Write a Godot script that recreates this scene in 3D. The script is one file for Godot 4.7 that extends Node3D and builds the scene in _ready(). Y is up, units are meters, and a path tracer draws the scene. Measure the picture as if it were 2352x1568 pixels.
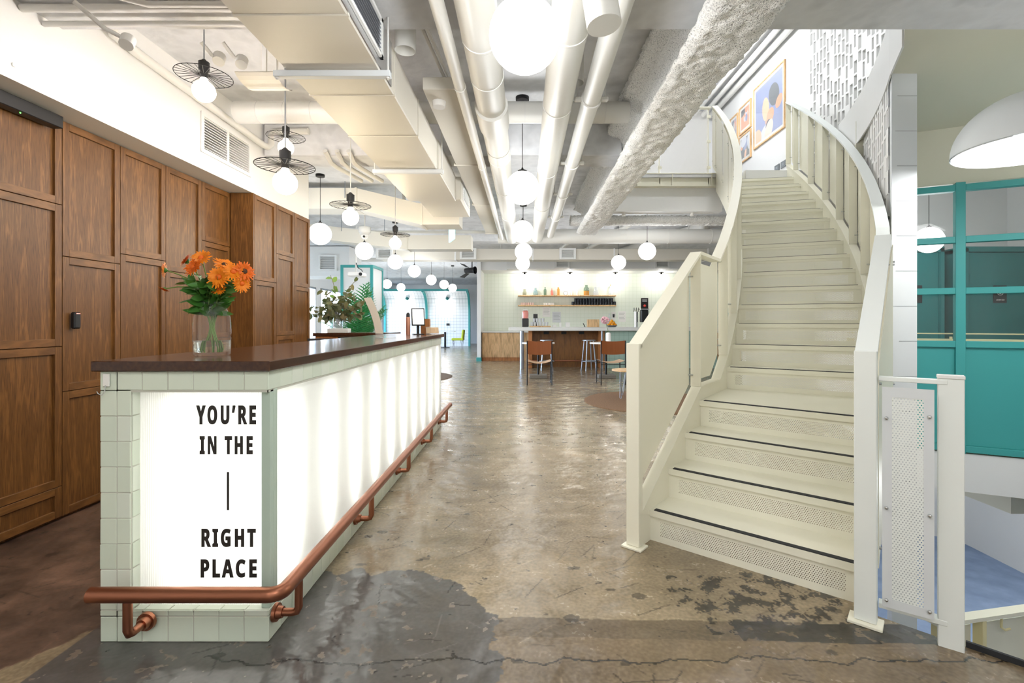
extends Node3D
# A co-working reception: tiled light-box counter, oak wall cabinets, exposed services, a curved steel stair and a kitchen bar far behind.
# Metres, y up. The lens stands at (0, 1.25, 0) and looks along -z.

const H := 0.175          # rise of one stair step
var rng := RandomNumberGenerator.new()
var M := {}
var taken := {}
var SL := []              # left and right ends of the stair nosings, 1 .. 20
var SR := []
var STH := []

class MB:
	var v := PackedVector3Array()
	var n := PackedVector3Array()
	var u := PackedVector2Array()
	var c := PackedColorArray()
	var k := PackedInt32Array()

	func face(p: Array, from: Vector3) -> void:      # a flat polygon turned away from the point "from"
		var nn: Vector3 = (p[1] - p[0]).cross(p[2] - p[0])
		if nn.length() < 1e-12 and p.size() > 3:
			nn = (p[2] - p[0]).cross(p[3] - p[0])
		nn = nn.normalized()
		var mid := Vector3.ZERO
		for q in p: mid += q
		mid /= p.size()
		var flip := nn.dot(mid - from) < 0.0
		if flip: nn = -nn
		var e1: Vector3 = (p[1] - p[0]).normalized()
		var e2 := nn.cross(e1)
		var b := v.size()
		for q in p:
			v.append(q); n.append(nn); u.append(Vector2((q - p[0]).dot(e1), (q - p[0]).dot(e2)))
		for i in range(1, p.size() - 1):
			if flip: k.append_array([b, b + i, b + i + 1])
			else: k.append_array([b, b + i + 1, b + i])

	func quad_uv(p: Array, uv: Array) -> void:        # counter-clockwise seen from its front
		var nn: Vector3 = (p[1] - p[0]).cross(p[2] - p[0]).normalized()
		var b := v.size()
		for i in 4:
			v.append(p[i]); n.append(nn); u.append(uv[i])
		k.append_array([b, b + 2, b + 1, b, b + 3, b + 2])

	func box(mid: Vector3, size: Vector3, bev := 0.0, xf := Transform3D.IDENTITY) -> void:
		var h := size / 2.0
		var o := xf * mid
		if bev <= 0.0:
			for a in 3:
				for s in [-1, 1]:
					var p := []
					for q in [[-1, -1], [1, -1], [1, 1], [-1, 1]]:
						var w := Vector3()
						w[a] = h[a] * s; w[(a + 1) % 3] = h[(a + 1) % 3] * q[0]; w[(a + 2) % 3] = h[(a + 2) % 3] * q[1]
						p.append(xf * (mid + w))
					face(p, o)
			return
		var i := h - Vector3.ONE * bev
		var at := func(a: int, s: Array) -> Vector3:
			var w := Vector3(i.x * s[0], i.y * s[1], i.z * s[2])
			w[a] = h[a] * s[a]
			return xf * (mid + w)
		for a in 3:
			var b := (a + 1) % 3
			var d := (a + 2) % 3
			for s in [-1, 1]:
				var p := []
				for q in [[-1, -1], [1, -1], [1, 1], [-1, 1]]:
					var g := [0, 0, 0]
					g[a] = s; g[b] = q[0]; g[d] = q[1]
					p.append(at.call(a, g))
				face(p, o)
				for t in [-1, 1]:
					var g0 := [0, 0, 0]
					g0[b] = s; g0[d] = t; g0[a] = -1
					var g1 := g0.duplicate()
					g1[a] = 1
					face([at.call(b, g0), at.call(b, g1), at.call(d, g1), at.call(d, g0)], o)
		for x in [-1, 1]:
			for y in [-1, 1]:
				for z in [-1, 1]:
					face([at.call(0, [x, y, z]), at.call(1, [x, y, z]), at.call(2, [x, y, z])], o)

	func bb(x0: float, x1: float, y0: float, y1: float, z0: float, z1: float, bev := 0.0) -> void:
		box(Vector3(x0 + x1, y0 + y1, z0 + z1) / 2.0, Vector3(absf(x1 - x0), absf(y1 - y0), absf(z1 - z0)), bev)

	func ring(p: Vector3, ax: Vector3, ay: Vector3, r: float, seg: int, slope := Vector3.ZERO) -> int:
		var b := v.size()
		for i in seg + 1:
			var t := TAU * i / seg
			var d := ax * cos(t) + ay * sin(t)
			v.append(p + d * r); n.append((d + slope).normalized()); u.append(Vector2(float(i) / seg, 0))
		return b

	func join(a: int, b: int, seg: int) -> void:
		for i in seg:
			k.append_array([a + i, b + i, a + i + 1, a + i + 1, b + i, b + i + 1])

	func cyl(a: Vector3, b: Vector3, r0: float, r1: float, seg := 16, caps := true) -> void:
		var d := (b - a).normalized()
		var x := d.cross(Vector3.UP if absf(d.y) < 0.9 else Vector3.RIGHT).normalized()
		var y := x.cross(d)
		var sl := d * ((r0 - r1) / maxf(a.distance_to(b), 1e-6))
		join(ring(a, x, -y, r0, seg, sl), ring(b, x, -y, r1, seg, sl), seg)
		if caps:
			disc(a, -d, r0, seg)
			disc(b, d, r1, seg)

	func disc(p: Vector3, nn: Vector3, r: float, seg := 16) -> void:
		if r <= 0.0: return
		var x := nn.cross(Vector3.UP if absf(nn.y) < 0.9 else Vector3.RIGHT).normalized()
		var y := nn.cross(x)
		var b := v.size()
		v.append(p); n.append(nn); u.append(Vector2.ZERO)
		for i in seg + 1:
			var t := TAU * i / seg
			v.append(p + (x * cos(t) + y * sin(t)) * r); n.append(nn); u.append(Vector2(cos(t), sin(t)) * r)
		for i in seg:
			k.append_array([b, b + i + 2, b + i + 1])

	func tube(path: Array, r: float, seg := 10, caps := true) -> void:
		var last := -1
		var x := Vector3.ZERO
		for i in path.size():
			var d: Vector3 = (path[mini(i + 1, path.size() - 1)] - path[maxi(i - 1, 0)]).normalized()
			if i == 0: x = d.cross(Vector3.UP if absf(d.y) < 0.9 else Vector3.RIGHT).normalized()
			else: x = (x - d * x.dot(d)).normalized()
			var y := x.cross(d)
			var b := ring(path[i], x, -y, r, seg)
			if last >= 0: join(last, b, seg)
			elif caps: disc(path[i], -d, r, seg)
			if i == path.size() - 1 and caps: disc(path[i], d, r, seg)
			last = b

	func lathe(prof: Array, seg := 20, at := Vector3.ZERO, xf := Basis.IDENTITY) -> void:   # [radius, height] from the bottom up, outside on the right
		var last := -1
		for i in prof.size():
			var p: Vector2 = prof[maxi(i - 1, 0)]
			var q: Vector2 = prof[mini(i + 1, prof.size() - 1)]
			var t := (q - p)
			var nn := Vector2(t.y, -t.x).normalized()
			var b := v.size()
			for s in seg + 1:
				var w := TAU * s / seg
				v.append(at + xf * Vector3(cos(w) * prof[i].x, prof[i].y, -sin(w) * prof[i].x))
				n.append(xf * Vector3(cos(w) * nn.x, nn.y, -sin(w) * nn.x)); u.append(Vector2(float(s) / seg, prof[i].y))
			if last >= 0: join(last, b, seg)
			last = b

	func ball(p: Vector3, r: float, seg := 20, sq := 1.0) -> void:
		var prof := []
		for i in seg / 2 + 1:
			var t := PI * i / (seg / 2) - PI / 2
			prof.append(Vector2(maxf(cos(t) * r, 0.0001), sin(t) * r * sq))
		lathe(prof, seg, p)

	func prism(poly: PackedVector2Array, y0: float, y1: float) -> void:     # (x, z) outline
		var tri := Geometry2D.triangulate_polygon(poly)
		var b := v.size()
		for s in 2:
			for p in poly:
				v.append(Vector3(p.x, y1 if s else y0, p.y)); n.append(Vector3.UP if s else Vector3.DOWN); u.append(p)
		for i in range(0, tri.size(), 3):
			var q := [tri[i], tri[i + 1], tri[i + 2]]
			if (poly[q[1]] - poly[q[0]]).cross(poly[q[2]] - poly[q[0]]) < 0.0: q.reverse()
			k.append_array([b + q[0], b + q[2], b + q[1]])
			var t := b + poly.size()
			k.append_array([t + q[0], t + q[1], t + q[2]])
		for i in poly.size():
			var p := poly[i]
			var q := poly[(i + 1) % poly.size()]
			var e := (q - p)
			var out := Vector2(e.y, -e.x)
			if out.length() < 1e-7: continue
			if Geometry2D.is_point_in_polygon((p + q) / 2 + out.normalized() * 0.0005, poly): out = -out
			var mid := Vector3((p.x + q.x) / 2, (y0 + y1) / 2, (p.y + q.y) / 2)
			face([Vector3(p.x, y0, p.y), Vector3(q.x, y0, q.y), Vector3(q.x, y1, q.y), Vector3(p.x, y1, p.y)], mid - Vector3(out.x, 0, out.y).normalized())

	func wall(a: Vector2, b: Vector2, y0: float, y1: float, t := 0.1, holes := []) -> void:  # from a to b in plan (x, z), thickness to its left; holes [s0, s1, y0, y1] along it
		var len := a.distance_to(b)
		var d := (b - a) / len
		var xf := Transform3D(Basis(Vector3(d.x, 0, d.y), Vector3.UP, Vector3(d.x, 0, d.y).cross(Vector3.UP)), Vector3(a.x, 0, a.y))
		var xs := [0.0, len]
		var ys := [y0, y1]
		for h in holes:
			for q in [h[0], h[1]]: if not q in xs: xs.append(q)
			for q in [h[2], h[3]]: if not q in ys: ys.append(q)
		xs.sort(); ys.sort()
		for i in xs.size() - 1:
			for j in ys.size() - 1:
				var m := Vector2((xs[i] + xs[i + 1]) / 2, (ys[j] + ys[j + 1]) / 2)
				var open := false
				for h in holes: if m.x > h[0] and m.x < h[1] and m.y > h[2] and m.y < h[3]: open = true
				if not open: box(Vector3(m.x, m.y, -t / 2), Vector3(xs[i + 1] - xs[i], ys[j + 1] - ys[j], t), 0.0, xf)

	func sweep(path: Array, sides: Array, prof: Array, caps := true) -> void:   # prof: [sideways, up] outline carried along path
		for i in path.size() - 1:
			var mid: Vector3 = (path[i] + path[i + 1]) / 2
			var pm := Vector2.ZERO
			for p in prof: pm += p
			pm /= prof.size()
			var core: Vector3 = mid + sides[i] * pm.x + Vector3.UP * pm.y
			for j in prof.size():
				var p: Vector2 = prof[j]
				var q: Vector2 = prof[(j + 1) % prof.size()]
				face([path[i] + sides[i] * p.x + Vector3.UP * p.y, path[i + 1] + sides[i + 1] * p.x + Vector3.UP * p.y, path[i + 1] + sides[i + 1] * q.x + Vector3.UP * q.y, path[i] + sides[i] * q.x + Vector3.UP * q.y], core)
		if caps:
			for e in [0, path.size() - 1]:
				var f := []
				for p in prof: f.append(path[e] + sides[e] * p.x + Vector3.UP * p.y)
				face(f, path[1] if e == 0 else path[e - 1])

	static func new_box(x0: float, x1: float, y0: float, y1: float, z0: float, z1: float, bev := 0.0) -> MB:
		var m := MB.new()
		m.bb(x0, x1, y0, y1, z0, z1, bev)
		return m

	func mesh() -> ArrayMesh:
		var a := []
		a.resize(Mesh.ARRAY_MAX)
		a[Mesh.ARRAY_VERTEX] = v; a[Mesh.ARRAY_NORMAL] = n; a[Mesh.ARRAY_TEX_UV] = u; a[Mesh.ARRAY_INDEX] = k
		if c.size() == v.size(): a[Mesh.ARRAY_COLOR] = c
		var m := ArrayMesh.new()
		m.add_surface_from_arrays(Mesh.PRIMITIVE_TRIANGLES, a)
		return m

func numbered(called: String) -> String:
	taken[called] = taken.get(called, -1) + 1
	return called if taken[called] == 0 else "%s_%03d" % [called, taken[called]]

func tag(o: Node, label: String, category: String, group := "") -> Node:
	o.set_meta("label", label); o.set_meta("category", category)
	if group: o.set_meta("group", group)
	return o

func thing(called: String, label: String, category: String, at := Vector3.ZERO, turn := 0.0, group := "") -> Node3D:
	var o := Node3D.new()
	o.name = numbered(called)
	add_child(o)
	o.position = at; o.rotation.y = turn
	tag(o, label, category, group)
	return o

func part(parent: Node, called: String, m, mat: Material, at := Vector3.ZERO, label := "") -> MeshInstance3D:
	var o := MeshInstance3D.new()
	o.name = called
	o.mesh = m.mesh() if m is MB else m
	o.material_override = mat
	parent.add_child(o, true)
	o.position = at
	if label: o.set_meta("label", label)
	return o

func single(called: String, m, mat: Material, label: String, category: String, at := Vector3.ZERO, group := "") -> MeshInstance3D:
	var o := part(self, numbered(called), m, mat, at)
	tag(o, label, category, group)
	return o

func struct(called: String, m, mat: Material, label := "", category := "") -> MeshInstance3D:
	var o := part(self, called, m, mat)
	o.set_meta("kind", "structure")
	if label: o.set_meta("label", label)
	if category: o.set_meta("category", category)
	return o

func copy_of(o: Node3D, at: Vector3, turn := 0.0, label := "") -> Node3D:
	var r: Node3D = o.duplicate()
	r.name = numbered(String(o.name).rstrip("_0123456789"))
	add_child(r)
	r.position = at; r.rotation.y = turn
	if label: r.set_meta("label", label)
	return r

func omni(parent: Node, at: Vector3, energy: float, color: Color, size := 0.1) -> void:
	var l := OmniLight3D.new()
	l.name = "lamp_light"
	l.light_energy = energy; l.light_color = color; l.light_size = size
	l.omni_range = 40.0; l.omni_attenuation = 2.0; l.shadow_enabled = true
	parent.add_child(l, true)
	l.position = at

func area(parent: Node, at: Vector3, basis: Basis, size: Vector2, energy: float, color: Color) -> void:
	var l := AreaLight3D.new()
	l.name = "panel_light"
	l.area_size = size; l.light_energy = energy; l.light_color = color
	l.area_range = 40.0; l.area_attenuation = 2.0; l.shadow_enabled = true
	parent.add_child(l, true)
	l.position = at; l.basis = basis

func m3(called: String, col: Color, rough := 0.6, metal := 0.0) -> StandardMaterial3D:
	var m := StandardMaterial3D.new()
	m.resource_name = called
	m.albedo_color = col; m.roughness = rough; m.metallic = metal
	M[called] = m
	return m

func c8(r: int, g: int, b: int) -> Color:
	return Color8(r, g, b)

func noise(seed_: int, freq: float, oct := 4, kind := FastNoiseLite.TYPE_SIMPLEX_SMOOTH) -> FastNoiseLite:
	var f := FastNoiseLite.new()
	f.seed = seed_; f.frequency = freq; f.fractal_octaves = oct; f.noise_type = kind
	return f

func grain(nz: FastNoiseLite, w: int, h: int, stops: Array) -> NoiseTexture2D:    # a seamless noise dyed with [offset, colour] stops
	var t := NoiseTexture2D.new()
	t.width = w; t.height = h; t.seamless = true; t.noise = nz; t.normalize = true
	var g := Gradient.new()
	var o := PackedFloat32Array()
	var c := PackedColorArray()
	for s in stops:
		o.append(s[0]); c.append(s[1])
	g.offsets = o; g.colors = c
	t.color_ramp = g
	return t

func bumps(nz: FastNoiseLite, w: int, h: int, strength: float) -> NoiseTexture2D:
	var t := NoiseTexture2D.new()
	t.width = w; t.height = h; t.seamless = true; t.noise = nz; t.as_normal_map = true; t.bump_strength = strength
	return t

func tri(m: StandardMaterial3D, scale: Vector3, world := true) -> void:
	m.uv1_triplanar = true; m.uv1_world_triplanar = world; m.uv1_scale = scale

func make_materials() -> void:
	# paint
	var w := m3("white_paint", c8(229, 229, 227), 0.55)
	w.normal_enabled = true; w.normal_texture = bumps(noise(3, 0.03, 4), 256, 256, 1.2); w.normal_scale = 0.25; tri(w, Vector3.ONE * 1.5)
	m3("ceiling_paint", c8(218, 219, 220), 0.7)
	var cc: StandardMaterial3D = M.ceiling_paint
	cc.albedo_texture = grain(noise(9, 0.012, 4), 256, 256, [[0.0, c8(226, 226, 226)], [0.5, c8(255, 255, 255)], [1.0, c8(240, 240, 240)]])
	cc.normal_enabled = true; cc.normal_texture = bumps(noise(5, 0.05, 4), 256, 256, 2.0); cc.normal_scale = 0.3
	tri(cc, Vector3.ONE * 0.8)
	m3("duct_cream", c8(215, 210, 198), 0.5)
	m3("pipe_white", c8(221, 220, 214), 0.45)
	m3("conduit_white", c8(216, 215, 211), 0.5)
	m3("grey_white", c8(214, 218, 220), 0.6)
	m3("galvanised", c8(200, 200, 200), 0.38, 0.8)
	m3("dark_gap", c8(28, 28, 30), 0.8)
	m3("black_metal", c8(24, 24, 26), 0.45, 0.3)
	m3("black_plastic", c8(26, 26, 28), 0.4)
	m3("chrome", c8(205, 208, 210), 0.18, 1.0)
	m3("steel", c8(165, 170, 178), 0.32, 0.9)
	m3("stair_cream", c8(237, 234, 216), 0.42)
	m3("stair_white", c8(230, 234, 230), 0.42)
	m3("black_nosing", c8(36, 37, 40), 0.75)
	m3("teal", c8(62, 158, 156), 0.45)
	m3("teal_dark", c8(24, 112, 112), 0.5)
	m3("door_teal", c8(12, 112, 112), 0.5)
	m3("cream_rail", c8(232, 220, 170), 0.5)
	m3("olive_wall", c8(212, 210, 192), 0.65)
	m3("blue_carpet", c8(160, 180, 212), 0.9)
	(M.blue_carpet as StandardMaterial3D).albedo_texture = grain(noise(81, 0.02, 5), 256, 256, [[0.0, c8(214, 218, 226)], [1.0, c8(255, 255, 255)]])
	tri(M.blue_carpet, Vector3.ONE * 0.4)
	m3("glaze_tile", c8(220, 229, 212), 0.2)
	m3("glaze_tile_b", c8(215, 225, 208), 0.2)
	m3("glaze_tile_c", c8(224, 231, 217), 0.22)
	m3("grout", c8(196, 196, 184), 0.9)
	m3("corner_green", c8(186, 204, 190), 0.4)
	m3("lettering_black", c8(38, 33, 30), 0.5)
	m3("copper", c8(164, 108, 84), 0.33, 1.0)
	m3("white_ceramic", c8(240, 238, 234), 0.25)
	m3("pale_wood", c8(230, 192, 142), 0.5)
	m3("bar_wood", c8(126, 82, 34), 0.45)
	m3("leather", c8(140, 76, 28), 0.5)
	m3("orange_wood", c8(196, 130, 74), 0.5)
	m3("stone_top", c8(226, 226, 222), 0.3)
	m3("granite", c8(150, 144, 136), 0.7)
	(M.granite as StandardMaterial3D).albedo_texture = grain(noise(71, 0.2, 2), 128, 128, [[0.0, c8(90, 88, 84)], [0.5, c8(230, 226, 220)], [1.0, c8(255, 255, 255)]])
	tri(M.granite, Vector3.ONE * 6.0)
	m3("lime_fabric", c8(196, 206, 62), 0.85)
	m3("leaf_green", c8(58, 112, 40), 0.5)
	m3("palm_green", c8(20, 120, 66), 0.5)
	m3("stem_green", c8(104, 134, 56), 0.6)
	m3("euc_a", c8(104, 106, 76), 0.6)
	m3("euc_b", c8(84, 88, 66), 0.6)
	m3("euc_c", c8(124, 112, 80), 0.6)
	m3("euc_d", c8(122, 158, 74), 0.6)
	for q in ["leaf_green", "palm_green", "euc_a", "euc_b", "euc_c", "euc_d"]:
		var lm: StandardMaterial3D = M[q]
		lm.backlight_enabled = true; lm.backlight = Color(0.25, 0.3, 0.12); lm.cull_mode = BaseMaterial3D.CULL_DISABLED
	m3("petal_orange", c8(244, 140, 16), 0.6)
	m3("petal_deep", c8(232, 108, 14), 0.6)
	for q in ["petal_orange", "petal_deep"]:
		var pm: StandardMaterial3D = M[q]
		pm.backlight_enabled = true; pm.backlight = Color(0.5, 0.28, 0.05); pm.cull_mode = BaseMaterial3D.CULL_DISABLED
	m3("flower_eye", c8(70, 44, 22), 0.8)
	m3("mirror_grey", c8(120, 126, 128), 0.3)
	m3("jute", c8(150, 118, 88), 0.95)
	(M.jute as StandardMaterial3D).albedo_texture = grain(noise(75, 0.12, 3), 256, 256, [[0.0, c8(170, 160, 150)], [1.0, c8(255, 255, 255)]])
	tri(M.jute, Vector3.ONE * 2.0)
	m3("mint_tile", c8(230, 237, 224), 0.3)
	m3("sage_tile", c8(170, 196, 184), 0.35)
	m3("white_tile", c8(238, 240, 242), 0.25)
	for q in [["mint_tile", c8(232, 236, 228)], ["sage_tile", c8(196, 206, 200)], ["white_tile", c8(150, 160, 168)]]:
		var im := Image.create(64, 64, false, Image.FORMAT_RGB8)      # a tile and its joint, far too small in view to be told apart
		im.fill(Color.WHITE)
		im.fill_rect(Rect2i(0, 0, 64, 3), q[1]); im.fill_rect(Rect2i(0, 0, 3, 64), q[1])
		var tm: StandardMaterial3D = M[q[0]]
		tm.albedo_texture = ImageTexture.create_from_image(im)
		tri(tm, Vector3.ONE * (8.0 if q[0] != "white_tile" else 6.5))
	# glass
	var gl := m3("clear_glass", Color(0.97, 0.99, 0.98, 0.06), 0.02)
	gl.transparency = BaseMaterial3D.TRANSPARENCY_ALPHA
	var pg := m3("partition_glass", Color(0.97, 0.99, 0.98, 0.02), 0.02)
	pg.transparency = BaseMaterial3D.TRANSPARENCY_ALPHA; pg.metallic_specular = 0.25
	var ac := m3("acrylic", Color(0.93, 0.92, 0.9, 0.25), 0.05)
	ac.transparency = BaseMaterial3D.TRANSPARENCY_ALPHA
	var vg := m3("vase_glass", Color(0.98, 0.985, 0.98, 0.03), 0.01)
	vg.transparency = BaseMaterial3D.TRANSPARENCY_ALPHA
	var wt := m3("water", Color(0.97, 1.0, 0.98, 0.0), 0.0)
	wt.refraction_enabled = true; wt.refraction_scale = 0.033
	for q in [["glass_olive", Color(0.55, 0.56, 0.42, 0.35)], ["glass_blue", Color(0.5, 0.68, 0.72, 0.45)], ["glass_green", Color(0.35, 0.52, 0.4, 0.55)], ["glass_amber", Color(0.85, 0.58, 0.1, 0.6)], ["glass_pink", Color(0.95, 0.5, 0.45, 0.55)], ["glass_clear", Color(0.85, 0.88, 0.95, 0.3)]]:
		var gm := m3(q[0], q[1], 0.1)
		gm.transparency = BaseMaterial3D.TRANSPARENCY_ALPHA
	# things that give light
	for q in [["globe_glow", Color(1.0, 0.985, 0.95), 2.2], ["bulb_glow", Color(1.0, 0.95, 0.86), 3.0], ["tube_glow", Color(1.0, 1.0, 0.97), 2.0], ["dome_glow", Color(1, 1, 1), 1.6], ["spot_glow", Color(1, 0.97, 0.92), 4.0], ["exit_glow", Color(0.45, 0.95, 0.95), 0.9], ["led_red", Color(1, 0.25, 0.15), 1.5], ["led_green", Color(0.3, 1, 0.3), 1.5], ["screen_glow", Color(0.95, 0.95, 0.93), 0.6]]:
		var gm := m3(q[0], c8(240, 240, 236), 0.3)
		gm.emission_enabled = true; gm.emission = q[1]; gm.emission_energy_multiplier = q[2]
	# ribbed polycarbonate: lets the tubes behind it through as scattered light
	var pc := m3("fluted_sheet", c8(250, 250, 248), 0.35)
	pc.backlight_enabled = true; pc.backlight = Color(1, 1, 0.985); pc.cull_mode = BaseMaterial3D.CULL_DISABLED
	# oak: long vertical grain in four boards of their own
	for i in 3:
		var ok := m3("oak_%d" % i, c8(255, 255, 255), 0.42)
		var nz := noise(21 + i, 0.011, 5)
		nz.domain_warp_enabled = true; nz.domain_warp_amplitude = 18.0; nz.domain_warp_frequency = 0.012
		var st := []
		var da := c8(88, 56, 24)
		var li := c8(154, 106, 55)
		for j in 15:
			var f := 0.5 + 0.5 * sin(j * 2.3 + i)
			st.append([j / 14.0, da.lerp(li, clampf(0.25 + 0.6 * f * (0.6 + 0.4 * sin(j * 0.9)), 0, 1))])
		ok.albedo_texture = grain(nz, 512, 512, st)
		ok.detail_enabled = true; ok.detail_blend_mode = BaseMaterial3D.BLEND_MODE_MUL; ok.detail_uv_layer = BaseMaterial3D.DETAIL_UV_2
		ok.detail_albedo = grain(noise(41 + i, 0.09, 3), 256, 256, [[0.0, c8(176, 164, 150)], [0.45, c8(245, 245, 245)], [1.0, c8(255, 255, 255)]])
		ok.uv2_triplanar = true; ok.uv2_world_triplanar = true; ok.uv2_scale = Vector3(9.0, 0.4, 9.0)
		ok.uv1_offset = Vector3(0.37 * i, 0.21 * i, 0.53 * i)
		tri(ok, Vector3(2.0, 0.13, 2.0))
		ok.roughness = 0.38
	var hz := m3("oak_rail", c8(255, 255, 255), 0.4)
	hz.albedo_texture = grain(noise(33, 0.02, 5), 512, 256, [[0.0, c8(92, 59, 27)], [0.4, c8(114, 76, 37)], [0.6, c8(128, 86, 44)], [1.0, c8(102, 66, 31)]])
	tri(hz, Vector3(0.4, 2.5, 0.4))
	var ct := m3("dark_top", c8(255, 255, 255), 0.16)
	ct.albedo_texture = grain(noise(37, 0.02, 5), 512, 512, [[0.0, c8(54, 31, 20)], [0.5, c8(68, 40, 26)], [1.0, c8(80, 48, 31)]])
	tri(ct, Vector3(4.0, 4.0, 0.35))
	for q in ["bar_wood", "pale_wood", "orange_wood"]:
		var pw: StandardMaterial3D = M[q]
		pw.albedo_texture = grain(noise(51, 0.02, 4), 256, 256, [[0.0, c8(200, 190, 180)], [0.6, c8(255, 255, 255)], [1.0, c8(236, 228, 220)]])
		tri(pw, Vector3(2.5, 0.5, 2.5))
	# spray-on fire coating: a crumbly white with pits that show the grey beneath
	var sp := m3("spray_coat", c8(255, 255, 255), 0.95)
	sp.albedo_texture = grain(noise(61, 0.1, 5), 512, 512, [[0.0, c8(36, 38, 40)], [0.17, c8(80, 82, 83)], [0.25, c8(200, 201, 199)], [0.37, c8(240, 240, 237)], [1.0, c8(252, 251, 248)]])
	sp.normal_enabled = true; sp.normal_texture = bumps(noise(61, 0.11, 4), 512, 512, 6.0); sp.normal_scale = 1.0
	tri(sp, Vector3.ONE * 1.6)
	# perforated steel: round holes in staggered rows
	for q in [["perforated_cream", M.stair_cream], ["perforated_white", M.stair_white]]:
		var im := Image.create(64, 112, false, Image.FORMAT_RGBA8)
		im.fill(Color.WHITE)
		for y in 112:
			for x in 64:
				for o in [Vector2(16, 28), Vector2(48, 84), Vector2(80, 28), Vector2(-16, 84)]:
					if Vector2(x + 0.5, y + 0.5).distance_to(o) < 14.5: im.set_pixel(x, y, Color(1, 1, 1, 0))
		var pm := m3(q[0], q[1].albedo_color, 0.42)
		pm.albedo_texture = ImageTexture.create_from_image(im)
		pm.transparency = BaseMaterial3D.TRANSPARENCY_ALPHA_SCISSOR; pm.alpha_scissor_threshold = 0.5
		pm.uv1_scale = Vector3(1.0 / 0.0105, 1.0 / 0.0184, 1); pm.cull_mode = BaseMaterial3D.CULL_DISABLED
	make_floor_material("concrete_floor", 0)
	make_floor_material("concrete_floor_far", 1)

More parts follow.
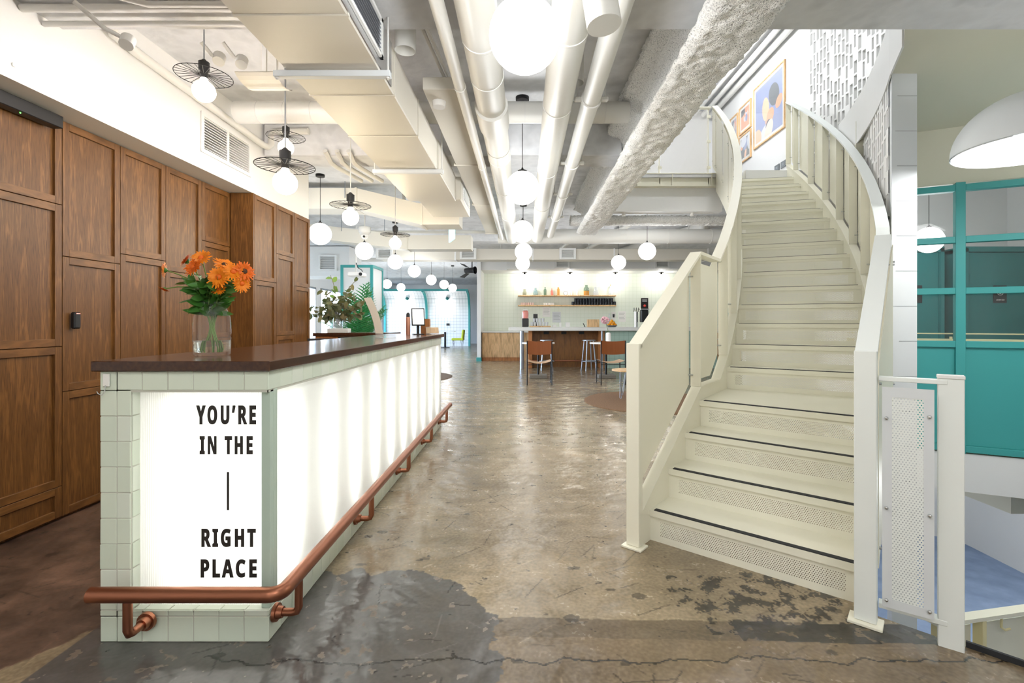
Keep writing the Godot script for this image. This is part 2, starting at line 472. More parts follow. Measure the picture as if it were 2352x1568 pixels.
func make_floor_material(called: String, stretch: int) -> void:
	# worn polished concrete: mottling, a darker patched area with a ragged outline, a trench scar, black stains and cracks
	var W := 1024
	var D := 1536
	var x0 := -3.2
	var z0 := -0.9 - 9.6 * stretch
	var sx := 6.4
	var sz := 9.6
	var big := noise(101, 0.0055, 4)
	big.domain_warp_enabled = true; big.domain_warp_amplitude = 30.0
	var mid := noise(103, 0.03, 5)
	var fin := noise(107, 0.28, 4)
	var spk := noise(109, 0.06, 4)
	for f in [big, mid, fin, spk]: f.offset = Vector3(0, D * stretch, 0)
	var sim := noise(117, 0.05, 4).get_image(W / 8, D)
	sim.resize(W, D, Image.INTERPOLATE_CUBIC)
	var st := sim.get_data()
	var a := big.get_image(W, D).get_data()
	var b := mid.get_image(W, D).get_data()
	var c := fin.get_image(W, D).get_data()
	var s := spk.get_image(W, D).get_data()
	var edge := noise(111, 2.2, 4)
	var line := noise(113, 1.3, 4)
	var out := PackedByteArray()
	out.resize(W * D * 3)
	var rough := PackedByteArray()
	rough.resize(W * D)
	var i := 0
	for r in D:
		var z := z0 - sz * r / D
		for q in W:
			var x := x0 + sx * q / W
			var A := a[i] / 255.0
			var B := b[i] / 255.0
			var C := c[i] / 255.0
			var S := s[i] / 255.0
			var t := clampf((A - 0.5) * 0.3 + (B - 0.5) * 0.16 + (C - 0.5) * 0.34 + (st[i] / 255.0 - 0.5) * 0.13 + 0.53, 0.0, 1.0)
			var R := 72.0 + 130.0 * t
			var G := 63.0 + 118.0 * t
			var Bl := 48.0 + 100.0 * t
			var ro := 0.09 + 0.1 * B + 0.08 * C + 0.1 * st[i] / 255.0
			if z > -4.2:
				var wob := edge.get_noise_2d(x * 1.6, z * 1.6) * 0.16
				# the grey patch beside the counter foot, with a ragged right-hand edge
				var pe := -0.09 + wob * 0.7 - maxf(0.0, -2.08 - z) * 1.1
				if x < pe and x > -1.75 and z > -2.44 + wob * 0.8:
					R = R * 0.3 + 46.0; G = G * 0.3 + 48.0; Bl = Bl * 0.34 + 48.0; ro -= 0.05
					if S > 0.7 and B > 0.55:
						R += 26.0; G += 16.0; Bl += 6.0; ro += 0.2
				# the browner floor behind the counter
				var br := smoothstep(-1.79, -1.82, x + wob * 0.5 + (z + 1.9) * 0.7)
				if x < -1.0: 
					var mo := 0.55 + 0.9 * (0.5 * A + 0.5 * B)
					R = lerpf(R, (R * 0.52 + 14.0) * mo, br); G = lerpf(G, (G * 0.46 + 10.0) * mo, br); Bl = lerpf(Bl, (Bl * 0.46 + 10.0) * mo, br)
					ro = lerpf(ro, ro + 0.16, br)
				# trench scar across the front
				if x >= pe:
					var tz := z + 1.98 - 0.03 * (x - 0.6) + wob * 0.08
					if absf(tz) < 0.062:
						R *= 0.72; G *= 0.7; Bl *= 0.68
						if x > 0.85 and x < 1.62 and S > 0.3: 
							R *= 0.55; G *= 0.58; Bl *= 0.62
					elif tz > 0.062:
						R *= 0.83; G *= 0.8; Bl *= 0.77
				# black blotches round the stair foot
				var bd := Vector2((x - 1.05) / 0.42, (z + 2.2) / 0.26).length() + wob * 3.0
				if bd < 1.0 and S + 0.5 * C > 0.78 + 0.12 * bd:
					R *= 0.42; G *= 0.42; Bl *= 0.44
				if S > 0.845 and C > 0.4:
					R *= 0.5; G *= 0.5; Bl *= 0.52
				# a hairline crack
				if absf(z + 1.795 + line.get_noise_1d(x * 3.0) * 0.05) < 0.0035 and x > -1.2:
					R *= 0.35; G *= 0.35; Bl *= 0.35
			elif S > 0.86: 
				R *= 0.7; G *= 0.7; Bl *= 0.7
			var j := i * 3
			out[j] = clampi(int(R), 0, 255); out[j + 1] = clampi(int(G), 0, 255); out[j + 2] = clampi(int(Bl), 0, 255)
			rough[i] = clampi(int(ro * 255.0), 0, 255)
			i += 1
	# scratches and scuffs left by use
	var r := RandomNumberGenerator.new()
	r.seed = 300 + stretch
	for n in 1500:
		var px := r.randf() * W
		var py := pow(r.randf(), 1.7 if stretch == 0 else 1.0) * D
		var an := r.randfn() * 0.7
		var ln := r.randi_range(4, 30)
		var f := r.randf_range(0.62, 0.86) if r.randf() < 0.7 else r.randf_range(1.08, 1.2)
		for q in ln:
			var xx := int(px + cos(an) * q)
			var yy := int(py + sin(an) * q)
			if xx < 0 or yy < 0 or xx >= W or yy >= D: continue
			var j := (yy * W + xx) * 3
			for e in 3: out[j + e] = clampi(int(out[j + e] * f), 0, 255)
	for n in 260:
		var px := r.randf() * W
		var py := r.randf() * D
		var rx := r.randf_range(1.5, 7.0)
		var ry := rx * r.randf_range(0.4, 0.9)
		for yy in range(int(py - ry), int(py + ry) + 1):
			for xx in range(int(px - rx), int(px + rx) + 1):
				if xx < 0 or yy < 0 or xx >= W or yy >= D: continue
				if Vector2((xx - px) / rx, (yy - py) / ry).length() > 1.0 - 0.4 * c[yy * W + xx] / 255.0: continue
				var j := (yy * W + xx) * 3
				for e in 3: out[j + e] = int(out[j + e] * 0.66)
	var fm := m3(called, Color.WHITE, 1.0)
	fm.albedo_texture = ImageTexture.create_from_image(Image.create_from_data(W, D, false, Image.FORMAT_RGB8, out))
	fm.roughness_texture = ImageTexture.create_from_image(Image.create_from_data(W, D, false, Image.FORMAT_L8, rough))
	fm.uv1_scale = Vector3(1.0 / sx, -1.0 / sz, 1); fm.uv1_offset = Vector3(-x0 / sx, z0 / sz, 0)
	fm.normal_enabled = true; fm.normal_scale = 0.22
	var bm := noise(115, 0.02, 5).get_image(W, D)
	bm.bump_map_to_normal_map(6.0)
	fm.normal_texture = ImageTexture.create_from_image(bm)
	fm.metallic_specular = 0.6

func set_camera_and_light() -> void:
	var cam := Camera3D.new()
	cam.name = "camera"
	cam.projection = Camera3D.PROJECTION_FRUSTUM
	cam.near = 0.05; cam.far = 200.0
	cam.size = 0.05 * 1568.0 / 1124.0
	cam.frustum_offset = Vector2(-29.0, -47.0) / 1124.0 * 0.05     # an architectural lens: level, shifted a little left and down
	add_child(cam)
	cam.position = Vector3(0, 1.25, 0)
	cam.current = true
	var env := Environment.new()
	env.background_mode = Environment.BG_SKY
	var sky := Sky.new()
	var sm := ProceduralSkyMaterial.new()
	sm.sky_top_color = Color(0.62, 0.78, 0.98); sm.sky_horizon_color = Color(0.9, 0.95, 1.0)
	sm.ground_bottom_color = Color(0.6, 0.62, 0.62); sm.ground_horizon_color = Color(0.85, 0.88, 0.9)
	sm.sky_energy_multiplier = 3.0; sm.ground_energy_multiplier = 2.0
	sky.sky_material = sm
	env.sky = sky
	env.tonemap_mode = Environment.TONE_MAPPER_LINEAR
	env.tonemap_exposure = 1.95
	env.sdfgi_enabled = true; env.ssao_enabled = true; env.ssil_enabled = true
	var we := WorldEnvironment.new()
	we.name = "surroundings"
	we.environment = env
	add_child(we)

func stair_points() -> void:
	SL.append(Vector2.ZERO); SR.append(Vector2.ZERO); STH.append(0.0)
	for k in range(1, 5):
		var l := Vector2(0.712, -2.79) + Vector2(sin(deg_to_rad(40)), -cos(deg_to_rad(40))) * 0.259 * (k - 1)
		SL.append(l); STH.append(deg_to_rad(40))
		SR.append(l + Vector2(cos(deg_to_rad(40)), sin(deg_to_rad(40))))
	var r := Vector2(2.484, -3.44)
	for k in range(5, 21):
		var th := deg_to_rad(33.0 - 1.7 * (k - 5))
		SR.append(r); STH.append(th)
		SL.append(r - Vector2(cos(th), sin(th)))
		var md := th - deg_to_rad(0.85)
		r += Vector2(sin(md), -cos(md)) * 0.278

func build_shell() -> void:
	# floor of this storey, with the stairwell cut out of its right-hand side
	var edge := [Vector2(3.6, 3.2), Vector2(3.6, 0.0), Vector2(1.44, -2.13), SR[4]]
	for k in range(5, 12): edge.append(SR[k])
	edge.append_array([Vector2(3.5, -4.97), Vector2(5.4, -4.04), Vector2(7.2, -4.04)])
	var near := PackedVector2Array([Vector2(-3.3, 3.2)])
	near.append_array(PackedVector2Array(edge))
	near.append_array([Vector2(7.2, -10.5), Vector2(-7.5, -10.5), Vector2(-7.5, -6.0), Vector2(-3.3, -6.0)])
	var f := MB.new()
	f.prism(near, -0.35, 0.0)
	struct("floor", f, M.concrete_floor, "worn brown-grey polished concrete floor", "floor")
	var f2 := MB.new()
	f2.prism(PackedVector2Array([Vector2(-7.5, -10.5), Vector2(7.2, -10.5), Vector2(7.2, -27.2), Vector2(-7.5, -27.2)]), -0.35, 0.0)
	struct("floor_far", f2, M.concrete_floor_far, "glossy concrete floor running on to the kitchen bar", "floor")
	# ceiling slab, with the opening over the stair
	var c := MB.new()
	c.bb(-7.6, 1.26, 3.27, 3.5, 3.3, -27.3)
	c.bb(1.26, 7.3, 3.27, 3.5, -7.62, -27.3)
	c.bb(1.26, 6.0, 3.27, 3.5, 3.3, -2.5)
	c.bb(4.3, 7.3, 3.27, 3.5, -5.8, -7.65)
	c.bb(5.95, 7.3, 3.27, 3.5, -2.5, -5.9)
	struct("ceiling", c, M.ceiling_paint, "white painted concrete ceiling slab", "ceiling")
	var rs := PackedVector2Array([Vector2(2.2, -2.5), Vector2(2.2, -2.82), Vector2(2.52, -3.25)])
	for k in range(6, 15): rs.append(SR[k] + Vector2(cos(STH[k]), sin(STH[k])) * 0.10)
	rs.append_array([Vector2(4.2, -5.85), Vector2(6.0, -5.85), Vector2(6.0, -2.5)])
	var c2 := MB.new()
	c2.prism(rs, 3.1, 3.5)
	struct("ceiling_right", c2, M.olive_wall, "pale ceiling over the stairwell", "ceiling")
	var c3 := MB.new()
	for i in range(2, rs.size() - 3):
		var dv := (rs[i + 1] - rs[i]).normalized()
		c3.wall(rs[i] - dv * 0.004, rs[i + 1] + dv * 0.004, 3.07, 3.52, 0.012)
	struct("trim_opening", c3, M.white_paint, "white slab edge curving along the stair opening", "edge")
	# concrete cross beams
	for b in [[-1.1, -2.86, 2.95, -2.7, 6.0], [-5.03, -5.4, 2.95, -2.68, 1.0], [-10.6, -11.0, 2.98, -7.5, 7.2]]:
		var bm := MB.new()
		bm.bb(b[3], b[4], b[2], 3.28, b[0], b[1], 0.006)
		struct("trim_%d" % (1 + int(absf(b[0]))), bm, M.ceiling_paint, "white concrete cross beam below the slab", "beam")
	# left side: bulkhead above the oak doors, wall behind them
	var lw := MB.new()
	lw.wall(Vector2(-3.3, 3.2), Vector2(-3.3, -6.11), -0.02, 3.3, 0.15)
	lw.bb(-3.3, -2.697, 2.52, 2.695, 3.2, -6.11); lw.bb(-3.3, -2.697, 2.965, 3.28, 3.2, -6.11)      # round the mouth of the air grille
	lw.bb(-3.3, -2.697, 2.695, 2.965, 3.2, -4.105); lw.bb(-3.3, -2.697, 2.695, 2.965, -4.775, -6.11); lw.bb(-3.3, -3.22, 2.695, 2.965, -4.105, -4.775)
	lw.bb(-3.3, -2.70, 0.0, 2.52, -6.06, -6.11)
	struct("wall_left", lw, M.white_paint, "smooth white bulkhead wall above the oak doors", "wall")
	var lr := MB.new()
	lr.wall(Vector2(-7.5, -6.11), Vector2(-3.2, -6.11), -0.02, 3.3, 0.15)
	struct("wall_left_return", lr, M.white_paint, "white wall behind the oak cabinets", "wall")
	var lf := MB.new()
	var holes := []
	for i in 7: holes.append([1.2 + i * 2.7, 3.5 + i * 2.7, 0.35, 2.45])
	lf.wall(Vector2(-7.5, -6.0), Vector2(-7.5, -27.3), -0.02, 3.3, 0.15, holes)
	struct("wall_window_side", lf, M.white_paint, "white wall with tall windows along the far left", "wall")
	for i in 7:
		var wf := MB.new()
		var zc := -6.0 - 2.35 - i * 2.7
		for s in [-1.13, 0.0, 1.13]: wf.bb(-7.62, -7.5, 0.35, 2.45, zc + s - 0.03, zc + s + 0.03)
		for y in [0.37, 2.43]: wf.bb(-7.62, -7.5, y - 0.03, y + 0.03, zc - 1.15, zc + 1.15)
		var wn := struct("window_%d" % (i + 1), wf, M.steel, "tall daylight window with blue-grey metal frame", "window")
		for s in [-1, 1]:
			var pn := MB.new()
			pn.bb(-7.565, -7.557, 0.4, 2.4, zc + s * 0.565 - 0.53, zc + s * 0.565 + 0.53)
			part(wn, "pane", pn, M.clear_glass)
	var fw := MB.new()
	fw.wall(Vector2(-7.5, -27.2), Vector2(7.2, -27.2), -0.02, 3.3, 0.15)
	struct("wall_far", fw, M.white_paint, "white wall closing the far end of the room", "wall")
	var kw := MB.new()
	kw.bb(-1.48, -1.36, 0.0, 3.27, -15.2, -16.6)
	kw.bb(-1.48, 7.2, 0.0, 3.27, -16.5, -16.7)
	struct("wall_kitchen", kw, M.white_paint, "white end wall beside the kitchen recess", "wall")
	var kt := MB.new()
	kt.bb(-1.36, 6.9, 0.0, 2.84, -16.4, -16.5)
	struct("wall_kitchen_tiles", kt, M.mint_tile, "pale mint tiled wall behind the kitchen shelves", "wall")
	var kb := MB.new()
	kb.bb(-1.36, 6.9, 2.84, 3.27, -15.3, -16.5)
	struct("trim_kitchen", kb, M.white_paint, "white bulkhead over the kitchen recess", "beam")
	var bs := MB.new()
	bs.bb(-1.5, -1.34, 0.0, 0.12, -15.18, -15.2)
	bs.bb(-1.5, -1.48, 0.0, 0.12, -15.2, -16.6)
	struct("baseboard_kitchen", bs, M.teal, "teal skirting round the kitchen end wall", "skirting")
	var rw := MB.new()
	rw.wall(Vector2(7.2, -27.3), Vector2(7.2, -4.0), -0.4, 3.5, 0.15)
	struct("wall_right", rw, M.white_paint, "white wall on the far right", "wall")
	var nw := MB.new()
	nw.wall(Vector2(5.6, 3.2), Vector2(-3.4, 3.2), -0.02, 3.3, 0.15)
	nw.wall(Vector2(3.6, 0.0), Vector2(3.6, 3.3), -0.02, 3.3, 0.12)
	nw.bb(3.6, 5.75, -0.35, 0.0, 3.3, 0.3)
	struct("wall_near", nw, M.white_paint, "white wall at the near end of the reception", "wall")
	# upper storey seen through the opening
	var uw := MB.new()
	uw.wall(Vector2(4.3, -14.0), Vector2(4.3, -7.38), 3.45, 6.05, 0.12)
	uw.wall(Vector2(4.42, -7.38), Vector2(4.42, -2.4), 3.45, 6.05, 0.12)
	struct("wall_upper_right", uw, M.white_paint, "white wall with framed pictures at the head of the stair", "wall")
	var ub := MB.new()
	ub.wall(Vector2(-2.5, -11.2), Vector2(4.4, -11.2), 3.45, 6.05, 0.12)
	ub.wall(Vector2(-2.5, -2.4), Vector2(-2.5, -11.3), 3.45, 6.05, 0.12)
	ub.wall(Vector2(4.5, -2.4), Vector2(-2.6, -2.4), 3.45, 6.05, 0.12)
	struct("wall_upper_back", ub, M.white_paint, "white walls of the upper storey", "wall")
	var uc := MB.new()
	uc.bb(-2.6, 4.5, 6.0, 6.15, -2.3, -14.0)
	struct("ceiling_upper", uc, M.ceiling_paint, "white ceiling of the upper storey", "ceiling")
	# stairwell: teal glazed partition, the wall over it, lower storey
	var tw := MB.new()
	tw.wall(Vector2(3.4, -5.02), Vector2(5.5, -3.99), 2.56, 3.3, 0.12)
	struct("wall_over_partition", tw, M.olive_wall, "plain wall above the teal partition", "wall")
	var ss := MB.new()
	ss.wall(Vector2(3.56, -5.2), Vector2(4.36, -7.4), -0.4, 3.5, -0.1)
	struct("wall_stair_side", ss, M.white_paint, "white wall between the stair and the corridor", "wall")
	var bk := MB.new()
	bk.wall(Vector2(3.3, -7.3), Vector2(7.2, -7.3), 0.0, 3.5, 0.12)
	struct("wall_corridor", bk, M.white_paint, "white corridor wall behind the teal partition", "wall")
	var ce := MB.new()
	ce.wall(Vector2(5.4, -4.02), Vector2(7.3, -4.02), -0.35, 3.5, 0.1)
	struct("wall_corridor_end", ce, M.white_paint, "white wall beyond the end of the teal partition", "wall")
	var sw := MB.new()
	sw.wall(Vector2(5.6, -4.1), Vector2(5.6, 3.3), -0.35, 3.3, 0.15)
	struct("wall_stairwell", sw, M.olive_wall, "pale wall on the far side of the stairwell", "wall")
	var lo := MB.new()
	lo.bb(0.5, 9.6, -3.5, -3.3, 0.5, -12.0)
	struct("floor_lower", lo, M.blue_carpet, "pale blue carpet of the storey below", "floor")
	var lwl := MB.new()
	var pts := []
	for i in 7:
		var t := PI / 2 * i / 6
		pts.append(Vector2(9.0 - 0.5 + 0.5 * sin(t + 0.0), -10.4 + 0.5 - 0.5 * cos(t)))
	pts.insert(0, Vector2(1.0, -10.4)); pts.append(Vector2(9.0, 0.4))
	for i in pts.size() - 1: lwl.wall(pts[i], pts[i + 1], -3.35, -0.34, 0.1)
	lwl.wall(Vector2(0.9, 0.4), Vector2(0.9, -10.4), -3.35, -0.34, 0.1)
	lwl.wall(Vector2(9.0, 0.4), Vector2(0.9, 0.4), -3.35, -0.34, 0.1)
	struct("wall_lower", lwl, M.white_paint, "white rounded wall of the storey below", "wall")
	var lb := MB.new()
	lb.bb(4.87, 5.3, -0.68, -0.35, -4.9, -10.0)
	lb.bb(5.4, 9.1, -0.4, -0.3, 0.5, -10.5)
	struct("trim_lower", lb, M.olive_wall, "beam under the edge of this storey", "beam")
	var se := MB.new()
	se.wall(Vector2(3.48, -4.96), Vector2(5.42, -4.01), -0.36, 0.0, -0.012)
	se.wall(Vector2(5.42, -4.01), Vector2(7.2, -4.01), -0.36, 0.0, -0.012)
	struct("trim_slab_edge", se, M.white_paint, "white edge of the slab under the teal partition", "edge")
	var bt := MB.new()
	bt.wall(Vector2(3.6, 0.0), Vector2(1.70, -1.885), -0.36, 0.022, 0.012)
	struct("trim_stairwell_edge", bt, M.black_nosing, "black strip along the edge of the stairwell", "edge strip")

func stair_line(side: Array, lift: float) -> Array:      # the nosing line of one side of the stair, lifted
	var p := []
	var dir := Vector2(sin(deg_to_rad(40)), -cos(deg_to_rad(40)))
	var a: Vector2 = side[1] - dir * 0.13
	p.append(Vector3(a.x, H - 0.087 + lift, a.y))
	for k in range(1, 5): p.append(Vector3(side[k].x, k * H + lift, side[k].y))
	var e: Vector2 = side[5] + (side[4] - side[5]).normalized() * 0.24
	p.append(Vector3(e.x, 4 * H + lift, e.y))
	for k in range(5, 21): p.append(Vector3(side[k].x, k * H + lift, side[k].y))
	return p

func sides_of(p: Array, outward: float) -> Array:        # level unit vectors square to a path
	var s := []
	for i in p.size():
		var d: Vector3 = p[mini(i + 1, p.size() - 1)] - p[maxi(i - 1, 0)]
		d.y = 0
		s.append(d.normalized().cross(Vector3.UP) * outward)
	return s

func build_stair() -> void:
	var t := thing("curved_stair", "cream-white steel stair curving up to the left with perforated risers", "staircase")
	var cream: Material = M.stair_cream
	for k in range(1, 21):
		var l: Vector2 = SL[k]
		var r: Vector2 = SR[k]
		var y := k * H
		var fw := Vector2(sin(STH[k]), -cos(STH[k]))
		if k < 20:
			var l2: Vector2 = SL[k + 1] + Vector2(sin(STH[k + 1]), -cos(STH[k + 1])) * 0.03
			var r2: Vector2 = SR[k + 1] + Vector2(sin(STH[k + 1]), -cos(STH[k + 1])) * 0.03
			var tr := MB.new()
			tr.prism(PackedVector2Array([l, r, r2, l2]), y - 0.035, y)
			part(t, "tread", tr, cream)
		var ns := MB.new()
		var la := l.lerp(r, 0.025)
		var ra := l.lerp(r, 0.975)
		ns.prism(PackedVector2Array([la + fw * 0.004, ra + fw * 0.004, ra + fw * 0.034, la + fw * 0.034]), y - 0.001, y + 0.004)
		if k < 20: part(t, "nosing_strip", ns, M.black_nosing, Vector3.ZERO, "black anti-slip strip")
		# riser: a plate frame round a perforated field
		var o := fw * 0.012
		var at := func(s: float, h: float) -> Vector3:
			var q := l.lerp(r, s) + o
			return Vector3(q.x, h, q.y)
		var rs := MB.new()
		var y0 := y - H
		var y1 := y - 0.034
		var b0 := y0 + 0.035
		var b1 := y1 - 0.026
		for q in [[0.0, 1.0, y0, b0], [0.0, 1.0, b1, y1], [0.0, 0.06, b0, b1], [0.94, 1.0, b0, b1]]:
			rs.face([at.call(q[0], q[2]), at.call(q[1], q[2]), at.call(q[1], q[3]), at.call(q[0], q[3])], at.call(0.5, y0) + Vector3(fw.x, 0, fw.y))
		var ro := part(t, "riser", rs, cream)
		if k < 20:
			var pf := MB.new()
			var len := 0.88
			pf.quad_uv([at.call(0.06, b0), at.call(0.94, b0), at.call(0.94, b1), at.call(0.06, b1)], [Vector2(0, 0), Vector2(len, 0), Vector2(len, b1 - b0), Vector2(0, b1 - b0)])
			part(ro, "perforated_panel", pf, M.perforated_cream)
		else:
			var pf := MB.new()
			pf.face([at.call(0.06, b0), at.call(0.94, b0), at.call(0.94, b1), at.call(0.06, b1)], at.call(0.5, y0) + Vector3(fw.x, 0, fw.y))
			part(ro, "panel", pf, cream)
	for side in 2:
		var S: Array = SL if side == 0 else SR
		var out := -1.0 if side == 0 else 1.0
		var base := stair_line(S, 0.0)
		var sd := sides_of(base, out)
		var st := MB.new()
		st.sweep(base, sd, [Vector2(0.0, -0.27), Vector2(0.014, -0.27), Vector2(0.014, 0.085), Vector2(0.0, 0.085)])
		part(t, "stringer", st, cream)
		var fl := MB.new()
		fl.sweep(base, sd, [Vector2(-0.012, 0.085), Vector2(0.058, 0.085), Vector2(0.058, 0.099), Vector2(-0.012, 0.099)])
		part(t, "stringer_flange", fl, cream)
		var hr := MB.new()
		hr.sweep(base, sd, [Vector2(-0.012, 1.008), Vector2(0.066, 1.008), Vector2(0.066, 1.03), Vector2(-0.012, 1.03)])
		part(t, "handrail", hr, M.stair_white if side == 1 else cream)
		# newel at the foot
		var q: Vector3 = base[0]
		var w: Vector3 = sd[0]
		var back := w.cross(Vector3.UP).normalized() * (0.02 if side == 0 else -0.02)
		var nb := Basis(w, Vector3.UP, w.cross(Vector3.UP))
		var nm := MB.new()
		nm.box(Vector3(0.027, 0.57, 0), Vector3(0.078, 1.115, 0.045), 0.003, Transform3D(nb, Vector3(q.x, 0, q.z)))
		part(t, "newel_post", nm, M.stair_white if side == 1 else cream)
		var np := MB.new()
		np.box(Vector3(0.027, 0.006, 0), Vector3(0.12, 0.012, 0.09), 0.002, Transform3D(nb, Vector3(q.x, 0, q.z)))
		part(t, "base_plate", np, cream)
		# posts and sheet panels
		var posts := [0, 4, 6, 8, 10, 12, 14, 16, 18, 20, 21] if side == 0 else [0, 4, 6, 8, 10, 12, 14, 16, 18, 20, 21]
		for i in posts.size():
			var a: int = posts[i]
			if i > 0:
				var ps := MB.new()
				var zf := Transform3D(Basis(sd[a], Vector3.UP, sd[a].cross(Vector3.UP)), base[a])
				ps.box(Vector3(0.027, 0.553, 0), Vector3(0.07, 0.91, 0.012), 0.0, zf)
				part(t, "post", ps, cream)
			if i + 1 < posts.size():
				var b: int = posts[i + 1]
				var pp := []
				var ss := []
				for j in range(a, b + 1):
					pp.append(base[j]); ss.append(sd[j])
				var gap := 0.028
				if pp[0].distance_to(pp[-1]) < 0.2: continue
				pp[0] = pp[0] + (pp[1] - pp[0]).normalized() * gap
				pp[-1] = pp[-1] + (pp[-2] - pp[-1]).normalized() * gap
				var pn := MB.new()
				var lo := 0.125
				pn.sweep(pp, ss, [Vector2(0.066, lo), Vector2(0.070, lo), Vector2(0.070, 0.975), Vector2(0.066, 0.975)])
				part(t, "guard_panel", pn, cream)
				for e in [[0, 0.2], [0, 0.88], [-1, 0.2], [-1, 0.88]]:
					var bo := MB.new()
					var ef: Vector3 = (pp[1] - pp[0]).normalized() if e[0] == 0 else (pp[-2] - pp[-1]).normalized()
					var c0: Vector3 = pp[e[0]] + ef * 0.012 + Vector3.UP * e[1]
					bo.cyl(c0 + ss[e[0]] * 0.034, c0 + ss[e[0]] * 0.078, 0.006, 0.006, 6)
					part(t, "panel_bolt", bo, M.chrome)
	# guard closing the end of the floor edge beside the stair foot
	var nr: Vector3 = stair_line(SR, 0.0)[0]
	var a := Vector3(nr.x + 0.062, 0, nr.z + 0.034)
	var b := Vector3(1.628, 0, -1.885)
	var d := (b - a).normalized()
	var g := thing("edge_guard", "white guard with a tall perforated steel sheet beside the stair foot", "railing", a)
	b -= a
	var gx := Basis(d, Vector3.UP, d.cross(Vector3.UP))
	var len := b.length()
	var po := MB.new()
	po.box(Vector3(len + 0.01, 0.5, 0), Vector3(0.078, 1.06, 0.04), 0.003, Transform3D(gx, Vector3.ZERO))
	part(g, "post", po, M.stair_white)
	var cp := MB.new()
	cp.box(Vector3(len + 0.01, 1.036, 0), Vector3(0.082, 0.014, 0.046), 0.002, Transform3D(gx, Vector3.ZERO))
	part(g, "post_cap", cp, M.white_paint)
	for q in [[0.985, 0.018], [0.062, 0.02]]:
		var rl := MB.new()
		rl.box(Vector3(len / 2, q[0] + 0.03, 0), Vector3(len, q[1], 0.045), 0.002, Transform3D(gx, Vector3.ZERO))
		part(g, "rail", rl, M.stair_white)
	var fz := 0.035
	var sh := MB.new()
	var x0 := 0.012
	var x1 := len - 0.04
	for q in [[x0, x1, 0.1, 0.135], [x0, x1, 0.945, 0.985], [x0, x0 + 0.032, 0.135, 0.945], [x1 - 0.032, x1, 0.135, 0.945]]:
		sh.box(Vector3((q[0] + q[1]) / 2, (q[2] + q[3]) / 2, fz), Vector3(q[1] - q[0], q[3] - q[2], 0.003), 0.0, Transform3D(gx, Vector3.ZERO))
	var sheet := part(g, "sheet_frame", sh, M.grey_white)
	var pf := MB.new()
	var G := Transform3D(gx, Vector3.ZERO)
	pf.quad_uv([G * Vector3(x0 + 0.032, 0.135, fz), G * Vector3(x1 - 0.032, 0.135, fz), G * Vector3(x1 - 0.032, 0.945, fz), G * Vector3(x0 + 0.032, 0.945, fz)], [Vector2(0, 0), Vector2(x1 - x0 - 0.064, 0), Vector2(x1 - x0 - 0.064, 0.81), Vector2(0, 0.81)])
	part(sheet, "perforated_panel", pf, M.perforated_white)
	for q in [[x0 + 0.014, 0.86], [x0 + 0.014, 0.5], [x0 + 0.014, 0.13], [x1 - 0.014, 0.88], [x1 - 0.014, 0.5], [x1 - 0.014, 0.13]]:
		var bo := MB.new()
		bo.cyl(G * Vector3(q[0], q[1], -0.01), G * Vector3(q[0], q[1], fz + 0.006), 0.006, 0.006, 10)
		bo.ball(G * Vector3(q[0], q[1], fz + 0.007), 0.0075, 10)
		part(g, "bolt", bo, M.chrome)
	# upper landing: channel edge and guard at the head of the stair
	var ld := thing("landing_edge", "cream steel channel and beam under the upper landing", "beam", Vector3(1.3, 3.3, -7.5))
	ld.set_meta("kind", "structure"); ld.name = "trim_landing"
	var ch := MB.new()
	ch.bb(0.0, 1.66, 0.0, 0.2, 0.0, -0.1); ch.bb(0.0, 1.66, -0.0, 0.012, 0.06, 0.0); ch.bb(0.0, 1.66, 0.188, 0.2, 0.06, 0.0)
	part(ld, "channel", ch, cream)
	for x in [0.35, 0.95, 1.55]:
		var wb := MB.new()
		wb.bb(x - 0.006, x + 0.006, 0.012, 0.188, 0.055, 0.0)
		part(ld, "web_stiffener", wb, cream)
	var bmm := MB.new()
	bmm.bb(-0.05, 1.75, -0.36, 0.0, -0.05, -0.2)
	part(ld, "beam_face", bmm, M.white_paint)
	var fl := MB.new()
	fl.prism(PackedVector2Array([Vector2(1.26, -7.45), Vector2(2.99, -7.45), Vector2(3.9, -7.32), Vector2(4.3, -7.32), Vector2(4.3, -14), Vector2(1.26, -14)]), 3.44, 3.5)
	struct("floor_upper", fl, M.ceiling_paint, "floor of the upper landing", "floor")
	var lg := thing("landing_guard", "pale panelled guard along the edge of the upper landing", "railing", Vector3(1.3, 3.5, -7.5))
	var rl := MB.new()
	rl.bb(0.0, 1.54, 1.0, 1.02, -0.03, 0.04)
	part(lg, "rail", rl, cream)
	for i in 2:
		var pn := MB.new()
		pn.bb(0.02 + i * 0.765, 0.75 + i * 0.765, 0.02, 0.96, 0.0, 0.006)
		part(lg, "glass_panel", pn, M.acrylic)
	for x in [0.0, 0.77, 1.52]:
		var ps := MB.new()
		ps.bb(x - 0.006, x + 0.006, -0.15, 1.0, -0.06, 0.0)
		part(lg, "post", ps, cream)
		for y in [0.1, 0.5, 0.88]:
			var cl := MB.new()
			cl.bb(x - 0.03, x + 0.03, y - 0.02, y + 0.02, -0.012, 0.012, 0.002)
			part(lg, "clamp", cl, cream)

